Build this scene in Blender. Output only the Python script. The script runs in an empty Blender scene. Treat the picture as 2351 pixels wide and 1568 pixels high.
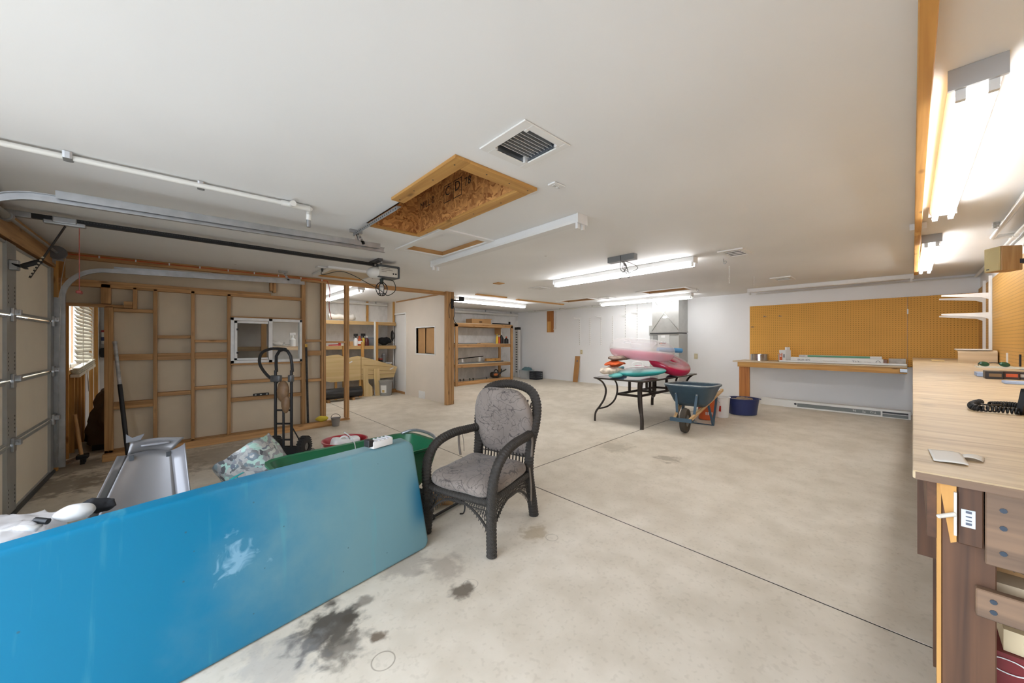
import bpy, bmesh, math, random
from mathutils import Vector, Matrix, noise as mnoise
random.seed(7)
scene = bpy.context.scene
COL = scene.collection
V = Vector
PI = math.pi

# ---------------------------------------------------------------- camera
CAM_Z = 1.50
CEIL = 2.62
SLOPE = 0.0175            # the garage floor falls gently towards the roll-up door
FOC = 840.0
AZ = math.radians(47.6)
PX, PY = 1175.5, 784.0
cam_data = bpy.data.cameras.new('camera')
cam = bpy.data.objects.new('camera', cam_data)
COL.objects.link(cam)
cam_data.sensor_width = 36.0
cam_data.lens = 36.0 * FOC / 2351.0
cam_data.clip_start = 0.05
cam_data.clip_end = 200
cam.location = (0, 0, CAM_Z)
cam.rotation_euler = (PI / 2, 0, AZ - PI / 2)
scene.camera = cam

# ---------------------------------------------------------------- world, exposure
world = bpy.data.worlds.new('world')
scene.world = world
world.use_nodes = True
wn = world.node_tree.nodes
wn['Background'].inputs[0].default_value = (0.78, 0.87, 1.0, 1)
wn['Background'].inputs[1].default_value = 4.6
scene.view_settings.view_transform = 'Standard'
scene.view_settings.look = 'None'
scene.view_settings.gamma = 1.0
scene.view_settings.use_curve_mapping = False
scene.cycles.adaptive_threshold = 0.03
scene.cycles.max_bounces = 7
scene.cycles.glossy_bounces = 2
scene.cycles.transmission_bounces = 2
scene.view_settings.exposure = 0.72
TUBE_POWER = 19.0

def fz(x, y=0.0):
    return SLOPE * x

def P(u, v, x=None, y=None, z=None):
    """point of the place seen at photo pixel (u, v) on a known plane; the floor if no plane is named"""
    r = (u - PX) / FOC; k = (PY - v) / FOC
    c, s = math.cos(AZ), math.sin(AZ)
    d = V((c + r * s, s - r * c, k))
    if x is not None: t = x / d.x
    elif y is not None: t = y / d.y
    elif z is not None: t = (z - CAM_Z) / d.z
    else: t = CAM_Z / (SLOPE * d.x - d.z)
    return V((d.x * t, d.y * t, CAM_Z + d.z * t))

# ---------------------------------------------------------------- materials
def lin(c):
    return tuple(((x / 255.0) / 12.92 if x / 255.0 <= 0.04045 else ((x / 255.0 + 0.055) / 1.055) ** 2.4) for x in c) + (1.0,)

MATS = {}
def _new(name):
    m = bpy.data.materials.new(name); m.use_nodes = True
    nt = m.node_tree
    return m, nt, nt.nodes['Principled BSDF']

def mat(name, rgb, rough=0.6, metal=0.0, var=0.0, scale=6.0, bump=0.0, bscale=40.0, spec=0.5, coat=0.0):
    if name in MATS: return MATS[name]
    m, nt, b = _new(name)
    c = lin(rgb)
    b.inputs['Roughness'].default_value = rough
    b.inputs['Metallic'].default_value = metal
    b.inputs['Specular IOR Level'].default_value = spec
    b.inputs['Coat Weight'].default_value = coat
    b.inputs['Base Color'].default_value = c
    if var or bump:
        tc = nt.nodes.new('ShaderNodeTexCoord')
    if var:
        n = nt.nodes.new('ShaderNodeTexNoise'); n.inputs['Scale'].default_value = scale; n.inputs['Detail'].default_value = 2
        nt.links.new(tc.outputs['Object'], n.inputs['Vector'])
        r = nt.nodes.new('ShaderNodeValToRGB')
        r.color_ramp.elements[0].position = 0.3; r.color_ramp.elements[1].position = 0.7
        r.color_ramp.elements[0].color = tuple(x * (1 - var) for x in c[:3]) + (1,)
        r.color_ramp.elements[1].color = tuple(min(1, x * (1 + var * 0.6)) for x in c[:3]) + (1,)
        nt.links.new(n.outputs['Fac'], r.inputs['Fac']); nt.links.new(r.outputs['Color'], b.inputs['Base Color'])
    if bump:
        n2 = nt.nodes.new('ShaderNodeTexNoise'); n2.inputs['Scale'].default_value = bscale; n2.inputs['Detail'].default_value = 4
        nt.links.new(tc.outputs['Object'], n2.inputs['Vector'])
        bp = nt.nodes.new('ShaderNodeBump'); bp.inputs['Strength'].default_value = bump; bp.inputs['Distance'].default_value = 0.02
        nt.links.new(n2.outputs['Fac'], bp.inputs['Height']); nt.links.new(bp.outputs['Normal'], b.inputs['Normal'])
    MATS[name] = m
    return m

def wood(name, c1, c2, axis='z', rough=0.6, fine=26.0, knots=True, ply=1.0):
    key = name + '_' + axis
    if key in MATS: return MATS[key]
    m, nt, b = _new(key)
    N = nt.nodes; Lk = nt.links
    b.inputs['Roughness'].default_value = rough
    tc = N.new('ShaderNodeTexCoord'); oi = N.new('ShaderNodeObjectInfo')
    mul = N.new('ShaderNodeVectorMath'); mul.operation = 'SCALE'; mul.inputs[0].default_value = (13, 7, 19)
    Lk.new(oi.outputs['Random'], mul.inputs['Scale'])
    add = N.new('ShaderNodeVectorMath'); add.operation = 'ADD'
    Lk.new(tc.outputs['Object'], add.inputs[0]); Lk.new(mul.outputs[0], add.inputs[1])
    mp = N.new('ShaderNodeMapping')
    s = [fine, fine, fine]; s['xyz'.index(axis)] = fine * 0.05
    mp.inputs['Scale'].default_value = s
    Lk.new(add.outputs[0], mp.inputs['Vector'])
    n = N.new('ShaderNodeTexNoise'); n.inputs['Scale'].default_value = 1.0; n.inputs['Detail'].default_value = 3; n.inputs['Distortion'].default_value = 0.6
    Lk.new(mp.outputs['Vector'], n.inputs['Vector'])
    r = N.new('ShaderNodeValToRGB')
    r.color_ramp.elements[0].position = 0.28; r.color_ramp.elements[1].position = 0.68
    r.color_ramp.elements[0].color = lin(c1); r.color_ramp.elements[1].color = lin(c2)
    Lk.new(n.outputs['Fac'], r.inputs['Fac'])
    hv = N.new('ShaderNodeHueSaturation')
    mr = N.new('ShaderNodeMapRange'); mr.inputs['To Min'].default_value = 0.82; mr.inputs['To Max'].default_value = 1.12
    Lk.new(oi.outputs['Random'], mr.inputs['Value']); Lk.new(mr.outputs[0], hv.inputs['Value'])
    Lk.new(r.outputs['Color'], hv.inputs['Color'])
    out = hv.outputs['Color']
    if knots:
        vo = N.new('ShaderNodeTexVoronoi'); vo.inputs['Scale'].default_value = 2.6
        mp2 = N.new('ShaderNodeMapping'); s2 = [3.0, 3.0, 3.0]; s2['xyz'.index(axis)] = 1.0
        mp2.inputs['Scale'].default_value = s2
        Lk.new(add.outputs[0], mp2.inputs['Vector']); Lk.new(mp2.outputs['Vector'], vo.inputs['Vector'])
        kr = N.new('ShaderNodeValToRGB'); kr.color_ramp.elements[0].position = 0.06; kr.color_ramp.elements[1].position = 0.16
        kr.color_ramp.elements[0].color = (0.35, 0.3, 0.25, 1); kr.color_ramp.elements[1].color = (1, 1, 1, 1)
        Lk.new(vo.outputs['Distance'], kr.inputs['Fac'])
        mx = N.new('ShaderNodeMix'); mx.data_type = 'RGBA'; mx.blend_type = 'MULTIPLY'; mx.inputs['Factor'].default_value = 0.8
        Lk.new(out, mx.inputs[6]); Lk.new(kr.outputs['Color'], mx.inputs[7]); out = mx.outputs[2]
    Lk.new(out, b.inputs['Base Color'])
    MATS[key] = m
    return m

def emit(name, rgb, strength):
    if name in MATS: return MATS[name]
    m, nt, b = _new(name)
    b.inputs['Base Color'].default_value = (0.9, 0.9, 0.9, 1)
    b.inputs['Emission Color'].default_value = lin(rgb)
    b.inputs['Emission Strength'].default_value = strength
    MATS[name] = m
    return m

def clear(name, rgb, alpha=0.3, rough=0.1, spec=0.6):
    """thin clear film or pane: part of the light goes straight through, the rest is a glossy skin"""
    if name in MATS: return MATS[name]
    m, nt, b = _new(name)
    b.inputs['Base Color'].default_value = lin(rgb)
    b.inputs['Roughness'].default_value = rough
    b.inputs['Specular IOR Level'].default_value = spec
    b.inputs['Alpha'].default_value = alpha
    MATS[name] = m
    return m

# ---------------------------------------------------------------- mesh building
class MB:
    def __init__(self): self.bm = bmesh.new()
    def quad(self, pts):
        vs = [self.bm.verts.new(p) for p in pts]
        self.bm.faces.new(vs); return self
    def box(self, lo, hi, M=None, bevel=0.0, seg=2):
        lo = V(lo); hi = V(hi)
        for i in range(3):
            if lo[i] > hi[i]: lo[i], hi[i] = hi[i], lo[i]
        b2 = bmesh.new()
        bmesh.ops.create_cube(b2, size=1.0)
        for v in b2.verts:
            v.co = V([(lo[i] + hi[i]) / 2 + v.co[i] * (hi[i] - lo[i]) for i in range(3)])
        if bevel: bmesh.ops.bevel(b2, geom=b2.edges[:], offset=bevel, segments=seg, affect='EDGES', profile=0.5)
        return self._merge(b2, M)
    def cbox(self, c, s, M=None, bevel=0.0, seg=2):
        c = V(c); s = V(s)
        return self.box(c - s / 2, c + s / 2, M, bevel, seg)
    def _merge(self, b2, M=None):
        if M is not None: b2.transform(M)
        me = bpy.data.meshes.new('t'); b2.to_mesh(me); b2.free()
        self.bm.from_mesh(me); bpy.data.meshes.remove(me)
        return self
    def beam(self, p, q, w, h, up=(0, 0, 1), bevel=0.0):
        """box of section w x h running from p to q"""
        p = V(p); q = V(q); d = (q - p); L = d.length; d.normalize()
        up = V(up)
        s = d.cross(up)
        if s.length < 1e-5: s = d.cross(V((1, 0, 0)))
        s.normalize(); t = s.cross(d)
        M = Matrix((s, d, t)).transposed().to_4x4(); M.translation = (p + q) / 2
        return self.box((-w / 2, -L / 2, -h / 2), (w / 2, L / 2, h / 2), M, bevel)
    def cyl(self, p, q, r, r2=None, seg=16, cap=True):
        p = V(p); q = V(q); d = q - p; L = d.length
        b2 = bmesh.new()
        bmesh.ops.create_cone(b2, cap_ends=cap, cap_tris=False, segments=seg, radius1=r, radius2=r if r2 is None else r2, depth=L)
        M = d.to_track_quat('Z', 'Y').to_matrix().to_4x4(); M.translation = (p + q) / 2
        return self._merge(b2, M)
    def sphere(self, c, r, seg=16, M=None):
        b2 = bmesh.new()
        bmesh.ops.create_uvsphere(b2, u_segments=seg, v_segments=max(6, seg // 2), radius=1.0)
        rr = r if hasattr(r, '__len__') else (r, r, r)
        for v in b2.verts: v.co = V((v.co.x * rr[0], v.co.y * rr[1], v.co.z * rr[2]))
        if M is not None: b2.transform(M)
        b2.transform(Matrix.Translation(V(c)))
        return self._merge(b2)
    def lathe(self, prof, c=(0, 0, 0), seg=24, M=None, sx=1.0, sy=1.0):
        b2 = bmesh.new(); rings = []
        for r, z in prof:
            if r < 1e-6: rings.append([b2.verts.new((0, 0, z))])
            else: rings.append([b2.verts.new((r * sx * math.cos(2 * PI * i / seg), r * sy * math.sin(2 * PI * i / seg), z)) for i in range(seg)])
        for a, b in zip(rings, rings[1:]):
            for i in range(seg):
                j = (i + 1) % seg
                if len(a) == 1 and len(b) == 1: continue
                if len(a) == 1: b2.faces.new((a[0], b[i], b[j]))
                elif len(b) == 1: b2.faces.new((a[i], a[j], b[0]))
                else: b2.faces.new((a[i], a[j], b[j], b[i]))
        if M is not None: b2.transform(M)
        b2.transform(Matrix.Translation(V(c)))
        bmesh.ops.recalc_face_normals(b2, faces=b2.faces[:])
        return self._merge(b2)
    def tube(self, pts, r, seg=8, closed=False, cap=True, flat=None):
        """round bar along a path; r a number or one per point; flat = (sx, sy) squashes the section"""
        pts = [V(p) for p in pts]; n = len(pts)
        rs = r if hasattr(r, '__len__') else [r] * n
        b2 = bmesh.new(); rings = []; prev = None
        for i, p in enumerate(pts):
            a = pts[i - 1] if (i > 0 or closed) else p
            b = pts[(i + 1) % n] if (i < n - 1 or closed) else p
            d = (b - a).normalized()
            if prev is None:
                u = d.cross(V((0, 0, 1)))
                if u.length < 1e-3: u = d.cross(V((1, 0, 0)))
            else:
                u = prev - d * prev.dot(d)
            u.normalize(); prev = u; w = d.cross(u)
            fx, fy = flat or (1, 1)
            rings.append([b2.verts.new(p + u * (rs[i] * fx * math.cos(2 * PI * k / seg)) + w * (rs[i] * fy * math.sin(2 * PI * k / seg))) for k in range(seg)])
        m = n if closed else n - 1
        for i in range(m):
            a = rings[i]; b = rings[(i + 1) % n]
            for k in range(seg):
                l = (k + 1) % seg
                b2.faces.new((a[k], a[l], b[l], b[k]))
        if cap and not closed:
            b2.faces.new(rings[0][::-1]); b2.faces.new(rings[-1])
        bmesh.ops.recalc_face_normals(b2, faces=b2.faces[:])
        return self._merge(b2)
    def prism(self, outline, d, M=None, bevel=0.0):
        """outline in the xy plane, thickness d along +z, then M"""
        b2 = bmesh.new()
        f = b2.faces.new([b2.verts.new((p[0], p[1], 0)) for p in outline])
        ex = bmesh.ops.extrude_face_region(b2, geom=[f])
        for v in ex['geom']:
            if isinstance(v, bmesh.types.BMVert): v.co.z += d
        bmesh.ops.recalc_face_normals(b2, faces=b2.faces[:])
        if bevel: bmesh.ops.bevel(b2, geom=b2.edges[:], offset=bevel, segments=2, affect='EDGES')
        return self._merge(b2, M)
    def grid(self, fn, nu, nv, thick=0.0):
        """surface fn(s, t) with s, t in 0..1; optional thickness along -normal"""
        b2 = bmesh.new()
        vs = [[b2.verts.new(fn(i / nu, j / nv)) for j in range(nv + 1)] for i in range(nu + 1)]
        for i in range(nu):
            for j in range(nv):
                b2.faces.new((vs[i][j], vs[i + 1][j], vs[i + 1][j + 1], vs[i][j + 1]))
        if thick:
            bmesh.ops.recalc_face_normals(b2, faces=b2.faces[:])
            bmesh.ops.solidify(b2, geom=b2.faces[:], thickness=thick)
        return self._merge(b2)
    def jitter(self, amp, freq=6.0, seed=0.0):
        for v in self.bm.verts:
            v.co += mnoise.noise_vector(v.co * freq + V((seed, seed * 1.7, 0))) * amp
        return self
    def build(self, name, m, parent=None, smooth=False, angle=None, world=True):
        me = bpy.data.meshes.new(name)
        self.bm.normal_update()
        self.bm.to_mesh(me); self.bm.free()
        if smooth:
            for p in me.polygons: p.use_smooth = True
            if angle: me.set_sharp_from_angle(angle=math.radians(angle))
        o = bpy.data.objects.new(name, me); COL.objects.link(o)
        if m is not None:
            for mm in (m if isinstance(m, (list, tuple)) else [m]): me.materials.append(mm)
        if parent is not None:
            o.parent = parent
            if world: o.matrix_parent_inverse = mworld(parent).inverted()
        return o

def mworld(o):
    M = Matrix.LocRotScale(o.location, o.rotation_euler, o.scale)
    if o.parent is not None:
        return mworld(o.parent) @ o.matrix_parent_inverse @ M
    return M

def tag(o, label=None, cat=None, group=None, kind=None):
    if label: o['label'] = label
    if cat: o['category'] = cat
    if group: o['group'] = group
    if kind: o['kind'] = kind
    return o

def thing(name, label, cat, loc=(0, 0, 0), rz=0.0, group=None):
    o = bpy.data.objects.new(name, None); COL.objects.link(o)
    o.empty_display_size = 0.1
    o.location = loc; o.rotation_euler = (0, 0, rz)
    return tag(o, label, cat, group)

def struct(o, label=None):
    o['kind'] = 'structure'
    if label: o['label'] = label
    return o

def sroot(name, loc=(0, 0, 0), label=None):
    o = bpy.data.objects.new(name, None); COL.objects.link(o); o.location = loc
    o.empty_display_size = 0.1
    return struct(o, label)

def text(s, size, origin, right, up, m, parent, name='lettering', align='LEFT'):
    cu = bpy.data.curves.new('t', 'FONT'); cu.body = s; cu.size = size; cu.align_x = align; cu.resolution_u = 2
    t = bpy.data.objects.new('t', cu)
    me = bpy.data.meshes.new_from_object(t)
    bpy.data.objects.remove(t); bpy.data.curves.remove(cu)
    r = V(right).normalized(); u = V(up).normalized(); n = r.cross(u)
    M = Matrix((r, u, n)).transposed().to_4x4(); M.translation = V(origin) + n * 0.0015
    me.transform(M)
    me.name = name
    o = bpy.data.objects.new(name, me); COL.objects.link(o); me.materials.append(m)
    if parent is not None:
        o.parent = parent; o.matrix_parent_inverse = mworld(parent).inverted()
    return o

def copy_tree(o, parent=None):
    c = o.copy(); COL.objects.link(c)
    if parent is not None: c.parent = parent
    for ch in list(o.children): copy_tree(ch, c)
    return c

def arc(c, r, a0, a1, n, ax=(1, 0, 0), ay=(0, 0, 1)):
    c = V(c); ax = V(ax); ay = V(ay)
    return [c + ax * (r * math.cos(a0 + (a1 - a0) * i / n)) + ay * (r * math.sin(a0 + (a1 - a0) * i / n)) for i in range(n + 1)]

def spline(pts, n=8):
    """smooth path through the points"""
    pts = [V(p) for p in pts]; out = []
    for i in range(len(pts) - 1):
        p0 = pts[max(i - 1, 0)]; p1 = pts[i]; p2 = pts[i + 1]; p3 = pts[min(i + 2, len(pts) - 1)]
        for k in range(n):
            t = k / n
            out.append(0.5 * ((2 * p1) + (p2 - p0) * t + (2 * p0 - 5 * p1 + 4 * p2 - p3) * t * t + (3 * p1 - p0 - 3 * p2 + p3) * t ** 3))
    out.append(pts[-1]); return out

# common materials
PINE = lambda a: wood('pine', (152, 109, 63), (196, 152, 100), a)
PINEY = lambda a: wood('pine_yellow', (184, 132, 66), (214, 164, 92), a)
DARKW = lambda a: wood('dark_stained_wood', (66, 43, 28), (112, 76, 50), a, knots=False)
GREYW = lambda a: wood('weathered_wood', (92, 74, 60), (140, 112, 88), a)
PLY = lambda a: wood('plywood', (196, 172, 138), (226, 206, 174), a, fine=16.0, knots=False)
PLYW = lambda a: wood('pale_panel_wood', (206, 178, 122), (226, 200, 150), a, fine=14.0, knots=False)
WHITE = mat('white_paint', (234, 233, 230), 0.5, var=0.03, scale=2.0)
STEEL = mat('galvanised_steel', (176, 178, 180), 0.38, 0.85, var=0.12, scale=14.0)
BLACKM = mat('black_metal', (28, 28, 30), 0.45, 0.3)
BLACKP = mat('black_plastic', (26, 26, 27), 0.5)
DARKG = mat('dark_grey_plastic', (60, 62, 64), 0.5)
WPLAST = mat('white_plastic', (226, 226, 224), 0.35)
CARD = mat('cardboard', (182, 140, 92), 0.8, var=0.06, scale=5)
RUBBER = mat('rubber', (40, 38, 36), 0.85, var=0.2, scale=20)
# ================================================================ STRUCTURE
X0, X1, Y0, Y1 = -1.10, 9.75, -0.75, 10.35

def floor_material():
    m, nt, b = _new('concrete_floor'); N = nt.nodes; Lk = nt.links
    geo = N.new('ShaderNodeNewGeometry')
    def noise(sc, det=6, dist=0.0):
        n = N.new('ShaderNodeTexNoise'); n.inputs['Scale'].default_value = sc; n.inputs['Detail'].default_value = det
        n.inputs['Distortion'].default_value = dist
        Lk.new(geo.outputs['Position'], n.inputs['Vector']); return n
    def ramp(src, p0, c0, p1, c1):
        r = N.new('ShaderNodeValToRGB'); r.color_ramp.elements[0].position = p0; r.color_ramp.elements[1].position = p1
        r.color_ramp.elements[0].color = c0; r.color_ramp.elements[1].color = c1
        Lk.new(src, r.inputs['Fac']); return r.outputs['Color']
    def mix(a, bb, fac, mode='MIX'):
        mx = N.new('ShaderNodeMix'); mx.data_type = 'RGBA'; mx.blend_type = mode
        if isinstance(fac, float): mx.inputs['Factor'].default_value = fac
        else: Lk.new(fac, mx.inputs['Factor'])
        Lk.new(a, mx.inputs[6])
        if isinstance(bb, tuple): mx.inputs[7].default_value = bb
        else: Lk.new(bb, mx.inputs[7])
        return mx.outputs[2]
    def math_(op, a, bv, clamp=True):
        k = N.new('ShaderNodeMath'); k.operation = op
        for i, q in enumerate((a, bv)):
            if isinstance(q, (int, float)): k.inputs[i].default_value = q
            else: Lk.new(q, k.inputs[i])
        k.use_clamp = clamp and op == 'MULTIPLY'
        return k.outputs[0]
    base = ramp(noise(0.9, 3).outputs['Fac'], 0.32, lin((210, 200, 183)), 0.7, lin((226, 217, 202)))
    base = mix(base, ramp(noise(5.0, 4).outputs['Fac'], 0.35, (0.80, 0.78, 0.74, 1), 0.62, (1, 1, 1, 1)), 0.55, 'MULTIPLY')
    base = mix(base, ramp(noise(38.0, 1).outputs['Fac'], 0.30, (0.62, 0.6, 0.56, 1), 0.42, (1, 1, 1, 1)), 0.22, 'MULTIPLY')
    vo = N.new('ShaderNodeTexVoronoi'); vo.inputs['Scale'].default_value = 4.0
    Lk.new(geo.outputs['Position'], vo.inputs['Vector'])
    base = mix(base, ramp(vo.outputs['Distance'], 0.008, (0.25, 0.22, 0.18, 1), 0.018, (1, 1, 1, 1)), 0.7, 'MULTIPLY')
    nz = noise(9.0, 4, 0.4); nz2 = noise(26.0, 2)
    nzs = math_('ADD', math_('MULTIPLY', nz.outputs['Fac'], 0.75), math_('MULTIPLY', nz2.outputs['Fac'], 0.25))
    def stain(u, v, r, col, depth=1.0, sx=1.0):
        p = P(u, v)
        d = N.new('ShaderNodeVectorMath'); d.operation = 'DISTANCE'
        Lk.new(geo.outputs['Position'], d.inputs[0]); d.inputs[1].default_value = p
        f = math_('DIVIDE', d.outputs['Value'], r)                       # 0 centre, 1 edge
        f = math_("ADD", f, math_("SUBTRACT", 1.4, math_("MULTIPLY", nzs, 2.8, False)))
        rr = N.new('ShaderNodeMapRange'); rr.interpolation_type = 'SMOOTHSTEP'
        Lk.new(f, rr.inputs['Value']); rr.inputs['From Min'].default_value = 0.45; rr.inputs['From Max'].default_value = 1.1
        rr.inputs['To Min'].default_value = depth; rr.inputs['To Max'].default_value = 0.0
        return rr.outputs[0], col
    for u, v, r, col, dep in (
        (752, 1440, 0.20, (62, 55, 48), 0.92), (790, 1478, 0.14, (96, 88, 78), 0.75), (800, 1420, 0.035, (80, 72, 62), 0.9),
        (864, 1465, 0.045, (92, 74, 56), 0.85), (1060, 1357, 0.075, (88, 78, 66), 0.85), (838, 1380, 0.06, (110, 100, 90), 0.7),
        (1228, 1222, 0.12, (164, 146, 116), 0.65), (1020, 1300, 0.15, (150, 138, 124), 0.55), (930, 1290, 0.2, (158, 148, 136), 0.6),
        (1410, 1025, 0.25, (160, 150, 132), 0.5), (1530, 1052, 0.16, (136, 124, 106), 0.6), (640, 1520, 0.2, (150, 148, 146), 0.4),
        (140, 1115, 0.45, (120, 108, 92), 0.7), (175, 1070, 0.4, (110, 98, 84), 0.6), (330, 1085, 0.6, (140, 126, 108), 0.6), (500, 1045, 0.7, (146, 134, 116), 0.5)):
        fac, c = stain(u, v, r, col, dep)
        base = mix(base, lin(c), fac)
    for u, v, r, wdt, dep in ((880, 1517, 0.052, 0.006, 0.75), (1080, 1341, 0.045, 0.005, 0.5), (1267, 1234, 0.045, 0.005, 0.55)):
        p = P(u, v)
        d = N.new('ShaderNodeVectorMath'); d.operation = 'DISTANCE'
        Lk.new(geo.outputs['Position'], d.inputs[0]); d.inputs[1].default_value = p
        f = math_('ABSOLUTE', math_('SUBTRACT', d.outputs['Value'], r), 0)
        f = math_('ADD', f, math_('MULTIPLY', nz.outputs['Fac'], 0.006))
        rr = N.new('ShaderNodeMapRange'); Lk.new(f, rr.inputs['Value'])
        rr.inputs['From Min'].default_value = 0.002; rr.inputs['From Max'].default_value = wdt + 0.002
        rr.inputs['To Min'].default_value = dep; rr.inputs['To Max'].default_value = 0.0
        base = mix(base, lin((100, 86, 68)), rr.outputs[0])
    Lk.new(base, b.inputs['Base Color'])
    b.inputs['Roughness'].default_value = 0.62; b.inputs['Specular IOR Level'].default_value = 0.35
    return m
FLOORM = floor_material()

# floor: dark bed with four slabs parted by sawn joints
mb = MB()
for (xa, xb, ya, yb) in ((X0 - .15, X1 + .15, Y0 - .15, Y1 + .15),):
    lo = [V((xa, ya, fz(xa) - .10)), V((xb, ya, fz(xb) - .10)), V((xb, yb, fz(xb) - .10)), V((xa, yb, fz(xa) - .10))]
    hi = [p + V((0, 0, .04)) for p in lo]
    mb.quad(hi); mb.quad(lo[::-1])
    for i in range(4): mb.quad([lo[i], lo[(i + 1) % 4], hi[(i + 1) % 4], hi[i]])
floor = struct(mb.build('floor', mat('joint_dirt', (34, 30, 26), 0.95)), 'bare concrete garage floor with sawn joints and oil stains')
JX, JY, JG = 2.645, 2.92, 0.0065
for (xa, xb) in ((X0 - .15, JX - JG), (JX + JG, X1 + .15)):
    for (ya, yb) in ((Y0 - .15, JY - JG), (JY + JG, Y1 + .15)):
        mb = MB()
        lo = [V((xa, ya, fz(xa) - .06)), V((xb, ya, fz(xb) - .06)), V((xb, yb, fz(xb) - .06)), V((xa, yb, fz(xa) - .06))]
        hi = [p + V((0, 0, .06)) for p in lo]
        mb.quad(hi); mb.quad(lo[::-1])
        for i in range(4): mb.quad([lo[i], lo[(i + 1) % 4], hi[(i + 1) % 4], hi[i]])
        mb.build('concrete_slab', FLOORM, floor)
for (xa, xb, ya, yb) in ((JX - JG, JX + JG, Y0 - .15, Y1 + .15), (X0 - .15, JX - JG, JY - JG, JY + JG), (JX + JG, X1 + .15, JY - JG, JY + JG)):
    mb = MB()
    hi = [V((x, y, fz(x) - .0025)) for x, y in ((xa, ya), (xb, ya), (xb, yb), (xa, yb))]; lo = [p - V((0, 0, .05)) for p in hi]
    mb.quad(hi); mb.quad(lo[::-1])
    for i in range(4): mb.quad([lo[i], lo[(i + 1) % 4], hi[(i + 1) % 4], hi[i]])
    mb.build('joint_filler', mat('joint_dirt', (34, 30, 26), 0.95), floor)
# the driveway outside the open bay behind the photographer
mb = MB(); mb.box((-14, -10, -.35), (X0 - .15, 20, -.03))
struct(mb.build('ground', mat('driveway', (170, 165, 156), 0.8, var=.08)), 'pale concrete driveway outside the open bay')

def plate(xs, ys, z, holes, up=False):
    """horizontal sheet with rectangular holes"""
    mb = MB(); gx = sorted(set(list(xs) + [h[i] for h in holes for i in (0, 1)])); gy = sorted(set(list(ys) + [h[i] for h in holes for i in (2, 3)]))
    for a, b in zip(gx, gx[1:]):
        for c, d in zip(gy, gy[1:]):
            cx, cy = (a + b) / 2, (c + d) / 2
            if any(h[0] < cx < h[1] and h[2] < cy < h[3] for h in holes): continue
            q = [(a, c, z), (b, c, z), (b, d, z), (a, d, z)]
            mb.quad(q if up else q[::-1])
    bmesh.ops.remove_doubles(mb.bm, verts=mb.bm.verts[:], dist=1e-5)
    return mb
HATCH = (1.325, 1.835, 1.945, 3.47)
VENT = (1.345, 1.605, 1.36, 1.635)
HATCH2 = (2.02, 2.545, 3.20, 4.13)
HATCH3 = (7.70, 8.12, 3.18, 4.14)
HATCH4 = (7.78, 8.22, 5.65, 6.62)

def ceil_material():
    m, nt, b = _new('ceiling_paint'); N = nt.nodes; Lk = nt.links
    geo = N.new('ShaderNodeNewGeometry')
    n = N.new('ShaderNodeTexNoise'); n.inputs['Scale'].default_value = 0.7; n.inputs['Detail'].default_value = 2
    Lk.new(geo.outputs['Position'], n.inputs['Vector'])
    r = N.new('ShaderNodeValToRGB'); r.color_ramp.elements[0].position = .35; r.color_ramp.elements[1].position = .65
    r.color_ramp.elements[0].color = lin((231, 231, 230)); r.color_ramp.elements[1].color = lin((238, 238, 237))
    Lk.new(n.outputs['Fac'], r.inputs['Fac'])
    # scattered plugs and scuffs
    vo = N.new('ShaderNodeTexVoronoi'); vo.inputs['Scale'].default_value = 0.9
    Lk.new(geo.outputs['Position'], vo.inputs['Vector'])
    r2 = N.new('ShaderNodeValToRGB'); r2.color_ramp.elements[0].position = .012; r2.color_ramp.elements[1].position = .02
    r2.color_ramp.elements[0].color = (.45, .42, .38, 1); r2.color_ramp.elements[1].color = (1, 1, 1, 1)
    Lk.new(vo.outputs['Distance'], r2.inputs['Fac'])
    mx = N.new('ShaderNodeMix'); mx.data_type = 'RGBA'; mx.blend_type = 'MULTIPLY'; mx.inputs['Factor'].default_value = .6
    Lk.new(r.outputs['Color'], mx.inputs[6]); Lk.new(r2.outputs['Color'], mx.inputs[7])
    Lk.new(mx.outputs[2], b.inputs['Base Color'])
    b.inputs['Roughness'].default_value = .7
    return m
CEILM = ceil_material()
ceiling = struct(plate((X0 - .15, X1 + .15), (Y0 - .15, Y1 + .15), CEIL, [HATCH, VENT, HATCH2, HATCH3, HATCH4]).build('ceiling', CEILM), 'flat white painted drywall ceiling')
mb = plate((X0 - .3, X1 + .3), (Y0 - .3, Y1 + .3), 3.3, []); mb.build('roof_deck', PINE('x'), ceiling)
mb = MB()
for a in ((X0 - .3, Y0 - .3, X0 - .28, Y1 + .3), (X1 + .28, Y0 - .3, X1 + .3, Y1 + .3), (X0 - .3, Y0 - .3, X1 + .3, Y0 - .28), (X0 - .3, Y1 + .28, X1 + .3, Y1 + .3)):
    mb.box((a[0], a[1], 2.5), (a[2], a[3], 3.32))
mb.build('eave_board', PINE('x'), ceiling)

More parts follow.
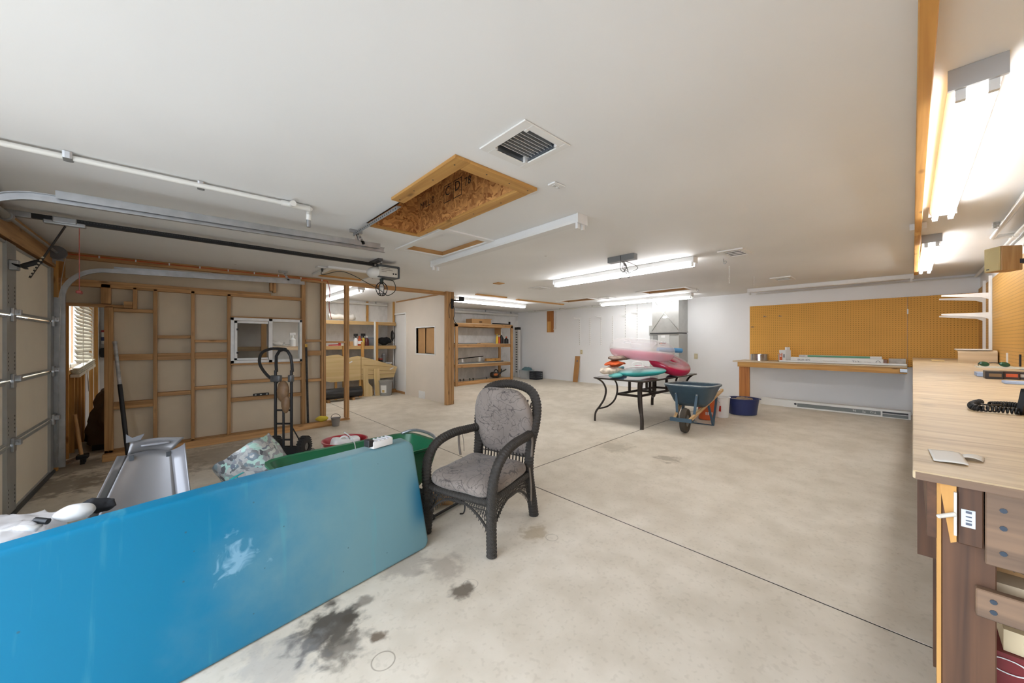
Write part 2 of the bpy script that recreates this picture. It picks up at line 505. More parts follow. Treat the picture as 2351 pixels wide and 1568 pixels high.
# walls
WALLM = mat('wall_paint', (238, 238, 238), .6, var=.02, scale=1.2)
def mottled():
    m, nt, b = _new('taped_drywall'); N = nt.nodes; Lk = nt.links
    geo = N.new('ShaderNodeNewGeometry')
    mp = N.new('ShaderNodeMapping'); mp.inputs['Scale'].default_value = (1.6, 1, 1.0)
    Lk.new(geo.outputs['Position'], mp.inputs['Vector'])
    n = N.new('ShaderNodeTexNoise'); n.inputs['Scale'].default_value = 1.4; n.inputs['Detail'].default_value = 7; n.inputs['Roughness'].default_value = .65
    Lk.new(mp.outputs['Vector'], n.inputs['Vector'])
    r = N.new('ShaderNodeValToRGB'); r.color_ramp.elements[0].position = .42; r.color_ramp.elements[1].position = .56
    r.color_ramp.elements[0].color = lin((218, 217, 214)); r.color_ramp.elements[1].color = lin((238, 237, 235))
    Lk.new(n.outputs['Fac'], r.inputs['Fac']); Lk.new(r.outputs['Color'], b.inputs['Base Color'])
    b.inputs['Roughness'].default_value = .8
    return m
MOTT = mottled()
mb = MB(); mb.box((X1, Y0 - .15, -.05), (X1 + .15, Y1 + .15, CEIL)); struct(mb.build('wall_far', WALLM), 'white painted wall behind the furnace')
mb = MB(); mb.box((X0 - .15, Y0 - .15, -.05), (X1, Y0, CEIL)); struct(mb.build('wall_right', WALLM), 'white wall above the long workbench')
mb = MB(); mb.box((X0 - .15, Y1, -.05), (X1, Y1 + .15, CEIL)); struct(mb.build('wall_left', MOTT), 'mottled unpainted drywall behind the shelves')
# garage front wall: roll-up door bay, an open bay behind the photographer, and a window
SHEATH = wood('sheathing', (140, 98, 56), (176, 130, 80), 'z', fine=10)
DY0, DY1, DZ = 3.72, 6.72, 2.34
OY0, OY1 = -.35, 3.25
WY0, WY1, WZ0, WZ1 = 7.5, 8.85, 1.12, 2.1
mb = MB()
xa, xb = X0 - .15, X0
mb.box((xa, Y0, -.05), (xb, OY0, CEIL)); mb.box((xa, OY0, 2.5), (xb, OY1, CEIL)); mb.box((xa, OY1, -.05), (xb, DY0, CEIL))
mb.box((xa, DY0, DZ), (xb, DY1, CEIL)); mb.box((xa, DY1, -.05), (xb, WY0, CEIL))
mb.box((xa, WY0, -.05), (xb, WY1, WZ0)); mb.box((xa, WY0, WZ1), (xb, WY1, CEIL)); mb.box((xa, WY1, -.05), (xb, Y1, CEIL))
wall_front = struct(mb.build('wall_front', SHEATH), 'bare plywood front wall around the roll-up door')
# exposed framing on the front wall
for ya in (6.78, 7.16, 7.36, 7.72, 7.95, 8.18, 8.45, 9.2, 9.7):
    top = WZ0 - .04 if 7.5 < ya < 8.85 else CEIL
    mb = MB(); mb.box((X0, ya, fz(X0)), (X0 + .055, ya + .045, top)); mb.build('stud', PINEY('z'), wall_front)
mb = MB(); mb.box((X0, WY0 - .1, WZ0 - .05), (X0 + .055, WY1 + .1, WZ0)); mb.build('window_sill', PINEY('y'), wall_front)
mb = MB(); mb.box((X0, DY0 - .3, DZ + .03), (X0 + .045, DY1 + .05, DZ + .25)); mb.build('header_board', PINE('y'), wall_front)
mb = MB(); mb.box((X0, 8.9, fz(X0)), (X0 + .012, 10.34, CEIL)); mb.build('drywall_strip', WALLM, wall_front)

# window in the front wall with a broken-down white blind
w2 = sroot('window_2', (X0, (WY0 + WY1) / 2, WZ0), 'small window with white blind behind the stud wall')
mb = MB()
for a in ((WY0, WY0 + .05, WZ0, WZ1), (WY1 - .05, WY1, WZ0, WZ1), (WY0, WY1, WZ0, WZ0 + .05), (WY0, WY1, WZ1 - .05, WZ1), ((WY0 + WY1) / 2 - .02, (WY0 + WY1) / 2 + .02, WZ0, WZ1)):
    mb.box((X0 - .1, a[0], a[2]), (X0 - .04, a[1], a[3]))
mb.build('window_frame', WHITE, w2)
mb = MB(); mb.box((X0 - .075, WY0 + .04, WZ0 + .04), (X0 - .07, WY1 - .04, WZ1 - .04)); mb.build('pane', clear('window_glass', (220, 235, 240), .15), w2)
bl = thing('window_blind', 'white slatted blind sagging crooked in the small window', 'blind', (X0 + .03, (WY0 + WY1) / 2, WZ0))
SLATM = mat('blind_slat', (232, 224, 206), .5)
mb = MB(); mb.box((X0 + .06, WY0 + .02, WZ1 - .02), (X0 + .12, WY1 - .02, WZ1 + .04)); mb.build('head_rail', SLATM, bl)
me0 = None
for i in range(17):
    z = WZ1 - .05 - i * .052
    if me0 is None:
        mb = MB(); M = Matrix.Rotation(math.radians(62), 4, 'Y'); mb.box((-.03, -.64, -.0015), (.03, .64, .0015), M)
        o = mb.build('slat', SLATM, bl, world=False); me0 = o.data
    else:
        o = bpy.data.objects.new('slat', me0); COL.objects.link(o); o.parent = bl
    o.location = (.06, 0, z - WZ0); o.rotation_euler = (math.radians(random.uniform(-.8, .8) - (1.5 if i > 13 else 0)), 0, 0)
mb = MB()
for k in range(6): mb.cbox((X0 + .09 + random.uniform(-.01, .01), 8.14, 1.12 + k * .012), (.065, 1.3, .006), Matrix.Translation((0, 8.14, 1.1)) @ Matrix.Rotation(math.radians(3.5), 4, 'X') @ Matrix.Translation((0, -8.14, -1.1)))
mb.box((X0 + .05, 7.5, 1.06), (X0 + .13, 8.8, 1.1), Matrix.Translation((0, 8.14, 1.08)) @ Matrix.Rotation(math.radians(3.5), 4, 'X') @ Matrix.Translation((0, -8.14, -1.08)))
mb.build('bottom_rail', SLATM, bl)
for yy in (7.75, 8.5):
    mb = MB(); mb.tube([(X0 + .13, yy, WZ1), (X0 + .13, yy, 1.1)], .004, 6); mb.build('ladder_cord', SLATM, bl)
mb = MB(); mb.tube(spline([(X0 + .13, 8.0, 1.1), (X0 + .15, 8.02, .9), (X0 + .14, 8.1, .78), (X0 + .13, 8.05, 1.1)], 6), .004, 6); mb.build('pull_cord', SLATM, bl)

# roll-up garage door
dr = sroot('door_1', (X0, (DY0 + DY1) / 2, fz(X0)), 'closed cream sectional roll-up door with steel hinges')
DOORM = mat('door_cream', (226, 217, 198), .5, var=.03, scale=3)
STILE = mat('door_stile_steel', (168, 170, 168), .45, .55, var=.08)
zs = [fz(X0) + .01, .604, 1.158, 1.733, DZ + .02]
YM = 5.27
for i in range(4):
    a, b = zs[i], zs[i + 1]
    mb = MB(); mb.box((X0 - .03, DY0, a + .006), (X0 + .012, DY1, b - .006))
    pn = mb.build('door_panel', DOORM, dr)
    for (ya, yb) in ((DY1 - .13, DY1), (YM - .12, YM + .12), (DY0, DY0 + .13)):
        mb = MB(); mb.box((X0 + .012, ya, a + .01), (X0 + .035, yb, b - .01)); mb.build('stile', STILE, pn)
    for z in (a + .012, b - .03):
        mb = MB(); mb.box((X0 + .01, DY0, z), (X0 + .03, DY1, z + .018)); mb.build('rail', STILE, pn)
    if i < 3:
        for yc in (DY1 - .06, YM):
            mb = MB(); mb.cbox((X0 + .045, yc, b), (.02, .07, .12), None, .004); mb.cbox((X0 + .065, yc, b + .02), (.05, .045, .05), None, .004)
            mb.cyl((X0 + .07, yc - .04, b + .02), (X0 + .07, yc + (.14 if yc > 6 else .04), b + .02), .009)
            mb.build('hinge', STEEL, dr)
    for k in range(5):      # punched holes of the middle stile
        z = a + .1 + k * .035
        for dy in (-.08, .08):
            mb = MB(); mb.cyl((X0 + .034, YM + dy, z), (X0 + .036, YM + dy, z), .008, seg=8); mb.build('punched_hole', BLACKP, dr)
mb = MB(); mb.box((X0 + .03, DY0, fz(X0)), (X0 + .05, DY1, fz(X0) + .035)); mb.build('bottom_seal', DARKG, dr)
mb = MB(); p = P(28, 1003, x=X0 + .014); mb.cbox((X0 + .014, YM + .19, p.z), (.002, .1, .13)); mb.build('warning_label', WPLAST, dr)

# the stud wall
SY = 7.10
stud_wall = sroot('wall_stud', (0, SY, 0), 'bare stud wall backed with tan drywall')
TAN = mat('tan_drywall', (206, 191, 166), .75, var=.05, scale=3)
def member(u0, v0, u1, v1, um=None, depth=.09, front=0.0, m=None, name='stud', parent=None, y=None):
    """framing member covering a photo rectangle in the plane of the stud wall"""
    yy = (y if y is not None else SY) - front
    um = (u0 + u1) / 2 if um is None else um
    a = P(u0, v0, y=yy).x; b = P(u1, v0, y=yy).x
    z0 = P(um, v1, y=yy).z; z1 = P(um, v0, y=yy).z
    ax = 'z' if (z1 - z0) > (b - a) else 'x'
    mb = MB(); mb.box((a, yy, z0), (b, yy + depth, z1), None, .003, 1)
    return mb.build(name, m or PINE(ax), parent or stud_wall)
def vert(u0, u1, v0=None, v1=None, **k):
    um = (u0 + u1) / 2
    a = P(u0, 700, y=SY).x
    z0 = fz(a) + .04 if v1 is None else P(um, v1, y=SY).z
    z1 = CEIL if v0 is None else P(um, v0, y=SY).z
    b = P(u1, 700, y=SY).x
    mb = MB(); mb.box((a, SY - k.get('front', 0), z0), (b, SY + .09, z1), None, .003, 1)
    return mb.build('stud', k.get('m') or PINE('z'), stud_wall)
xL, xR = P(136, 700, y=SY).x, P(748, 700, y=SY).x
xD = P(240, 900, y=SY).x
xE0, xE1 = P(1021, 800, y=SY).x, P(1036, 800, y=SY).x
beam2 = [(P(150, 646, y=SY).z + P(690, 684, y=SY).z) / 2]
ZB = beam2[0]
# plates
mb = MB(); mb.box((X0, SY - .005, CEIL - .075), (xE1, SY + .09, CEIL - .001)); mb.build('top_plate', PINE('x'), stud_wall)
xq = P(692, 680, y=SY).x
mb = MB(); mb.box((xL - .3, SY, ZB - .045), (xq, SY + .09, ZB + .005)); mb.build('plate', PINE('x'), stud_wall)
mb = MB(); mb.box((xL - .3, SY - .004, ZB + .006), (P(622, 660, y=SY).x, SY + .09, ZB + .04)); mb.build('plate', PINE('x'), stud_wall)
mb = MB(); mb.box((xD, SY, fz(0) - .01), (xR, SY + .09, fz(xR) + .035)); mb.build('bottom_plate', PINE('x'), stud_wall)
# door opening on the far side of the wall
vert(239, 249, 703); vert(249, 259.5, 703)
member(136, 697, 285, 704, 210)
vert(231, 254, 652, 697)
member(136, 690, 141, 1060, m=PINEY('z'))
# full-height studs
vert(351.5, 361, 664); vert(438.5, 447, 668); vert(522, 530, 675); vert(692.5, 701.5, None); vert(738, 742.5); vert(743, 748.5)
vert(793, 797); vert(797.4, 802)
vert(305, 314.5, 660, 709)
vert(620, 626, 635, 668); vert(627, 634, 635, 672)
member(284, 692, 304, 707, m=PINE('x'), front=.02, name='block')
# blocking rows, bay by bay
for u0, u1, rows in (
    (260, 351, ((709, 717), (813, 827), (921, 929), (929, 937))),
    (361.5, 438, ((770, 777), (811, 826), (899, 908))),
    (447.5, 521.5, ((780, 786), (809, 823), (886, 893))),
    (530.5, 692, ((728.5, 732), (831.5, 836), (870, 877), (908, 916))),
    (702, 737.5, ((779.5, 785), (805, 816), (870, 876))),
    (749, 792.5, ((783, 787),))):
    for v0, v1 in rows:
        member(u0, v0, u1, v1, name='blocking')
mb = MB(); mb.box((xR, SY, fz(xR) - .005), (P(803, 900, y=SY).x, SY + .09, fz(xR) + .035)); mb.build('bottom_plate', PINE('x'), stud_wall)
# drywall on the back of the studs, with the window hole
wx0, wx1 = P(529, 780, y=SY).x, P(693, 780, y=SY).x
wz0, wz1 = P(611, 832, y=SY).z, P(611, 731.5, y=SY).z
yb0, yb1 = SY + .091, SY + .104
for (a, b, c, d) in ((xD, wx0, 0.0, ZB), (wx0, wx1, 0.02, wz0), (wx0, wx1, wz1, ZB), (wx1, xR, 0.02, CEIL - .06), (X0, xD, P(200, 700, y=SY).z, ZB), (X0, wx1, ZB, CEIL - .06)):
    mb = MB(); mb.box((a, yb0, c), (b, yb1, d)); mb.build('drywall_sheet', TAN, stud_wall)
# end post of the opening
pz = fz(4.4)
xm = (xE0 + xE1) / 2
for (a, b) in ((xE0 - .01, xE0 + .038), (xE0 + .042, xm + .032), (xm + .036, xE1 + .015)):
    mb = MB(); mb.box((a, SY - .09, pz), (b, SY + .0, CEIL), None, .003, 1); mb.build('end_stud', PINE('z'), stud_wall)

# aluminium sliding window in the stud wall
w1 = sroot('window_1', ((wx0 + wx1) / 2, SY, wz0), 'white aluminium sliding window set in the stud wall')
ALU = mat('window_aluminium', (214, 216, 216), .4, .35, var=.08, scale=12)
yf = SY - .025
wm = wx0 + (wx1 - wx0) * .53
for nm, a in (('frame_side', (wx0, wx0 + .045, wz0, wz1)), ('frame_side', (wx1 - .04, wx1, wz0, wz1)), ('frame_top', (wx0, wx1, wz1 - .045, wz1)), ('frame_bottom', (wx0, wx1, wz0, wz0 + .045)), ('meeting_stile', (wm - .025, wm + .03, wz0, wz1))):
    mb = MB(); mb.box((a[0], yf, a[2]), (a[1], yf + .11, a[3]), None, .004, 1); mb.build(nm, ALU, w1)
for nm, a in (('sash_side', (wx0 + .05, wx0 + .085, wz0 + .05, wz1 - .05)), ('sash_rail', (wx0 + .05, wm - .03, wz1 - .085, wz1 - .05)), ('sash_rail', (wx0 + .05, wm - .03, wz0 + .05, wz0 + .08))):
    mb = MB(); mb.box((a[0], yf + .02, a[2]), (a[1], yf + .06, a[3])); mb.build(nm, ALU, w1)
mb = MB(); mb.box((wx0 + .08, yf + .04, wz0 + .07), (wm - .03, yf + .042, wz1 - .08)); mb.build('insect_screen', clear('insect_screen', (70, 68, 64), .45, .9), w1)
mb = MB(); mb.box((wm + .03, yf + .06, wz0 + .045), (wx1 - .04, yf + .064, wz1 - .045)); mb.build('pane', clear('window_glass', (220, 235, 240), .15), w1)
for z in (wz0 + .15, wz1 - .2):
    mb = MB(); mb.box((wx0 + .075, yf + .01, z), (wx0 + .1, yf + .03, z + .03)); mb.build('latch', BLACKP, w1)

# partition wall at the far side of the opening
XP = 4.52
part = sroot('wall_partition', (XP, 8.4, 0), 'pale drywall partition with a boarded hole')
PART = mat('partition_board', (224, 213, 199), .7, var=.03, scale=2)
ph = [P(956, 752, x=XP), P(998, 812, x=XP)]
hy1, hy0 = ph[0].y, ph[1].y; hz0, hz1 = P(977, 812, x=XP).z, P(977, 752, x=XP).z
dyA, dyB = P(931, 800, x=XP).y, P(905, 800, x=XP).y
dzt = P(918, 722, x=XP).z
yP0 = SY - .002
for (a, b, c, d) in ((yP0, hy0, pz - .02, CEIL), (hy0, hy1, pz - .02, hz0), (hy0, hy1, hz1, CEIL), (hy1, dyA, pz - .02, CEIL), (dyA, dyB, dzt, CEIL), (dyB, Y1, pz - .02, CEIL)):
    mb = MB(); mb.box((XP, a, c), (XP + .1, b, d)); mb.build('drywall_sheet', PART, part)
mb = MB(); mb.box((XP - .012, SY, CEIL - .035), (XP, 9.75, CEIL)); mb.build('cornice_strip', PINE('y'), part)
# trim round the hole and boards behind it
for a in ((hy0 - .03, hy0, hz0 - .03, hz1 + .03), (hy1, hy1 + .03, hz0 - .03, hz1 + .03), (hy0, hy1, hz0 - .03, hz0), (hy0, hy1, hz1, hz1 + .03)):
    mb = MB(); mb.box((XP - .008, a[0], a[2]), (XP + .1, a[1], a[3])); mb.build('hole_trim', WHITE, part)
ys = hy1 - (hy1 - hy0) * .42
mb = MB(); mb.box((XP + .05, ys + .02, hz0), (XP + .06, hy1, hz1)); mb.build('cardboard_sheet', CARD, part)
mb = MB(); mb.box((XP + .045, hy0, hz0 + .02), (XP + .055, ys - .03, hz1), Matrix.Translation((XP, ys, hz0)) @ Matrix.Rotation(.03, 4, 'X') @ Matrix.Translation((-XP, -ys, -hz0))); mb.build('cardboard_sheet', CARD, part)
mb = MB(); mb.box((XP + .09, hy0, hz0), (XP + .095, hy1, hz1)); mb.build('backing', BLACKP, part)
# slim white door in the partition
d2 = sroot('door_2', (XP, (dyA + dyB) / 2, pz), 'slim white door in the partition')
mb = MB(); mb.box((XP + .02, dyA + .01, pz + .02), (XP + .06, dyB - .01, dzt - .01)); mb.build('door_leaf', mat('white_door', (232, 230, 226), .45), d2)
for a in ((dyA - .035, dyA, pz, dzt + .04), (dyB, dyB + .04, pz, dzt + .04), (dyA, dyB, dzt, dzt + .04)):
    mb = MB(); mb.box((XP - .015, a[0], a[2]), (XP + .02, a[1], a[3])); mb.build('casing', WHITE, d2)
mb = MB(); mb.box((XP - .01, dyA - .03, pz), (XP + .06, dyB, pz + .06)); mb.build('threshold', PINE('y'), d2)
# floor vent in partition
vt = thing('wall_vent', 'small white grille low on the drywall partition', 'vent', (XP, P(969, 907, x=XP).y, P(969, 907, x=XP).z))
va, vb = P(976, 907, x=XP).y, P(962, 907, x=XP).y; vz0, vz1 = P(969, 917, x=XP).z, P(969, 898, x=XP).z
mb = MB(); mb.box((XP - .01, va, vz0), (XP, vb, vz1)); mb.build('face_plate', WHITE, vt)
for k in range(6):
    z = vz0 + .03 + k * (vz1 - vz0 - .05) / 6
    mb = MB(); mb.box((XP - .018, va + .02, z), (XP - .01, vb - .02, z + .012)); mb.build('slat', WHITE, vt)
# ================================================================ CEILING THINGS
TUBE = emit('lit_tube', (251, 251, 252), TUBE_POWER)
TUBE_DIM = emit('dimmed_tube', (251, 251, 252), TUBE_POWER * .7)  # bench tubes set dimmer to curb glare on housing and ceiling
DEADTUBE = mat('unlit_tube', (222, 224, 226), .3)
FIXW = mat('fixture_enamel', (224, 224, 222), .4)

def fluorescent(name, label, p, q, lit, width=.125, group='strip lights on the ceiling', tubes=True, drop=0.0, ends='white', lamp=None):
    """two-tube batten lying along p-q, hung under the ceiling"""
    p = V(p); q = V(q); mid = (p + q) / 2
    t = thing(name, label, 'light', (mid.x, mid.y, CEIL - .08 - drop), 0, group)
    d = (q - p).normalized(); s = V((-d.y, d.x, 0)); z = CEIL - drop
    def M(): return Matrix((s, d, V((0, 0, 1)))).transposed().to_4x4()
    Mx = M(); Mx.translation = mid; L = (q - p).length
    mb = MB(); mb.prism([(-width * .5, z - .055), (-width * .42, z - .075), (width * .42, z - .075), (width * .5, z - .055), (width * .5, z - .002), (-width * .5, z - .002)], L - .02,
                        Mx @ Matrix(((1, 0, 0, 0), (0, 0, 1, -L / 2 + .01), (0, 1, 0, 0), (0, 0, 0, 1))))
    mb.build('housing', FIXW, t)
    for e in (-1, 1):
        mb = MB(); mb.box((-width * .55, e * (L / 2 - .015) - .008, z - .085), (width * .55, e * (L / 2 - .015) + .008, z - .001), Mx)
        ec = mb.build('end_plate', FIXW if ends == 'white' else mat('fixture_grey', (176, 176, 176), .5), t)
        for sx in (-1, 1):
            mb = MB(); mb.box((sx * width * .3 - .014, e * (L / 2 - .035) - .012, z - .128), (sx * width * .3 + .014, e * (L / 2 - .035) + .012, z - .07), Mx); mb.build('lamp_holder', FIXW, ec)
    if tubes:
        for sx in (-1, 1):
            a = Mx @ V((sx * width * .3, -L / 2 + .045, z - .108)); b = Mx @ V((sx * width * .3, L / 2 - .045, z - .108))
            mb = MB(); mb.cyl(a, b, .017, seg=12); mb.build('tube', (lamp or TUBE) if lit else DEADTUBE, t, True, 40)
    return t

fluorescent('strip_light', 'unlit white strip light beside the open attic hatch', (2.66, 4.53, 0), (2.63, 1.95, 0), False, tubes=False)
fluorescent('strip_light', 'glowing strip light with wiring boxes beside it at room centre', (5.10, 4.42, 0), (5.03, 1.92, 0), True)
fluorescent('strip_light', 'glowing strip light on the ceiling in front of the furnace', (8.79, 5.92, 0), (8.77, 3.42, 0), True)
fluorescent('strip_light', 'glowing strip light above the freestanding shelf unit', (5.05, 7.7, 0), (7.62, 7.78, 0), True)
fluorescent('strip_light', 'glowing strip light inside the alcove behind the stud wall', (2.72, 7.45, 0), (2.72, 9.75, 0), True)
fluorescent('strip_light', 'large bare two-tube strip light above the near workbench end', (2.35, -.175, 0), (4.66, -.165, 0), True, width=.14, ends='grey', lamp=TUBE_DIM)
fluorescent('strip_light', 'bare two-tube strip light above the far workbench end', (5.8, -.135, 0), (8.12, -.12, 0), True, width=.13, ends='grey', lamp=TUBE_DIM)
t8 = fluorescent('strip_light', 'unlit white strip light against the pegboard wall', (9.02, 2.38, 0), (9.02, -.02, 0), False, tubes=False)

# timber cleats along the ceiling over the bench
for lab, a, b in (('long timber cleat on the ceiling beside the near strip light', .4, 5.15), ('shorter timber cleat on the ceiling beside the far strip light', 5.3, 8.45)):
    mb = MB(); mb.box((a, -.055, CEIL - .09), (b, -.012, CEIL - .001), None, .003, 1)
    tag(mb.build('ceiling_cleat', PINEY('x'), None), lab, 'timber', 'ceiling cleats')
mb = MB(); mb.box((5.16, -.09, CEIL - .06), (5.29, .02, CEIL - .002)); tag(mb.build('ceiling_bracket', WHITE), 'white bracket between the two ceiling cleats', 'bracket')
mb = MB(); mb.box((5.155, 6.86, CEIL - .03), (6.1, 6.93, CEIL - .001)); tag(mb.build('ceiling_lath', PINEY('x')), 'short wooden lath on the ceiling near the partition post', 'lath', 'ceiling laths')
mb = MB(); mb.box((6.6, 7.0, CEIL - .03), (8.5, 7.08, CEIL - .001)); tag(mb.build('ceiling_lath', PINEY('x')), 'longer wooden lath on the ceiling past the shelf light', 'lath', 'ceiling laths')
p = P(1145, 651, z=CEIL - .01)
mb = MB(); mb.cbox((p.x, p.y, CEIL - .008), (.16, .16, .014)); tag(mb.build('ceiling_patch', PINEY('x')), 'small square wooden patch on the ceiling', 'patch')

# open attic hatch
OSBM = None
def osb():
    m, nt, b = _new('strand_board'); N = nt.nodes; Lk = nt.links
    tc = N.new('ShaderNodeTexCoord')
    n0 = N.new('ShaderNodeTexNoise'); n0.inputs['Scale'].default_value = 6.0; n0.inputs['Detail'].default_value = 2
    Lk.new(tc.outputs['Object'], n0.inputs['Vector'])
    mx = N.new('ShaderNodeVectorMath'); mx.operation = 'MULTIPLY_ADD'; Lk.new(n0.outputs['Color'], mx.inputs[0]); mx.inputs[1].default_value = (.35, .35, .35); Lk.new(tc.outputs['Object'], mx.inputs[2])
    mp = N.new('ShaderNodeMapping'); mp.inputs['Scale'].default_value = (28, 16, 44); mp.inputs['Rotation'].default_value = (.5, .3, .2)
    Lk.new(mx.outputs[0], mp.inputs['Vector'])
    vo = N.new('ShaderNodeTexVoronoi'); vo.inputs['Scale'].default_value = 1.0; Lk.new(mp.outputs['Vector'], vo.inputs['Vector'])
    r = N.new('ShaderNodeValToRGB'); r.color_ramp.elements[0].color = lin((146, 88, 42)); r.color_ramp.elements[1].color = lin((222, 164, 98))
    sp = N.new('ShaderNodeSeparateColor'); Lk.new(vo.outputs['Color'], sp.inputs['Color']); Lk.new(sp.outputs[0], r.inputs['Fac'])
    Lk.new(r.outputs['Color'], b.inputs['Base Color']); b.inputs['Roughness'].default_value = .75
    return m
OSBM = osb()
hx0, hx1, hy0_, hy1_ = HATCH
hatch = sroot('trim_1', (1.58, 2.7, CEIL), 'open attic hatch framed in yellow pine boards')
ZT = CEIL + .62
osbs = []
for a in ((hx1, hx1 + .012, hy0_, hy1_), (hx0 - .012, hx0, hy0_, hy1_)):
    mb = MB(); mb.box((a[0], a[2], CEIL), (a[1], a[3], ZT)); osbs.append(mb.build('strand_board_side', OSBM, hatch))
for a in ((hy0_ - .012, hy0_), (hy1_, hy1_ + .012)):
    mb = MB(); mb.box((hx0 - .012, a[0], CEIL), (hx1 + .012, a[1], ZT)); osbs.append(mb.build('strand_board_end', OSBM, hatch))
mb = MB(); mb.box((hx0 - .012, hy0_ - .012, ZT), (hx1 + .012, hy1_ + .012, ZT + .012)); mb.build('hatch_light_cap', OSBM, hatch)  # unseen cap added to keep sky light out of the shaft
INK = mat('black_ink', (34, 28, 24), .8)
xx = hx1 - .001
for s, yy, sz in (('MILL 0', 3.40, .10), ('C', 2.93, .12), ('D', 2.77, .12), ('78', 2.62, .1)):
    text(s, sz, (xx, yy, CEIL + .225), (0, -1, 0), (0, 0, 1), INK, osbs[0], 'stamped_lettering')
for yy, wdt in ((2.885, .12), (2.725, .13)):
    for a in ((yy + wdt / 2, yy + wdt / 2 + .006, CEIL + .17, CEIL + .32), (yy - wdt / 2, yy - wdt / 2 + .006, CEIL + .17, CEIL + .32), (yy - wdt / 2, yy + wdt / 2, CEIL + .165, CEIL + .171), (yy - wdt / 2, yy + wdt / 2, CEIL + .318, CEIL + .324)):
        mb = MB(); mb.box((xx - .0015, a[0], a[2]), (xx - .0005, a[1], a[3])); mb.build('stamp_frame', INK, osbs[0])
for a in ((1.222, hx0 + .004, 1.84, 2.73), (hx0 + .006, 1.932, 1.842, hy0_ + .004), (hx1 - .004, 1.935, hy0_ + .006, 3.12), (hx1 - .004, 1.875, 3.123, 3.50), (1.36, hx1 - .006, hy1_ - .004, 3.505)):
    mb = MB(); mb.box((a[0], a[2], CEIL - .022), (a[1], a[3], CEIL - .0005), None, .002, 1)
    mb.build('trim_board', PINEY('y' if a[3] - a[2] > a[1] - a[0] else 'x'), hatch)
NAIL = mat('nail_head', (60, 50, 42), .5)
for (x, y) in ((1.27, 1.92), (1.28, 2.2), (1.27, 2.45), (1.27, 2.68), (1.5, 1.89), (1.7, 1.89), (1.88, 1.89), (1.89, 2.2), (1.88, 2.55), (1.88, 2.9), (1.855, 3.3), (1.5, 3.49), (1.7, 3.49)):
    mb = MB(); mb.cyl((x, y, CEIL - .0235), (x, y, CEIL - .0215), .006, seg=8); mb.build('nail_head', NAIL, hatch)

def closed_hatch(name, H, label, trimw, deep=.05):
    h = sroot(name, ((H[0] + H[1]) / 2, (H[2] + H[3]) / 2, CEIL), label)
    mb = MB(); mb.box((H[0] - .01, H[2] - .01, CEIL + deep), (H[1] + .01, H[3] + .01, CEIL + deep + .012)); mb.build('hatch_panel', CEILM, h)
    for a in ((H[0] - .012, H[0], H[2], H[3]), (H[1], H[1] + .012, H[2], H[3]), (H[0], H[1], H[2] - .012, H[2]), (H[0], H[1], H[3], H[3] + .012)):
        mb = MB(); mb.box((a[0], a[2], CEIL), (a[1], a[3], CEIL + deep)); mb.build('jamb_board', PINE('x' if a[1] - a[0] > .1 else 'y'), h)
    w = trimw
    for a in ((H[0] - w, H[0], H[2] - w, H[3] + w), (H[1], H[1] + w, H[2] - w, H[3] + w), (H[0], H[1], H[2] - w, H[2]), (H[0], H[1], H[3], H[3] + w)):
        mb = MB(); mb.box((a[0], a[2], CEIL - .014), (a[1], a[3], CEIL - .0005)); mb.build('trim_board', WHITE, h)
    return h
closed_hatch('trim_2', HATCH2, 'closed white attic hatch beside the open one', .085, .05)
closed_hatch('trim_3', HATCH3, 'closed attic hatch near the furnace light', .08, .05)
closed_hatch('trim_4', HATCH4, 'closed attic hatch near the far corner vent', .05, .05)
# a last hatch seen behind the door opener
p = P(770, 628, z=CEIL); 
hx = thing('ceiling_access_panel', 'wood-edged access panel on the ceiling behind the door opener', 'panel', (2.1, 6.4, CEIL))
mb = MB(); mb.box((1.72, 5.9, CEIL - .012), (2.42, 6.62, CEIL - .001)); mb.build('panel_face', mat('tan_drywall', (190, 174, 150)), hx)
for a in ((1.64, 1.72, 5.82, 6.7), (2.42, 2.5, 5.82, 6.7), (1.72, 2.42, 5.82, 5.9)):
    mb = MB(); mb.box((a[0], a[2], CEIL - .03), (a[1], a[3], CEIL - .001)); mb.build('panel_edge', WHITE, hx)
mb = MB(); mb.box((1.72, 6.62, CEIL - .03), (2.42, 6.70, CEIL - .001)); mb.build('panel_edge', PINEY('x'), hx)

# return air grille over the photographer
vx0, vx1, vy0, vy1 = VENT
vg = thing('return_air_vent', 'large square white return air vent with open louvres', 'vent', ((vx0 + vx1) / 2, (vy0 + vy1) / 2, CEIL - .02))
VENTW = mat('vent_enamel', (230, 229, 226), .4)
for a in ((1.285, vx0, 1.312, 1.688), (vx1, 1.652, 1.312, 1.688), (vx0, vx1, 1.312, vy0), (vx0, vx1, vy1, 1.688)):
    mb = MB(); mb.box((a[0], a[2], CEIL - .010), (a[1], a[3], CEIL - .0005), None, .003, 1); mb.build('vent_frame', VENTW, vg)
SHEET = mat('duct_sheet', (150, 156, 164), .35, .8)
for a in ((vx0 - .004, vx0, vy0, vy1), (vx1, vx1 + .004, vy0, vy1), (vx0, vx1, vy0 - .004, vy0), (vx0, vx1, vy1, vy1 + .004)):
    mb = MB(); mb.box((a[0], a[2], CEIL), (a[1], a[3], CEIL + .30)); mb.build('duct_side', SHEET, vg)
mb = MB(); mb.box((vx0 - .004, vy0 - .004, CEIL + .30), (vx1 + .004, vy1 + .004, CEIL + .31)); mb.build('duct_top', BLACKP, vg)
for k in range(9):
    y = vy0 + .028 + k * (vy1 - vy0 - .05) / 8.5
    mb = MB(); M = Matrix.Translation((0, y, CEIL + .022)) @ Matrix.Rotation(math.radians(-20), 4, 'X')
    mb.box((vx0 + .004, -.0015, -.012), (vx1 - .004, .0015, .012), M); mb.build('louvre', mat('louvre_steel', (206, 208, 210), .45, .2), vg)
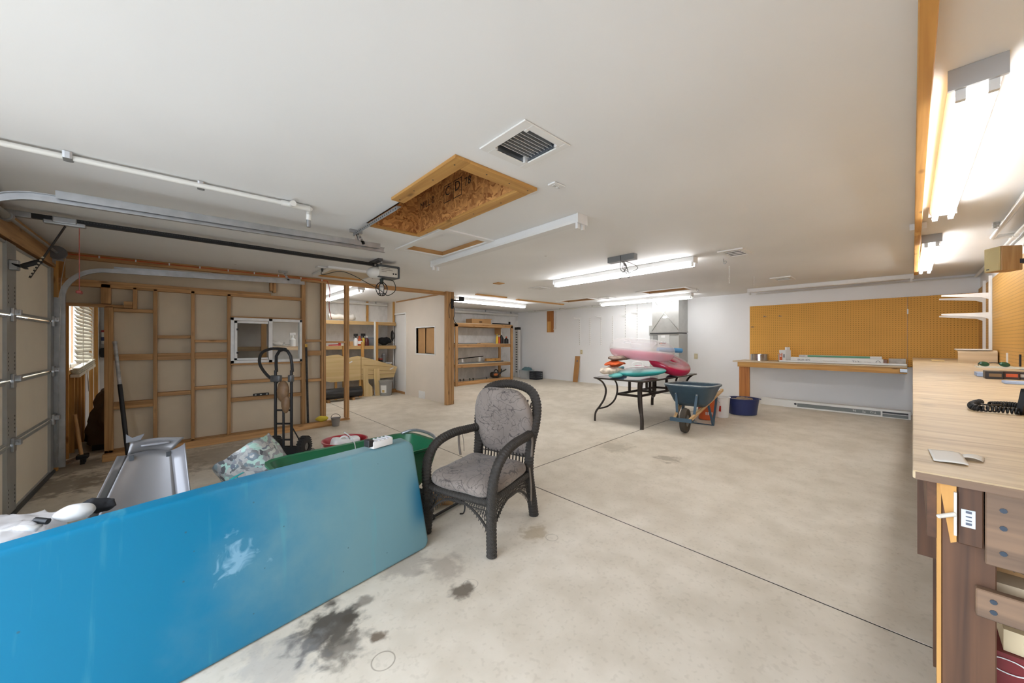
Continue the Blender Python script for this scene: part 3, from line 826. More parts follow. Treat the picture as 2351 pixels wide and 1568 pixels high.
for (x, y) in ((vx0, vy0), (vx0, vy1), (vx1, vy0), (vx1, vy1)):
    sx = 1 if x == vx0 else -1; sy = 1 if y == vy0 else -1
    mb = MB(); mb.box((x, y, CEIL - .012), (x + sx * .02, y + sy * .02, CEIL + .03)); mb.build('corner_clip', VENTW, vg)

def ceiling_register(label, x0, x1, y0, y1, n, along):
    v = thing('ceiling_register', label, 'vent', ((x0 + x1) / 2, (y0 + y1) / 2, CEIL - .02), 0, 'small ceiling vents')
    w = .05
    for a in ((x0, x0 + w, y0, y1), (x1 - w, x1, y0, y1), (x0 + w, x1 - w, y0, y0 + w), (x0 + w, x1 - w, y1 - w, y1)):
        mb = MB(); mb.box((a[0], a[2], CEIL - .016), (a[1], a[3], CEIL - .001)); mb.build('register_frame', VENTW, v)
    mb = MB(); mb.box((x0 + w, y0 + w, CEIL - .004), (x1 - w, y1 - w, CEIL - .001)); mb.build('dark_throat', mat('vent_shadow_steel', (34, 34, 34), .8), v)
    for k in range(n):
        t = (k + .5) / n
        mb = MB()
        if along == 'y':
            c = x0 + w + t * (x1 - x0 - 2 * w); M = Matrix.Translation((c, 0, CEIL - .014)) @ Matrix.Rotation(math.radians(50), 4, 'Y')
            mb.box((-.006, y0 + w, -.001), (.006, y1 - w, .001), M)
        else:
            c = y0 + w + t * (y1 - y0 - 2 * w); M = Matrix.Translation((0, c, CEIL - .014)) @ Matrix.Rotation(math.radians(50), 4, 'X')
            mb.box((x0 + w, -.009, -.001), (x1 - w, .009, .001), M)
        mb.build('slat', VENTW, v)
ceiling_register('square ceiling vent beside the right end of the central strip light', 4.95, 5.40, 1.36, 1.64, 4, 'y')
ceiling_register('small ceiling vent left of the central strip light', 5.40, 5.75, 5.10, 5.42, 4, 'y')
ceiling_register('small far ceiling vent between two attic hatches', 7.92, 8.27, 5.12, 5.41, 4, 'y')
ceiling_register('narrow ceiling vent above the pegboard bench', 7.70, 8.12, 1.40, 1.70, 3, 'y')

# ceiling outlet
ot = thing('ceiling_outlet', 'white duplex outlet plate on the ceiling beside the attic hatch', 'outlet', (2.0, 1.715, CEIL - .01))
mb = MB(); mb.box((1.94, 1.68, CEIL - .012), (2.055, 1.75, CEIL - .001), None, .003, 1); mb.build('cover_plate', WPLAST, ot)
for x in (1.975, 2.02):
    mb = MB(); mb.box((x - .014, 1.7, CEIL - .016), (x + .014, 1.73, CEIL - .011), None, .003, 1)
    s = mb.build('socket', WPLAST, ot)
    for dx in (-.006, .006):
        mb = MB(); mb.box((x + dx - .0015, 1.708, CEIL - .017), (x + dx + .0015, 1.722, CEIL - .0155)); mb.build('slot', BLACKP, s)
# wiring boxes next to the central light
GREYB = mat('junction_box_grey', (128, 130, 132), .5, .3)
jb = thing('wiring_box', 'pair of grey steel wiring boxes with loose cables on the ceiling', 'box', (4.3, 2.6, CEIL - .07))
mb = MB(); mb.box((4.24, 2.56, CEIL - .075), (4.33, 2.75, CEIL - .001)); mb.build('box_half', GREYB, jb)
mb = MB(); mb.box((4.24, 2.37, CEIL - .075), (4.33, 2.55, CEIL - .001)); mb.build('box_half', GREYB, jb)
for k, (dx, dy, l) in enumerate(((.05, .1, .16), (.1, .02, .2), (-.03, -.04, .22), (.12, -.1, .14))):
    mb = MB(); mb.tube(spline([(4.28, 2.55 + dy * .3, CEIL - .07), (4.28 + dx, 2.5 + dy, CEIL - .07 - l * .7), (4.35 + dx, 2.58 - dy, CEIL - .07 - l), (4.45, 2.62 + dy * .3, CEIL - .075 - l * .35), (4.42, 2.6, CEIL - .07)], 6), .004, 6)
    mb.build('loose_cable', mat('cable_grey', (90, 88, 84), .6), jb)

# pipes, screw hooks and pull chains on the ceiling
PVC = mat('pvc_pipe', (226, 225, 220), .35, var=.04)
pp = thing('ceiling_pipe', 'long white plastic pipe strapped to the ceiling ending in elbows', 'pipe', (0, 3.35, CEIL - .03))
yp = 3.32
mb = MB(); mb.cyl((X0 + .01, yp + .07, CEIL - .03), (.72, yp + .02, CEIL - .03), .017); mb.build('pipe_run', PVC, pp, True, 40)
mb = MB(); mb.cyl((.6, yp + .02, CEIL - .03), (.8, yp + .02, CEIL - .03), .023); mb.cyl((.66, yp + .02, CEIL - .03), (.66, yp - .09, CEIL - .05), .021)
mb.build('tee_fitting', PVC, pp, True, 40)
mb = MB(); mb.cyl((.8, yp + .02, CEIL - .03), (.81, yp + .09, CEIL - .045), .021); mb.cyl((.81, yp + .09, CEIL - .045), (.81, yp + .1, CEIL - .10), .02); mb.build('elbow_fitting', PVC, pp, True, 40)
mb = MB(); mb.cyl((.81, yp + .1, CEIL - .1), (.81, yp + .1, CEIL - .16), .016); mb.build('steel_nipple', STEEL, pp, True, 40)
for x in (-.48, .12):
    mb = MB(); mb.tube([(x, yp + .02, CEIL - .004), (x, yp + .03, CEIL - .04), (x, yp + .06, CEIL - .053), (x, yp + .085, CEIL - .04), (x, yp + .12, CEIL - .006)], .012, 6, flat=(1.6, .2)); mb.build('pipe_strap', STEEL, pp)

HOOKS = []
for (u, v, lab) in ((1556, 614, 'steel screw hook under the ceiling beside the central strip light'), (1661, 602, 'steel screw hook under the ceiling beside the square vent'), (1600, 670, 'steel screw hook at the ceiling by the furnace light'), (704, 492, 'steel screw clip on the ceiling near the pipe elbow')):
    p = P(u, v - 8, z=CEIL)
    mb = MB(); mb.tube([p, p + V((0, 0, -.04))] + arc(p + V((0, -.018, -.05)), .018, PI / 2, PI * 2, 8, (0, 1, 0)), .005, 6)
    tag(mb.build('screw_hook', STEEL), lab, 'hook', 'screw hooks')
for (u, v0, v1, lab) in ((1674, 616, 652, 'white pull chain hanging from the ceiling near the square vent'), (1731, 640, 662, 'white pull chain hanging before the unlit wall light')):
    a = P(u, v0 - 6, z=CEIL - .002); L = (v1 - v0) / FOC * (V((a.x, a.y, 0)).length)
    c = thing('pull_chain', lab, 'chain', a)
    for k in range(int(L / .022)):
        mb = MB(); mb.sphere(a + V((0, 0, -.012 - k * .022)), (.005, .005, .009), 6); mb.build('link', WPLAST, c, True)

for lab, pts, r in (('lagged white pipe along the top of the shelf wall', [(4.75, 10.2, 2.50), (9.6, 10.2, 2.50)], .05), ('thin white pipe along the top of the far wall', [(9.6, 4.9, 2.585), (9.6, 9.6, 2.585)], .018), ('white pipe along the alcove ceiling edge', [(-.3, 10.2, 2.54), (4.45, 10.2, 2.54)], .03)):
    c = thing('overhead_pipe', lab, 'pipe', (V(pts[0]) + V(pts[1])) / 2, 0, 'overhead pipes')
    mb = MB(); mb.cyl(pts[0], pts[1], r, seg=12); mb.build('pipe_run', PVC, c, True, 40)
    for f in (.12, .4, .68, .93):
        q = V(pts[0]).lerp(V(pts[1]), f); mb = MB(); mb.cbox(q + V((0, 0, (CEIL - q.z) / 2 - .002)), (.03, .03, CEIL - q.z - .004 + r * .2)); mb.build('pipe_hanger', STEEL, c)
# ================================================================ GARAGE DOOR GEAR
def channel(mb, path, up, w=.05, h=.028, t=.004):
    """C-shaped track swept along a path; up = direction the back of the channel faces at every point"""
    prof = [(-w / 2, h), (-w / 2, 0), (w / 2, 0), (w / 2, h)]
    inner = [(w / 2 - t, h), (w / 2 - t, t), (-w / 2 + t, t), (-w / 2 + t, h)]
    prof = prof + inner
    b2 = bmesh.new(); rings = []
    for i, p in enumerate(path):
        a = path[max(i - 1, 0)]; b = path[min(i + 1, len(path) - 1)]
        d = (b - a).normalized(); u = V(up).normalized(); s = d.cross(u).normalized()
        rings.append([b2.verts.new(p + s * q[0] + u * q[1]) for q in prof])
    n = len(prof)
    for a, b in zip(rings, rings[1:]):
        for k in range(n):
            l = (k + 1) % n
            b2.faces.new((a[k], a[l], b[l], b[k]))
    bmesh.ops.recalc_face_normals(b2, faces=b2.faces[:])
    mb._merge(b2)

def track(name, label, y, side, z0, z1, xend):
    t = thing(name, label, 'track', (X0 + .1, y, fz(X0)), 0, 'garage door tracks')
    xv = X0 + .10; R = .36; zc = z0 - R
    path = [V((xv, y, fz(X0) + .05)), V((xv, y, zc))] + arc((xv + R, y, zc), R, PI, PI / 2, 12)[1:] + [V((xend, y, z1))]
    path = [V(p) for p in path]
    mb = MB(); channel(mb, path, (0, side, 0)); mb.build('track_rail', STEEL, t, True, 30)
    # stiffening angle along the level part
    a = V((xv + R + .05, y + side * .03, z0 + .03)); b = V((xend - .05, y + side * .03, z1 + .03))
    mb = MB(); mb.beam(a, b, .004, .05); mb.beam(a + V((0, -side * .012, .025)), b + V((0, -side * .012, .025)), .028, .004); mb.build('stiffener', STEEL, t)
    mb = MB(); mb.box((X0 + .03, y + side * .03, fz(X0) + .05), (X0 + .10, y + side * .034, zc)); mb.box((X0 + .0, y + side * .034, fz(X0) + .05), (X0 + .005, y + side * .09, zc)); mb.build('jamb_angle', STEEL, t)
    for z in (.25, .85, 1.45, 1.95):
        mb = MB(); mb.cbox((X0 + .06, y + side * .036, z), (.06, .006, .05)); mb.build('bracket', STEEL, t)
    # hanger
    mb = MB(); mb.beam((xend - .22, y + side * .03, z1 + .02), (xend - .30, y + side * .03, CEIL), .03, .004, (0, 1, 0)); mb.beam((xend - .36, y + side * .03, CEIL - .016), (xend - .24, y + side * .03, CEIL - .016), .03, .03); mb.build('hanger_strap', STEEL, t)
    for k in range(5):
        f = (k + .5) / 5; q = V((xend - .22 - .08 * f, y + side * .03 - .0 , z1 + .02 + f * (CEIL - z1 - .02)))
        mb = MB(); mb.cyl(q + V((0, -.004, 0)), q + V((0, .004, 0)), .006, seg=8); mb.build('strap_hole', BLACKP, t)
    return t
track('door_track', 'curved steel door track running beside the stud wall', 6.70, 1, 2.375, 2.455, 1.53)
tk = track('door_track', 'long steel door track hanging across the upper ceiling', 3.80, -1, 2.43, 2.47, 1.62)
# slotted angle tying the upper track to the ceiling
sa = thing('slotted_angle', 'slotted steel angle iron crossing the open hatch to the track', 'angle iron', (1.32, 3.2, CEIL - .03))
mb = MB(); mb.beam((1.322, 2.80, CEIL - .026), (1.322, 3.80, CEIL - .026), .036, .003); mb.beam((1.304, 2.80, CEIL - .042), (1.304, 3.80, CEIL - .042), .003, .034); mb.build('angle_leg', STEEL, sa)
mb = MB(); mb.beam((1.322, 3.79, CEIL - .03), (1.35, 3.80, 2.5), .034, .004, (0, 1, 0)); mb.build('drop_leg', STEEL, sa)
for k in range(22):
    mb = MB(); mb.cyl((1.302, 2.83 + k * .042, CEIL - .042), (1.3015, 2.83 + k * .042, CEIL - .042), .007, seg=8); mb.build('slot', BLACKP, sa)

ts = thing('torsion_shaft', 'steel torsion shaft with spring and cable drum above the door', 'shaft', (X0 + .09, 5.4, 2.50))
mb = MB(); mb.cyl((X0 + .09, 3.75, 2.50), (X0 + .09, 6.58, 2.505), .013); mb.build('shaft_rod', STEEL, ts, True, 40)
mb = MB()
mb.lathe([(.026 + (.004 if k % 2 else 0), k * .012) for k in range(72)], (0, 0, 0), 14, Matrix.Translation((X0 + .09, 3.98, 2.50)) @ Matrix.Rotation(-PI / 2, 4, 'X')); mb.build('torsion_spring', mat('spring_steel', (150, 146, 136), .5, .5), ts, True)
mb = MB(); mb.cyl((X0 + .09, 4.84, 2.50), (X0 + .09, 4.89, 2.50), .04); mb.build('winding_cone', STEEL, ts, True, 40)
mb = MB(); mb.lathe([(0, 0), (.075, 0), (.075, .008), (.06, .012), (.06, .04), (.075, .044), (.075, .052), (0, .052)], (0, 0, 0), 24, Matrix.Translation((X0 + .09, 6.50, 2.505)) @ Matrix.Rotation(-PI / 2, 4, 'X')); mb.build('cable_drum', mat('drum_metal', (112, 112, 114), .5, .5), ts, True, 40)
mb = MB(); mb.tube([(X0 + .15, 6.56, 2.5), (X0 + .10, 6.66, 2.2), (X0 + .06, 6.69, .1)], .003, 6); mb.build('lift_cable', STEEL, ts)
mb = MB(); mb.box((X0 + .047, 6.585, 2.42), (X0 + .13, 6.59, 2.56)); mb.box((X0 + .047, 6.59, 2.40), (X0 + .052, 6.72, 2.58)); mb.build('bearing_plate', STEEL, ts)

# opener
YO = 5.02
op = thing('garage_door_opener', 'garage door opener hung from the ceiling with black rail', 'opener', (2.1, YO, 2.4))
ZR = 2.562
mb = MB(); mb.box((X0 + .05, YO - .022, ZR - .02), (2.0, YO + .022, ZR + .02)); rail = mb.build('rail', BLACKM, op)
mb = MB()
for k in range(150): mb.cbox((X0 + .3 + k * .0185, YO - .0225, ZR + .006), (.009, .002, .006))
ch = mb.build('drive_chain', mat('chain_steel', (70, 70, 72), .45, .6), rail); ch['kind'] = 'stuff'
mb = MB(); mb.cbox((X0 + .12, YO, ZR), (.14, .05, .05), None, .008); mb.build('header_bracket', STEEL, op)
cp = P(150, 513, y=YO)
mb = MB(); mb.cbox((cp.x, YO, ZR - .03), (.24, .06, .035), None, .008); mb.cbox((cp.x, YO, ZR - .005), (.14, .075, .05), None, .008); mb.build('trolley', STEEL, op)
ar0 = V((cp.x + .0, YO, ZR - .05)); ar1 = P(68, 638, y=YO)
mb = MB(); mb.beam(ar0, ar1, .006, .045, (0, 1, 0)); arm = mb.build('door_arm', BLACKM, op)
d = (ar1 - ar0)
for k in range(7):
    q = ar0 + d * (.62 + .055 * k)
    mb = MB(); mb.cyl(q + V((0, -.026, 0)), q + V((0, -.0245, 0)), .008, seg=8); mb.build('arm_hole', mat('hole_light', (190, 180, 160)), arm)
j = ar0 + d * .68
mb = MB(); mb.tube(spline([j, j + V((-.10, 0, -.06)), V((X0 + .14, YO + .1, ar1.z + .1)), V((X0 + .06, YM - .08, ar1.z + .12))], 6), .02, 8, flat=(.25, 1)); mb.build('curved_arm', BLACKM, op, True, 40)
mb = MB(); mb.cbox((X0 + .06, YM - .06, ar1.z + .12), (.06, .06, .09), None, .01); mb.build('door_bracket', STEEL, op)
# release cord
cr0 = V((cp.x + .08, YO, ZR - .05)); cr1 = P(175, 668, y=YO)
mb = MB(); mb.tube([cr0, V((cr0.x, YO, cr1.z))], .003, 6); mb.build('release_cord', mat('red_cord', (170, 88, 80), .7), op)
mb = MB(); mb.cbox((cr0.x, YO, cr1.z - .01), (.035, .085, .028), None, .008); mb.build('release_handle', mat('red_handle', (150, 62, 54), .5), op)
# motor head
mb = MB(); mb.box((2.03, YO - .115, 2.395), (2.30, YO + .115, 2.53), None, .012, 2); mb.build('motor_housing', mat('opener_beige', (196, 190, 178), .45, var=.05, scale=14), op, True, 40)
mb = MB(); mb.box((2.02, YO - .125, 2.53), (2.32, YO + .125, 2.556), None, .006, 1); mb.build('chassis_top', mat('chassis_grey', (74, 76, 78), .45), op)
mb = MB(); mb.box((2.02, YO - .12, 2.385), (2.31, YO + .12, 2.396)); mb.build('chassis_bottom', mat('chassis_grey', (74, 76, 78)), op)
mb = MB(); mb.box((2.30, YO - .125, 2.39), (2.32, YO + .125, 2.54)); mb.build('end_cover', mat('chassis_grey', (74, 76, 78)), op)
mb = MB(); mb.sphere((2.03, YO, 2.45), (.13, .11, .085), 20); mb.build('light_lens', mat('lens_white', (224, 221, 214), .3), op, True)
for dx in (.2, .235):
    mb = MB(); mb.cyl((2.03 + dx, YO - .117, 2.445), (2.03 + dx, YO - .1145, 2.445), .012, seg=12); mb.build('terminal_knob', BLACKP, op)
for k in range(3):
    mb = MB(); mb.box((2.06, YO - .1158, 2.505 - k * .022), (2.06 + (.12, .16, .07)[k], YO - .1149, 2.512 - k * .022)); mb.build('printed_line', mat('print_grey', (126, 118, 110)), op)
for s in (-1, 1):
    mb = MB(); mb.beam((2.12 + .06 * s, YO + .09 * s, 2.556), (2.05, YO + .14 * s, CEIL), .026, .004, (0, 1, 0)); mb.build('hanger_strap', STEEL, op)
mb = MB(); mb.box((1.98, YO - .2, CEIL - .035), (2.04, YO + .2, CEIL - .001)); mb.build('ceiling_angle', mat('dark_angle', (88, 88, 90), .45, .5), op)

# caged work lamp hooked under the opener
cg = thing('cage_work_lamp', 'black wire-caged work lamp with coiled cord hanging below the opener', 'work lamp', (2.08, YO - .02, 2.2))
cc = V((2.10, YO - .02, 2.252))
mb = MB(); mb.lathe([(0, .13), (.02, .13), (.026, .1), (.02, .07), (.016, .05)], cc, 12); mb.build('lamp_socket', mat('lamp_green', (36, 48, 42), .5), cg, True, 40)
for k in range(8):
    a = k * PI / 4
    mb = MB(); mb.tube(spline([cc + V((.018 * math.cos(a), .018 * math.sin(a), .08)), cc + V((.07 * math.cos(a), .07 * math.sin(a), .03)), cc + V((.08 * math.cos(a), .08 * math.sin(a), -.03)), cc + V((.045 * math.cos(a), .045 * math.sin(a), -.1)), cc + V((.0, 0, -.115))], 5), .0045, 6); mb.build('cage_wire', BLACKM, cg, True)
for z, r in ((-.085, .055), (.0, .08)):
    mb = MB(); mb.tube(arc(cc + V((0, 0, z)), r, 0, 2 * PI, 20, (1, 0, 0), (0, 1, 0))[:-1], .004, 6, True); mb.build('cage_ring', BLACKM, cg, True)
mb = MB(); mb.sphere(cc + V((0, 0, -.0)), (.03, .03, .045), 12); mb.build('bulb', mat('lens_white', (224, 221, 214)), cg, True)
mb = MB(); mb.tube(spline([cc + V((0, 0, .13)), cc + V((.03, -.05, .12)), cc + V((.16, -.03, .1)), cc + V((.2, 0, -.02)), cc + V((.1, .02, -.1)), cc + V((.03, .05, -.05)), cc + V((-.1, .15, .05)), V((1.75, 5.5, 2.50)), V((1.60, 5.95, 2.50)), V((1.60, 5.98, 2.575))], 8), .005, 6); mb.build('power_cord', mat('lamp_green', (36, 48, 42)), cg, True)
so = thing('ceiling_socket', 'white ceiling socket with black plug near the door opener', 'outlet', (1.6, 5.98, CEIL - .03))
mb = MB(); mb.cbox((1.60, 5.98, CEIL - .012), (.16, .12, .022), None, .005); mb.build('cover_plate', WPLAST, so)
mb = MB(); mb.cyl((1.60, 5.98, CEIL - .024), (1.60, 5.98, CEIL - .07), .018, .012, 10); mb.build('plug', BLACKP, so)

# orange cable stapled along the top plate of the stud wall
ca = thing('stapled_cable', 'orange cable stapled along the top of the stud wall', 'cable', (1, SY - .02, CEIL - .03))
mb = MB(); mb.tube([(X0 + .06, SY - .014, CEIL - .03), (xR + .02, SY - .014, CEIL - .034)], .008, 6); mb.build('cable_run', mat('orange_cable', (196, 92, 40), .5), ca)
for k in range(9):
    mb = MB(); mb.cbox((X0 + .35 + k * .33, SY - .02, CEIL - .03), (.014, .01, .03)); mb.build('staple', WPLAST, ca)
mb = MB(); mb.tube(spline([(xR + .02, SY - .014, CEIL - .03), (xR + .06, SY - .02, CEIL - .2), (xR + .05, SY - .02, CEIL - .5), (xR + .09, SY - .02, CEIL - .72)], 6), .006, 6); mb.build('cable_tail', mat('red_cable', (168, 60, 44), .5), ca)
# ================================================================ THINGS BY THE STUD WALL
def beam_floor(name, label, cat, p, q, w, h, m, **k): ...
# loose timber in front of the wall
a = P(233, 1072); b = P(766, 992)
a = V((-.70, 6.86, 0)); b = V((P(766, 985, y=6.86).x, 6.86, 0))
mb = MB(); mb.box((-.70, 6.82, 0), (b.x, 6.91, .09), Matrix.Shear('XY', 4, (0, 0)), .004, 1)
for v in mb.bm.verts: v.co.z += fz(v.co.x)
tag(mb.build('loose_timber', PINE('x')), 'long square timber lying along the foot of the stud wall', 'timber')
# black-and-white pole
p0 = P(264, 789, y=7.06); p1 = V((-.46, 6.68, fz(-.47) + .015))
pl = thing('paint_pole', 'black pole with paint-spattered silver top leaning on stud wall', 'pole', p1)
m_ = p0.lerp(p1, .36)
mb = MB(); mb.cyl(p0, m_, .02, seg=10); mb.build('upper_tube', mat('worn_silver_paint', (178, 178, 178), .4, .3, var=.35, scale=18), pl, True, 40)
mb = MB(); mb.cyl(m_, p1, .023, seg=10); mb.build('lower_tube', BLACKM, pl, True, 40)
mb = MB(); mb.cyl(p0, p0 + (p0 - p1).normalized() * .03, .023, seg=10); mb.build('end_cap', mat('worn_silver_paint', (178, 178, 178)), pl, True, 40)
# black spattered stick with yellow tip
p0 = P(703, 797, y=7.05); p1 = V((P(707, 960, y=7.0).x, 6.985, fz(1.6) + .005))
st = thing('spattered_stick', 'thin black spattered stick with yellow tip leaning by the window', 'stick', p1)
mb = MB(); mb.cyl(p0, p1, .018, seg=8); mb.build('shaft', mat('spattered_black', (36, 36, 36), .6, var=.9, scale=40), st, True, 40)
mb = MB(); mb.cyl(p0, p0 + (p0 - p1).normalized() * .05, .02, seg=8); mb.build('tip', mat('yellow_tip', (206, 164, 70)), st, True, 40)
# small black spirit level on a blocking piece
q = P(598, 908, y=SY - .01)
lv = thing('torpedo_level', 'small black level resting on the blocking under the window', 'level', (q.x, SY - .03, q.z))
mb = MB(); mb.box((q.x - .10, SY - .05, q.z + .002), (q.x + .11, SY - .015, q.z + .04), None, .004, 1); mb.build('level_body', BLACKP, lv)
for dx in (-.07, .0, .08):
    mb = MB(); mb.box((q.x + dx - .012, SY - .053, q.z + .012), (q.x + dx + .012, SY - .049, q.z + .03)); mb.build('vial', mat('vial', (180, 186, 180), .3), lv)
# yellow rag and small metal pail at the end of the wall
q = V((1.86, 6.99, fz(1.86)))
mb = MB(); mb.sphere((1.83, 6.865, fz(1.83) + .140), (.11, .05, .045), 20); mb.jitter(.02, 14)
tag(mb.build('yellow_rag', mat('yellow_cloth', (208, 186, 60), .85), None, True), 'crumpled yellow rag on the loose timber end', 'rag')
pb = V((2.02, 6.74, fz(2.0)))
pa = thing('small_pail', 'small grey metal pail on the floor at the stud wall end', 'pail', pb)
mb = MB(); mb.lathe([(0, .004), (.055, .004), (.075, .14), (.08, .145), (.07, .14), (.05, .01), (0, .01)], pb, 20); mb.build('pail_body', mat('pail_grey', (150, 146, 142), .5, .4), pa, True, 40)
mb = MB(); mb.tube(arc(pb + V((0, 0, .145)), .076, 0, PI, 12, (1, 0, 0), (0, .5, .8)), .004, 6); mb.build('bail_handle', BLACKM, pa)

# brown dust cover over a parked machine behind the wall
dc = thing('covered_machine', 'machine on the floor under a brown fabric cover behind the door opening', 'covered machine', (-.66, 8.0, fz(-.7)))
def cover(s, t):
    a = s * 2 * PI; h = t
    rx = .32 * (1 - .62 * h ** 1.6) + .03 * math.sin(a * 5 + h * 4) * (1 - h * .5); ry = .62 * (1 - .66 * h ** 1.5) + .04 * math.sin(a * 7 + 1 + h * 3)
    z = fz(-.6) + .10 + h * .72 + .02 * math.sin(a * 9)
    c = V((-.64, 8.02, 0)) + V((-.05 * h, -.05 * h, 0))
    p = c + V((rx * math.cos(a), ry * math.sin(a), z))
    return p + mnoise.noise_vector(p * 5.5) * .06
mb = MB(); mb.grid(cover, 60, 26); top = [v for v in mb.bm.verts]
mb.sphere((-.69, 7.97, fz(-.6) + .80), (.14, .21, .05), 16); mb.jitter(.012, 16)
mb.build('fabric_cover', mat('brown_cover', (86, 66, 48), .85, var=.25, scale=5), dc, True)
mb = MB(); mb.box((-.88, 7.65, fz(-.7)), (-.42, 8.5, fz(-.4) + .2)); mb.build('machine_body', BLACKP, dc)
for yy in (7.76, 8.4):
    mb = MB(); mb.lathe([(.05, -.04), (.13, -.04), (.15, -.02), (.15, .02), (.13, .04), (.05, .04)], (0, 0, 0), 20, Matrix.Translation((-.42, yy, fz(-.36) + .152)) @ Matrix.Rotation(PI / 2, 4, 'Y')); mb.build('wheel', RUBBER, dc, True, 40)
# odds and ends seen through the door opening, on the rear wall
pq = V((-.97, 10.25, 0))
pv = thing('white_downpipe', 'white plastic pipe with black coupling standing in the rear corner', 'pipe', (pq.x, 10.25, 1.0))
mb = MB(); mb.cyl((pq.x, 10.25, 1.36), (pq.x, 10.25, CEIL - .001), .05); mb.build('pipe_run', PVC, pv, True, 40)
mb = MB(); mb.box((pq.x - .1, 10.18, 1.2), (pq.x + .1, Y1, 1.38), None, .02); mb.build('coupling', BLACKP, pv)
ct = P(236, 775, y=10.2)
for k, (xx) in enumerate((-.84, -.66, -.48, -.28)):
    mb = MB(); mb.box((xx, 10.29, fz(xx) + .001), (xx + .045, Y1 - .001, CEIL - .001)); tag(mb.build('rear_stud', PINEY('z')), ('pine stud on the rear wall in the corner by the blind window', 'second pine stud on the rear wall beyond the door opening', 'third pine stud on the rear wall beyond the door opening', 'fourth pine stud on the rear wall behind the tan drywall', 'fifth pine stud on the rear wall behind the tan drywall')[k], 'stud', 'studs on the rear wall')
cg_ = thing('caulk_tube', 'white and blue caulking tube held upright on the rear wall stud', 'caulk tube', (ct.x, 10.25, ct.z - .1))
mb = MB(); mb.cyl((ct.x, 10.265, ct.z - .12), (ct.x, 10.265, ct.z + .1), .026); mb.build('cartridge', WPLAST, cg_, True, 40)
mb = MB(); mb.cyl((ct.x, 10.265, ct.z - .06), (ct.x, 10.265, ct.z + .01), .0265); mb.build('blue_band', mat('navy_print', (38, 58, 110), .5), cg_, True, 40)
mb = MB(); mb.cyl((ct.x, 10.265, ct.z + .1), (ct.x, 10.265, ct.z + .14), .0265); mb.build('red_band', mat('red_print', (170, 50, 50), .5), cg_, True, 40)
# broom and stick in the jamb
bp = V((X0 + .16, 6.92, fz(X0)))
br = thing('broom_handle', 'wooden tool handle propped behind the door track', 'tool', bp)
mb = MB(); mb.cyl(bp + V((.06, 0, .12)), bp + V((.0, .06, .62)), .018, seg=10); mb.build('wooden_shaft', PINE('z'), br, True, 40)
mb = MB(); mb.cbox(bp + V((.07, 0, .10)), (.1, .12, .05), None, .01); mb.cbox(bp + V((.09, -.03, .06)), (.03, .08, .06), None, .008); mb.cbox(bp + V((.07, 0, .035)), (.04, .04, .07)); mb.build('clamp_head', BLACKM, br)
q = P(165, 1060)
mb = MB(); mb.beam(V((q.x - .1, q.y - .25, fz(q.x) + .016)), V((q.x + .06, q.y + .12, fz(q.x) + .016)), .06, .03); tag(mb.build('floor_stick', GREYW('y')), 'short weathered stick on the floor by the door track', 'stick')

# hand truck
hp = V((.98, 5.33, fz(.98)))
ht = thing('hand_truck', 'black convertible hand truck with looped handle and rubber wheels', 'hand truck', hp, math.radians(-42))
HB = mat('hand_truck_black', (34, 34, 35), .4, .2)
def H(x, y, z): return (x, y, z)
for s in (-1, 1):
    mb = MB(); mb.tube([(s * .10, 0, .06), (s * .10, 0, 1.12)], .017, 10); mb.build('side_rail', HB, ht, True, 40, world=False)
    mb = MB(); M = Matrix.Translation((s * .19, .12, .13)) @ Matrix.Rotation(PI / 2, 4, 'Y')
    mb.lathe([(.05, -.04), (.1, -.045), (.13, -.025), (.13, .025), (.1, .045), (.05, .04)], (0, 0, 0), 26, M); wh = mb.build('wheel', RUBBER, ht, True, 40, world=False)
    for k in range(26):
        a = k * 2 * PI / 26
        mb = MB(); mb.cbox((s * .19, .12 + .13 * math.cos(a), .13 + .13 * math.sin(a)), (.07, .01, .012), None); o = mb.build('tread_lug', RUBBER, wh, world=False)
    mb = MB(); mb.lathe([(0, -.03), (.055, -.03), (.05, .03), (0, .03)], (0, 0, 0), 16, M); mb.build('hub', mat('hub_grey', (120, 118, 114), .5, .4), wh, True, 40, world=False)
mb = MB(); mb.tube([(-.1, .02, 1.1), (-.1, .01, 1.2), (-.09, 0, 1.30), (-.05, 0, 1.365), (0, 0, 1.38), (.05, 0, 1.365), (.09, 0, 1.30), (.1, .01, 1.2), (.1, .02, 1.1)], .018, 10); mb.build('top_loop', HB, ht, True, 40, world=False)
mb = MB(); mb.tube(spline([(-.09, .02, .96), (-.22, .02, 1.06), (-.31, .02, 1.20), (-.29, .02, 1.33), (-.17, .02, 1.39), (.02, .02, 1.385)], 6), .018, 10); mb.build('grip_loop', RUBBER, ht, True, 40, world=False)
for z in (.25, .45, .62):
    mb = MB(); mb.tube([(-.1, 0, z), (.1, 0, z)], .012, 8); mb.build('cross_bar', HB, ht, True, 40, world=False)
mb = MB(); mb.tube([(0, 0, .1), (0, 0, .9)], .014, 8); mb.build('centre_rail', HB, ht, True, 40, world=False)
for s in (-1, 1):
    mb = MB(); mb.tube([(s * .1, .0, .42), (s * .17, .12, .14)], .008, 8); mb.build('axle_brace', HB, ht, True, 40, world=False)
mb = MB(); mb.tube([(-.22, .12, .13), (.22, .12, .13)], .010, 8); mb.build('axle', HB, ht, True, 40, world=False)
mb = MB(); mb.box((-.17, -.24, .012), (.17, -.02, .022)); mb.box((-.17, -.02, .012), (.17, -.01, .16)); mb.build('nose_plate', HB, ht, world=False)
mb = MB(); mb.sphere((.0, -.015, .86), (.075, .05, .14), 16); mb.jitter(.015, 10); mb.build('brown_padding', mat('brown_padding', (134, 104, 74), .5, var=.2, scale=14), ht, True, world=False)
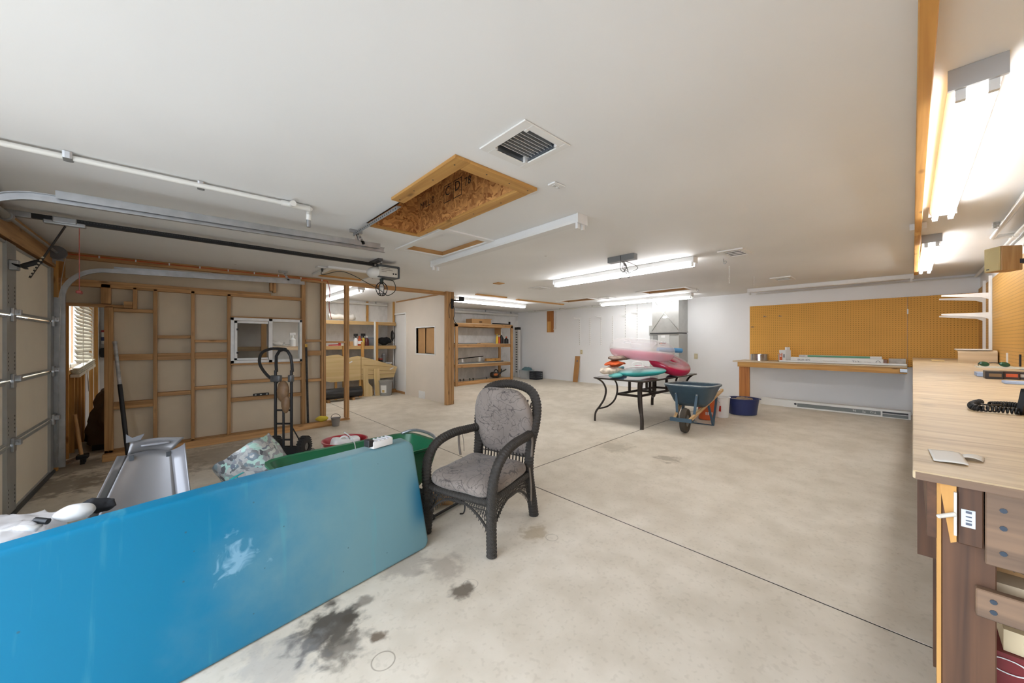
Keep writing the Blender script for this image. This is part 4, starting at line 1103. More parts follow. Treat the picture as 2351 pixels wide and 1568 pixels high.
mb = MB(); mb.sphere((.04, -.02, .70), (.05, .04, .12), 14); mb.jitter(.012, 12); mb.build('brown_strap', mat('brown_padding', (134, 104, 74)), ht, True, world=False)
mb = MB(); mb.cbox((-.08, -.02, 1.02), (.12, .06, .08), None, .01); mb.cbox((.1, -.01, 1.02), (.05, .07, .09), None, .012); mb.build('clamp_block', mat('clamp_grey', (92, 92, 92), .4, .5), ht, True, 40, world=False)
# grey mat piece
q = P(703, 1043)
mb = MB(); mb.box((q.x - .16, q.y - .22, 0), (q.x + .14, q.y + .22, .012), Matrix.Translation((0, 0, fz(q.x) + .002)) , .004, 1)
tag(mb.build('floor_mat', mat('grey_mat', (128, 124, 120), .9)), 'grey rubber mat scrap on the floor beside the hand truck', 'mat')

# ---------------------------------------------------------------- blue slab in front
def blue_mat():
    m, nt, b = _new('blue_plastic_fade_sheen'); N = nt.nodes; Lk = nt.links
    tc = N.new('ShaderNodeTexCoord')
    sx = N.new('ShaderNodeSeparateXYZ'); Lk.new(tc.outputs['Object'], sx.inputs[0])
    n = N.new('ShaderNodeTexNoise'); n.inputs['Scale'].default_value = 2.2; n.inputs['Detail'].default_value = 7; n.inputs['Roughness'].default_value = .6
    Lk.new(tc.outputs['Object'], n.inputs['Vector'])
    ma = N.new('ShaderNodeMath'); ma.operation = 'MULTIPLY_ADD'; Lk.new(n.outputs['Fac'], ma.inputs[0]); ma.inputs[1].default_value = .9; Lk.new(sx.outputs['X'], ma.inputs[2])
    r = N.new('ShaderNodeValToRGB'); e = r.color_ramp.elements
    e[0].position = 0.0; e[0].color = lin((0, 110, 146)); e[1].position = 1.0; e[1].color = lin((108, 146, 154))  # greys to the right: worn fade plus room sheen put into the colour
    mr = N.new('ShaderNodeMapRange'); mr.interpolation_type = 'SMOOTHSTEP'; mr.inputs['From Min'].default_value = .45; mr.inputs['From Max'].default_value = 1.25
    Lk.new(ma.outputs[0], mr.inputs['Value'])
    # deep blue again at mid height on the front-right edge
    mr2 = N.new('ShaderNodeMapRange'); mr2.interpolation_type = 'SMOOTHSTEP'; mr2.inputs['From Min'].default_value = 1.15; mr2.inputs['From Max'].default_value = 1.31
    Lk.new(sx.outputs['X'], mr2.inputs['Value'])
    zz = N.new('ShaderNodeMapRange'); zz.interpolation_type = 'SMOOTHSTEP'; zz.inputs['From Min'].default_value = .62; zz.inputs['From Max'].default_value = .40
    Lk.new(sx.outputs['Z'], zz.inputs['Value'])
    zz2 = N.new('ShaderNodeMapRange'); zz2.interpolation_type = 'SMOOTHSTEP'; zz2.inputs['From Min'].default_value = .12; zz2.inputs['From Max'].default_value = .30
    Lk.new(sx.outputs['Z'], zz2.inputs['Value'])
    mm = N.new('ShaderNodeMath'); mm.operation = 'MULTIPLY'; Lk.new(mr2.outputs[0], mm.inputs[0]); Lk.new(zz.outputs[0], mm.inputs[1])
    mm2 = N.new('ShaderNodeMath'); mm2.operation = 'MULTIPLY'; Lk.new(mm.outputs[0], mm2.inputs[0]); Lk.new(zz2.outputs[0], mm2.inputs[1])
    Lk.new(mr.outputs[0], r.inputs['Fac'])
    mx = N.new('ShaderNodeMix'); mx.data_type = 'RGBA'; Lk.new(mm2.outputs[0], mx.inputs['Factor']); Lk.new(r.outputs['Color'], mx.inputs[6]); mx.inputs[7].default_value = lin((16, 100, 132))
    # chalky scuff patch, streaks and specks
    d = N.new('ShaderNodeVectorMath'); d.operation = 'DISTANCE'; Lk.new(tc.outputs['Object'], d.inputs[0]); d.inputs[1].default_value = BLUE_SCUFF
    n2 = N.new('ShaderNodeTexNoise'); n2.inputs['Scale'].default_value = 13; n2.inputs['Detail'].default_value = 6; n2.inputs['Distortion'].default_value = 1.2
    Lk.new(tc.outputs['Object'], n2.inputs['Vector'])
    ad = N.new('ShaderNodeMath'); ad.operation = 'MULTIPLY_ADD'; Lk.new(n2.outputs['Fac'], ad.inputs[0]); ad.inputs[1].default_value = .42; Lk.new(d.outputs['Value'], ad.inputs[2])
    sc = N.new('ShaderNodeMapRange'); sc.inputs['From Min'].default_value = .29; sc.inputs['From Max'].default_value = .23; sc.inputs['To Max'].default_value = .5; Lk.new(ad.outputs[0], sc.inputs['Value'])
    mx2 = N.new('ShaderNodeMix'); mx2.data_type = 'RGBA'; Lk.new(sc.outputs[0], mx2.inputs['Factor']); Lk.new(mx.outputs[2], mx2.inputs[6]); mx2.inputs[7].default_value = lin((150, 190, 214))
    mp = N.new('ShaderNodeMapping'); mp.inputs['Scale'].default_value = (16, 4, 1.1); Lk.new(tc.outputs['Object'], mp.inputs['Vector'])
    n3 = N.new('ShaderNodeTexNoise'); n3.inputs['Scale'].default_value = 1.0; n3.inputs['Detail'].default_value = 5; Lk.new(mp.outputs['Vector'], n3.inputs['Vector'])
    st = N.new('ShaderNodeMapRange'); st.inputs['From Min'].default_value = .60; st.inputs['From Max'].default_value = .74; st.inputs['To Max'].default_value = .38; Lk.new(n3.outputs['Fac'], st.inputs['Value'])
    mx3 = N.new('ShaderNodeMix'); mx3.data_type = 'RGBA'; Lk.new(st.outputs[0], mx3.inputs['Factor']); Lk.new(mx2.outputs[2], mx3.inputs[6]); mx3.inputs[7].default_value = lin((84, 160, 170))
    vo = N.new('ShaderNodeTexVoronoi'); vo.inputs['Scale'].default_value = 9; Lk.new(tc.outputs['Object'], vo.inputs['Vector'])
    sp = N.new('ShaderNodeMapRange'); sp.inputs['From Min'].default_value = .045; sp.inputs['From Max'].default_value = .03; sp.inputs['To Max'].default_value = .6; Lk.new(vo.outputs['Distance'], sp.inputs['Value'])
    mx4 = N.new('ShaderNodeMix'); mx4.data_type = 'RGBA'; Lk.new(sp.outputs[0], mx4.inputs['Factor']); Lk.new(mx3.outputs[2], mx4.inputs[6]); mx4.inputs[7].default_value = lin((60, 84, 92))
    Lk.new(mx4.outputs[2], b.inputs['Base Color'])
    b.inputs['Roughness'].default_value = .42; b.inputs['Specular IOR Level'].default_value = .3
    bp = N.new('ShaderNodeBump'); bp.inputs['Strength'].default_value = .06; bp.inputs['Distance'].default_value = .01; Lk.new(n2.outputs['Fac'], bp.inputs['Height']); Lk.new(bp.outputs['Normal'], b.inputs['Normal'])
    return m
BA = math.radians(8.0)
bc = V((0.0, 2.155, 0))               # front foot line passes here
ux = V((math.cos(BA), math.sin(BA), 0)); uy = V((-math.sin(BA), math.cos(BA), 0))
LEAN = .13
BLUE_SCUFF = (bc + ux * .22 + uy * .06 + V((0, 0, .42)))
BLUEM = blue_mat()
bs = thing('blue_slab', 'huge blue-to-grey moulded plastic slab standing on its long edge', 'slab', (.2, 2.25, 0))
mb = MB()
x0s, x1s, hh, th = -.98, 1.355, .755, .17
b2 = bmesh.new(); bmesh.ops.create_cube(b2, size=1)
for v in b2.verts: v.co = V(((x0s + x1s) / 2 + v.co.x * (x1s - x0s), th / 2 + v.co.y * th, hh / 2 + v.co.z * hh))
ed = [e for e in b2.edges if abs(e.verts[0].co.y - e.verts[1].co.y) > .1]
bmesh.ops.bevel(b2, geom=ed, offset=.055, segments=5, affect='EDGES', profile=.5)
ed = [e for e in b2.edges if e.verts[0].co.y < .001 and e.verts[1].co.y < .001 and len(e.link_faces) == 2 and abs(e.link_faces[0].normal.y - e.link_faces[1].normal.y) > .3]
bmesh.ops.bevel(b2, geom=ed, offset=.022, segments=4, affect='EDGES', profile=.5)
bmesh.ops.subdivide_edges(b2, edges=[e for e in b2.edges if abs(e.verts[0].co.x - e.verts[1].co.x) > 1.0], cuts=14)
for v in b2.verts:
    x, y, z = v.co
    f = max(0.0, (.25 - x) / 1.2)                           # the far end thins and drops
    if y > th * .5: z -= .012 * (z / hh); y = y - .04 * f
    if x > 1.2: x -= .055 * (z / hh) if y < th * .5 else .01 * (z / hh)
    z *= (1 - .05 * f * f)
    y += .015 * math.sin((x + 1) * 1.4) * (z / hh)
    w = bc + ux * x + uy * (y + LEAN * (z / hh)) ; v.co = V((w.x, w.y, z + fz(w.x) + .002))
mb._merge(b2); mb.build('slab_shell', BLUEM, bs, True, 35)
mb = MB()
for k in range(2):
    w0 = bc + ux * -.6 + uy * (th + .10); w1 = bc + ux * 1.25 + uy * (th + .10)
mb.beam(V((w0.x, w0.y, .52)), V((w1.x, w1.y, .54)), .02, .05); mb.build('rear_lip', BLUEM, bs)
# strut holding the slab up from behind
mb = MB(); s0 = bc + ux * .1 + uy * .30; s1 = bc + ux * .1 + uy * .68
mb.beam(V((s0.x, s0.y, .45)), V((s1.x, s1.y, .03)), .04, .04); mb.build('prop', PINE('z'), bs)
# ================================================================ FRONT GROUP
def superbox(mb, c, size, M=None, e1=4.0, e2=3.0, n=14):
    """soft cushion-like solid: superellipse outline in xy (e1), rounded through z (e2)"""
    b2 = bmesh.new(); bmesh.ops.create_cube(b2, size=2)
    bmesh.ops.subdivide_edges(b2, edges=b2.edges[:], cuts=n, use_grid_fill=True)
    for v in b2.verts:
        x, y, z = v.co
        r = (abs(x) ** e1 + abs(y) ** e1) ** (1 / e1)
        k = (r ** e2 + abs(z) ** e2) ** (1 / e2)
        v.co = V((x / k * size[0] / 2, y / k * size[1] / 2, z / k * size[2] / 2))
    if M is not None: b2.transform(M)
    b2.transform(Matrix.Translation(V(c)))
    mb._merge(b2); return mb
def torus(mb, c, R, r, M=None, seg=48, rs=16, sx=1.0, sy=1.0, sz=1.0):
    b2 = bmesh.new(); rings = []
    for i in range(seg):
        a = 2 * PI * i / seg
        rings.append([b2.verts.new(((R + r * math.cos(2 * PI * k / rs)) * math.cos(a) * sx, (R + r * math.cos(2 * PI * k / rs)) * math.sin(a) * sy, r * math.sin(2 * PI * k / rs) * sz)) for k in range(rs)])
    for i in range(seg):
        a = rings[i]; b = rings[(i + 1) % seg]
        for k in range(rs):
            l = (k + 1) % rs; b2.faces.new((a[k], b[k], b[l], a[l]))
    if M is not None: b2.transform(M)
    b2.transform(Matrix.Translation(V(c)))
    mb._merge(b2); return mb
def wicker_mat():
    m, nt, b = _new('dark_wicker'); N = nt.nodes; Lk = nt.links
    tc = N.new('ShaderNodeTexCoord')
    w = N.new('ShaderNodeTexWave'); w.inputs['Scale'].default_value = 60; w.inputs['Distortion'].default_value = 2.5; w.bands_direction = 'DIAGONAL'; w.inputs['Detail'].default_value = 1
    Lk.new(tc.outputs['Object'], w.inputs['Vector'])
    r = N.new('ShaderNodeValToRGB'); r.color_ramp.elements[0].color = lin((30, 27, 25)); r.color_ramp.elements[1].color = lin((74, 68, 62))
    Lk.new(w.outputs['Fac'], r.inputs['Fac']); Lk.new(r.outputs['Color'], b.inputs['Base Color']); b.inputs['Roughness'].default_value = .55
    bp = N.new('ShaderNodeBump'); bp.inputs['Strength'].default_value = .6; bp.inputs['Distance'].default_value = .006; Lk.new(w.outputs['Fac'], bp.inputs['Height']); Lk.new(bp.outputs['Normal'], b.inputs['Normal'])
    return m
WICK = wicker_mat()
def fabric_mat():
    m, nt, b = _new('leafy_taupe_fabric'); N = nt.nodes; Lk = nt.links
    tc = N.new('ShaderNodeTexCoord')
    n = N.new('ShaderNodeTexNoise'); n.inputs['Scale'].default_value = 7; n.inputs['Detail'].default_value = 1.5
    Lk.new(tc.outputs['Object'], n.inputs['Vector'])
    ad = N.new('ShaderNodeVectorMath'); ad.operation = 'MULTIPLY_ADD'; Lk.new(n.outputs['Color'], ad.inputs[0]); ad.inputs[1].default_value = (.16, .16, .16); Lk.new(tc.outputs['Object'], ad.inputs[2])
    def vine(scale, seed, wd, dark):
        q = N.new('ShaderNodeTexNoise'); q.noise_dimensions = '4D'; q.inputs['W'].default_value = seed; q.inputs['Scale'].default_value = scale; q.inputs['Detail'].default_value = 0.6; q.inputs['Distortion'].default_value = 1.6
        Lk.new(tc.outputs['Object'], q.inputs['Vector'])
        d = N.new('ShaderNodeMath'); d.operation = 'SUBTRACT'; Lk.new(q.outputs['Fac'], d.inputs[0]); d.inputs[1].default_value = .5
        a = N.new('ShaderNodeMath'); a.operation = 'ABSOLUTE'; Lk.new(d.outputs[0], a.inputs[0])
        r = N.new('ShaderNodeValToRGB'); e = r.color_ramp.elements; e[0].position = wd * .55; e[0].color = (dark * .6, dark * .6, dark * .63, 1); e[1].position = wd; e[1].color = (1, 1, 1, 1)
        Lk.new(a.outputs[0], r.inputs['Fac']); return r
    r = vine(7.0, 1.0, .016, .45); r3 = vine(13.0, 5.0, .02, .62)
    n2 = N.new('ShaderNodeTexNoise'); n2.inputs['Scale'].default_value = 3; n2.inputs['Detail'].default_value = 4; Lk.new(tc.outputs['Object'], n2.inputs['Vector'])
    r2 = N.new('ShaderNodeValToRGB'); r2.color_ramp.elements[0].position = .35; r2.color_ramp.elements[1].position = .65; r2.color_ramp.elements[0].color = lin((116, 105, 97)); r2.color_ramp.elements[1].color = lin((140, 129, 120)); Lk.new(n2.outputs['Fac'], r2.inputs['Fac'])
    mx = N.new('ShaderNodeMix'); mx.data_type = 'RGBA'; mx.blend_type = 'MULTIPLY'; mx.inputs['Factor'].default_value = .75; Lk.new(r2.outputs['Color'], mx.inputs[6]); Lk.new(r.outputs['Color'], mx.inputs[7])
    mx2 = N.new('ShaderNodeMix'); mx2.data_type = 'RGBA'; mx2.blend_type = 'MULTIPLY'; mx2.inputs['Factor'].default_value = .6; Lk.new(mx.outputs[2], mx2.inputs[6]); Lk.new(r3.outputs['Color'], mx2.inputs[7])
    Lk.new(mx2.outputs[2], b.inputs['Base Color']); b.inputs['Roughness'].default_value = .85; b.inputs['Sheen Weight'].default_value = .2
    return m
FAB = fabric_mat()
def woven(path, r, n=6, lump=.08, pitch=.024):
    """wicker-wrapped bar: many rings of slightly uneven radius"""
    pts = spline(path, n); out = [pts[0]]; acc = 0
    L = sum((b - a).length for a, b in zip(pts, pts[1:])); m = max(8, int(L / .0065)); res = []
    seg = 0; d = 0.0; cum = [0]
    for a, b in zip(pts, pts[1:]): cum.append(cum[-1] + (b - a).length)
    for i in range(m + 1):
        s = L * i / m
        while seg < len(pts) - 2 and cum[seg + 1] < s: seg += 1
        f = (s - cum[seg]) / max(1e-6, cum[seg + 1] - cum[seg]); res.append(pts[seg].lerp(pts[seg + 1], f))
    rs = [r * (1 + lump * math.sin(2 * PI * (L * i / m) / pitch)) for i in range(m + 1)]
    mb = MB(); mb.tube(res, rs, 12); return mb
cx_, cy_ = 1.81, 2.32
chair = thing('wicker_armchair', 'dark wicker armchair with taupe leafy cushions facing the blue slab', 'chair', (cx_, cy_, fz(cx_)), math.radians(-74)); chair.scale = (1.07, 1.03, 1.0)
for s in (-1, 1):
    # front leg sweeping up into the arm
    woven([(s * .285, -.315, .0), (s * .275, -.305, .2), (s * .285, -.315, .40), (s * .295, -.29, .56), (s * .295, -.19, .66), (s * .285, -.02, .70), (s * .268, .15, .70), (s * .25, .27, .70)], .034).build('arm_and_front_leg', WICK, chair, True, world=False)
# rear legs and back hoop in one bar
woven([(-.255, .335, 0), (-.25, .30, .2), (-.245, .265, .40), (-.25, .285, .60), (-.275, .32, .78), (-.265, .36, .94), (-.19, .385, 1.05), (0, .395, 1.09), (.19, .385, 1.05), (.265, .36, .94), (.275, .32, .78), (.25, .285, .60), (.245, .265, .40), (.25, .30, .2), (.255, .335, 0)], .037, 8).build('rear_leg_and_back_hoop', WICK, chair, True, world=False)
for s in (-1, 1):
    for y in (-.315, .335):
        mb = MB(); mb.cyl((s * (.285 if y < 0 else .255), y, 0), (s * (.285 if y < 0 else .255), y, .02), .03, seg=10); mb.build('foot_cap', BLACKP, chair, True, 40, world=False)
woven([(-.27, -.31, .36), (0, -.325, .36), (.27, -.31, .36)], .024).build('front_seat_rail', WICK, chair, True, world=False)
woven([(-.25, .26, .38), (.25, .26, .38)], .022).build('rear_seat_rail', WICK, chair, True, world=False)
for s in (-1, 1):
    woven([(s * .275, -.3, .37), (s * .25, .26, .38)], .022).build('side_seat_rail', WICK, chair, True, world=False)
mb = MB(); mb.box((-.26, -.30, .365), (.26, .27, .375)); mb.build('seat_deck', mat('deck_black', (40, 37, 34), .8), chair, world=False)
# woven skirt with an arched lower edge on front and sides
def skirt(p, q, nm):
    mb = MB(); p = V(p); q = V(q); n = 30
    def low(f): return .165 * (abs(2 * f - 1) ** 2.2) + .045
    for k in range(n + 1):
        f = k / n; a = p.lerp(q, f)
        for sh in (-.07, .07):
            g = min(1, max(0, f + sh)); b = p.lerp(q, g)
            mb.beam(V((a.x, a.y, .36)), V((b.x, b.y, .36 - low(f))), .004, .003)
    for h in (.33, .30):
        mb.tube([V((p.lerp(q, k / 12).x, p.lerp(q, k / 12).y, h)) for k in range(13)], .004, 5)
    mb.tube([V((p.lerp(q, k / 24).x, p.lerp(q, k / 24).y, .36 - low(k / 24))) for k in range(25)], .009, 6)
    o = mb.build(nm, WICK, chair, False, world=False); o['kind'] = 'stuff'; return o
skirt((-.27, -.315, 0), (.27, -.315, 0), 'woven_front_skirt')
skirt((.275, -.30, 0), (.25, .27, 0), 'woven_side_skirt'); skirt((-.275, -.30, 0), (-.25, .27, 0), 'woven_side_skirt')
# back panel of woven strands behind the cushion
mb = MB()
for k in range(15):
    x = -.21 + k * .03; zt = 1.03 - .5 * abs(x) ** 2 * 4
    mb.tube([(x, .275, .40), (x, .30, .62), (x, .345, .85), (x, .375, zt)], .006, 5)
for z in (.5, .6, .7, .8, .9):
    y = .27 + (z - .4) * .17; mb.tube([(-.24, y, z), (.24, y, z)], .005, 5)
o = mb.build('woven_back_panel', WICK, chair, world=False); o['kind'] = 'stuff'
mb = MB(); superbox(mb, (0, -.045, .43), (.54, .60, .155), Matrix.Rotation(math.radians(2), 4, 'X'), 6, 2.8)
for v in mb.bm.verts: v.co.z += .012 * mnoise.noise(v.co * 6) - .02 * max(0, .25 - abs(v.co.x)) * (1 if v.co.z > .43 else 0)
mb.build('seat_cushion', FAB, chair, True, world=False)
mb = MB(); M = Matrix.Translation((0, .285, .775)) @ Matrix.Rotation(math.radians(101), 4, 'X')
superbox(mb, (0, 0, 0), (.54, .60, .13), None, 5, 2.8)
for v in mb.bm.verts:
    f = (v.co.y + .27) / .54; v.co.x *= (.95 + .05 * math.sin(f * PI)) * (1 - .16 * max(0, f - .7) / .3)
    v.co.z += .010 * mnoise.noise(v.co * 7)
mb.bm.transform(M); mb.build('back_cushion', FAB, chair, True, world=False)
TIE = mat('tie_fabric', (120, 110, 100), .9)
for pts in ([(.27, .27, .72), (.29, .24, .64), (.285, .235, .53)], [(.265, .255, .70), (.30, .22, .66), (.295, .22, .58)], [(.27, .22, .44), (.285, .23, .32), (.283, .235, .14)], [(.27, .23, .44), (.29, .22, .30), (.292, .215, .18)], [(-.28, .05, .69), (-.27, .04, .6), (-.262, .05, .50)], [(-.28, .09, .69), (-.27, .1, .6), (-.265, .1, .52)]):
    mb = MB(); mb.tube(spline(pts, 6), .009, 6, flat=(1, .25)); mb.build('cushion_tie', TIE, chair, True, world=False)

# grey plastic tray standing on end
tr = thing('grey_plastic_tray', 'silver grey moulded plastic tray standing on end behind the blue slab', 'tray', (-.2, 3.55, fz(-.2)))
GT = mat('grey_tray_plastic', (116, 114, 114), .3, .25, var=.10, scale=3, spec=.6)
def TP(u, v, y): return P(u, v, y=y)
yt = 3.62; yb_ = 3.30
tl, tR = P(288, 1052, y=yt), P(392, 1048, y=yt)
# face: trapezium from foot line to rim
zf = fz(-.2) + .01
fl = V((-.52, yb_, zf)); fr = V((.03, yb_ + .02, zf))
fl2 = V((P(292, 1050, y=yt).x, yt, P(292, 1045, y=yt).z)); fr2 = V((P(393, 1045, y=yt).x, yt + .02, P(393, 1036, y=yt).z))
def face(s, t):
    p = fl.lerp(fr, s).lerp(fl2.lerp(fr2, s), t)
    return p + V((0, .035 * math.sin(PI * s), .012 * math.sin(PI * s) * t))
mb = MB(); mb.grid(face, 16, 16, .006); mb.build('tray_face', GT, tr, True)
# right flange turned towards the room; its lighter grey paints in the lit side
r0, r1 = fr, fr2; o0 = fr + V((.075, -.06, 0)); o1 = V((P(425, 1015, y=yt).x, yt - .02, P(425, 1016, y=yt).z))
mb = MB(); mb.grid(lambda s, t: r0.lerp(o0, s).lerp(r1.lerp(o1, s), t) + V((.012 * math.sin(PI * s), 0, 0)), 8, 10, .006); mb.build('side_flange', mat('grey_tray_light', (140, 139, 142), .3, .25, var=.06, scale=5), tr, True)
l1 = fl + V((-.045, -.05, 0)); l2 = fl2 + V((-.045, -.03, .01))
mb = MB(); mb.grid(lambda s, t: fl.lerp(l1, s).lerp(fl2.lerp(l2, s), t), 4, 8, .006); mb.build('side_flange', GT, tr, True)
# bent rim on top with a handle recess and broken corner
t1 = V((P(300, 1012, y=yt + .02).x, yt + .025, P(300, 1014, y=yt + .02).z)); t2 = V((P(424, 1006, y=yt + .02).x, yt + .03, P(424, 1004, y=yt + .02).z))
mb = MB(); mb.grid(lambda s, t: (fl2 + (fr2 - fl2) * .0).lerp(fr2, s).lerp(t1.lerp(t2, s), t) + V((0, .035 * math.sin(PI * s) * (1 - t), .012 * math.sin(PI * s))), 14, 4, .006); mb.build('top_rim', GT, tr, True)
mb = MB(); mb.prism([(0, 0), (.07, .01), (.09, .05), (.03, .03), (0, .06)], .006, Matrix.Translation(t1 + V((-.02, -.03, .0))) @ Matrix.Rotation(PI / 2, 4, 'X')); mb.build('broken_corner', GT, tr)
hc = fl2.lerp(fr2, .52).lerp(t1.lerp(t2, .52), .55) + V((0, -.008, .012))
mb = MB(); superbox(mb, hc, (.15, .035, .016), None, 6, 3, 6); mb.build('handle_emboss', mat('grey_tray_light', (154, 154, 160)), tr, True)
for s in (.1, .93):
    q = fl2.lerp(fr2, s); mb = MB(); mb.cbox(q + V((0, -.012, -.02)), (.022, .012, .035)); mb.build('rim_clip', DARKG, tr)

# heap on a carton at the left edge
cb = thing('carton', 'white storage carton almost hidden behind the blue slab end', 'box', (-.52, 2.72, fz(-.5)))
mb = MB(); mb.box((-.86, 2.60, fz(-.5)), (-.27, 3.0, .50), None, .006, 1); mb.build('carton_body', mat('pale_carton', (196, 192, 186), .7), cb)
mb = MB(); mb.box((-.87, 2.59, .50), (-.26, 3.01, .515)); mb.build('carton_lid', mat('pale_carton', (196, 192, 186)), cb)
BAG = clear('polythene', (210, 210, 214), .42, .15)
def crumple(name, label, cat, c, size, m, amp=.03, fr=9, seed=0, e=2.5):
    mb = MB(); superbox(mb, c, size, None, e, 2.0, 12); mb.jitter(amp, fr, seed); mb.jitter(amp * .4, fr * 2.6, seed + 3)
    return tag(mb.build(name, m, None, True), label, cat)
crumple('bubble_wrap', 'crumpled clear bubble wrap heap on the carton', 'wrap', (-.64, 2.86, .60), (.44, .30, .13), clear('bubble_wrap', (206, 202, 200), .6, .3), .03, 14, 1)
crumple('plastic_bag', 'clear plastic bag with blue zip strip on the carton', 'bag', (-.46, 2.68, .57), (.34, .14, .09), BAG, .03, 10, 2)
zp = bpy.data.objects['plastic_bag']
mb = MB(); mb.beam((-.60, 2.62, .60), (-.52, 2.61, .59), .012, .004); mb.build('zip_strip', mat('zip_blue', (40, 110, 190), .4), zp)
crumple('white_hat', 'white cloth hat lying on top of the plastic bags', 'hat', (-.385, 2.82, .645), (.135, .12, .07), mat('white_cloth', (206, 204, 200), .8), .012, 8, 4)
crumple('black_glove', 'black work glove lying behind the white cap', 'glove', (-.33, 2.92, .63), (.17, .09, .065), mat('black_cloth', (24, 24, 26), .9), .025, 14, 5)
crumple('clear_wrapper', 'crinkled clear wrapper beside the white cap', 'wrapper', (-.31, 2.78, .58), (.11, .08, .05), BAG, .02, 16, 6)
ph_ = thing('white_tube', 'white squeezed paint tube on the plastic bags', 'tube', (-.5, 2.74, .69))
mb = MB(); mb.tube([(-.60, 2.80, .64), (-.54, 2.77, .645), (-.48, 2.75, .63)], [.006, .022, .026], 8, flat=(1, .5)); mb.build('tube_body', WPLAST, ph_, True)
mb = MB(); mb.cyl((-.50, 2.80, .655), (-.455, 2.77, .645), .014, seg=10); mb.build('black_cap', BLACKP, ph_, True, 40)

# shiny patterned sack lying tilted
sk = thing('patterned_sack', 'shiny grey camouflage-print sack gaping open behind the blue slab', 'sack', (.45, 3.55, fz(.4)))
def sack_mat():
    m, nt, b = _new('camo_print'); N = nt.nodes; Lk = nt.links
    tc = N.new('ShaderNodeTexCoord')
    vo = N.new('ShaderNodeTexVoronoi'); vo.inputs['Scale'].default_value = 24
    n0 = N.new('ShaderNodeTexNoise'); n0.inputs['Scale'].default_value = 9; n0.inputs['Detail'].default_value = 4; Lk.new(tc.outputs['Object'], n0.inputs['Vector'])
    ad = N.new('ShaderNodeVectorMath'); ad.operation = 'MULTIPLY_ADD'; Lk.new(n0.outputs['Color'], ad.inputs[0]); ad.inputs[1].default_value = (.25, .25, .12); Lk.new(tc.outputs['Object'], ad.inputs[2]); Lk.new(ad.outputs[0], vo.inputs['Vector'])
    sp = N.new('ShaderNodeSeparateColor'); Lk.new(vo.outputs['Color'], sp.inputs[0])
    r = N.new('ShaderNodeValToRGB'); e = r.color_ramp.elements; e[0].color = lin((60, 62, 66)); e[1].color = lin((186, 184, 178))
    for pos, c in ((.25, (140, 140, 138)), (.5, (164, 162, 156)), (.72, (92, 98, 110)), (.88, (150, 182, 168))):
        x = e.new(pos); x.color = lin(c)
    r.color_ramp.interpolation = 'EASE'; Lk.new(sp.outputs[0], r.inputs['Fac']); Lk.new(r.outputs['Color'], b.inputs['Base Color'])
    b.inputs['Roughness'].default_value = .33
    return m
SACKM = sack_mat()
Ms = Matrix.Translation((.50, 3.62, .40)) @ Matrix.Rotation(math.radians(-32), 4, V((math.cos(AZ), math.sin(AZ), 0))) @ Matrix.Rotation(math.radians(6), 4, V((math.sin(AZ), -math.cos(AZ), 0))) @ Matrix.Rotation(AZ, 4, 'Z')
def sackf(s, t):
    a = 2 * PI * s; e = 3.2
    ca, sa = math.cos(a), math.sin(a); k = (abs(ca) ** e + abs(sa) ** e) ** (-1 / e)
    w = .24 * (1 - .12 * t); d = .155 * (1 + .06 * t)
    p = V((ca * k * d, sa * k * w, -.30 + t * .56))
    p += mnoise.noise_vector(p * 9) * .016 * (.4 + .6 * t)
    return Ms @ p
mb = MB(); mb.grid(sackf, 56, 18, .004); mb.build('sack_wall', SACKM, sk, True)
mb = MB(); mb.bm.faces.new([mb.bm.verts.new(sackf(i / 40, 0.02)) for i in range(40)]); mb.build('sack_bottom', SACKM, sk)
SC = Ms @ V((0, 0, 0)); ax_ = (Ms.to_3x3() @ V((0, 0, 1))).normalized()
def inner(s, t):
    p = sackf(s, .62 + .37 * t); c = SC + ax_ * ((p - SC).dot(ax_)); return c + (p - c) * .965
mb = MB(); mb.grid(inner, 56, 6); mb.build('sack_inner_shade', mat('sack_shade_tone', (48, 50, 56), .7), sk, True)  # dark colour paints the shade on the inside of the sack
mb = MB(); mb.bm.faces.new([mb.bm.verts.new(inner(i / 40, 0)) for i in range(40)]); mb.build('sack_mouth_shade', mat('sack_shade_tone', (48, 50, 56)), sk)  # dark disc stands in for the shaded depth of the sack
TEAL = mat('teal_strap', (30, 150, 150), .4)
q = P(545, 1095, y=3.3)
mb = MB(); mb.tube(spline([q + V((.04, .05, .01)), q + V((-.02, .0, .0)), q + V((-.12, -.03, -.05))], 5), .012, 6, flat=(1, .3)); mb.tube([q, q + V((0, 0, -.07))], .009, 6, flat=(1, .4)); mb.build('teal_strap', TEAL, sk, True)

# green cart tray behind the slab
gc = thing('green_garden_cart', 'long dark green plastic garden cart behind the blue slab', 'cart', (1.1, 3.02, fz(1.1)), math.radians(4))
GREEN = mat('green_poly', (16, 98, 62), .35, var=.08, scale=4)
def ring_rr(w, d, z, e=7.0, n=48):
    out = []
    for k in range(n):
        a = 2 * PI * k / n; ca, sa = math.cos(a), math.sin(a); q = (abs(ca) ** e + abs(sa) ** e) ** (-1 / e)
        out.append(V((ca * q * w / 2, sa * q * d / 2, z)))
    return out
def loft(mb, rings, close=True):
    b2 = bmesh.new(); vs = [[b2.verts.new(p) for p in r] for r in rings]
    for a, b in zip(vs, vs[1:]):
        for k in range(len(a)):
            l = (k + 1) % len(a); b2.faces.new((a[k], a[l], b[l], b[k]))
    if close: b2.faces.new(vs[0][::-1])
    if close == 2: b2.faces.new(vs[-1])
    bmesh.ops.recalc_face_normals(b2, faces=b2.faces[:]); mb._merge(b2); return mb
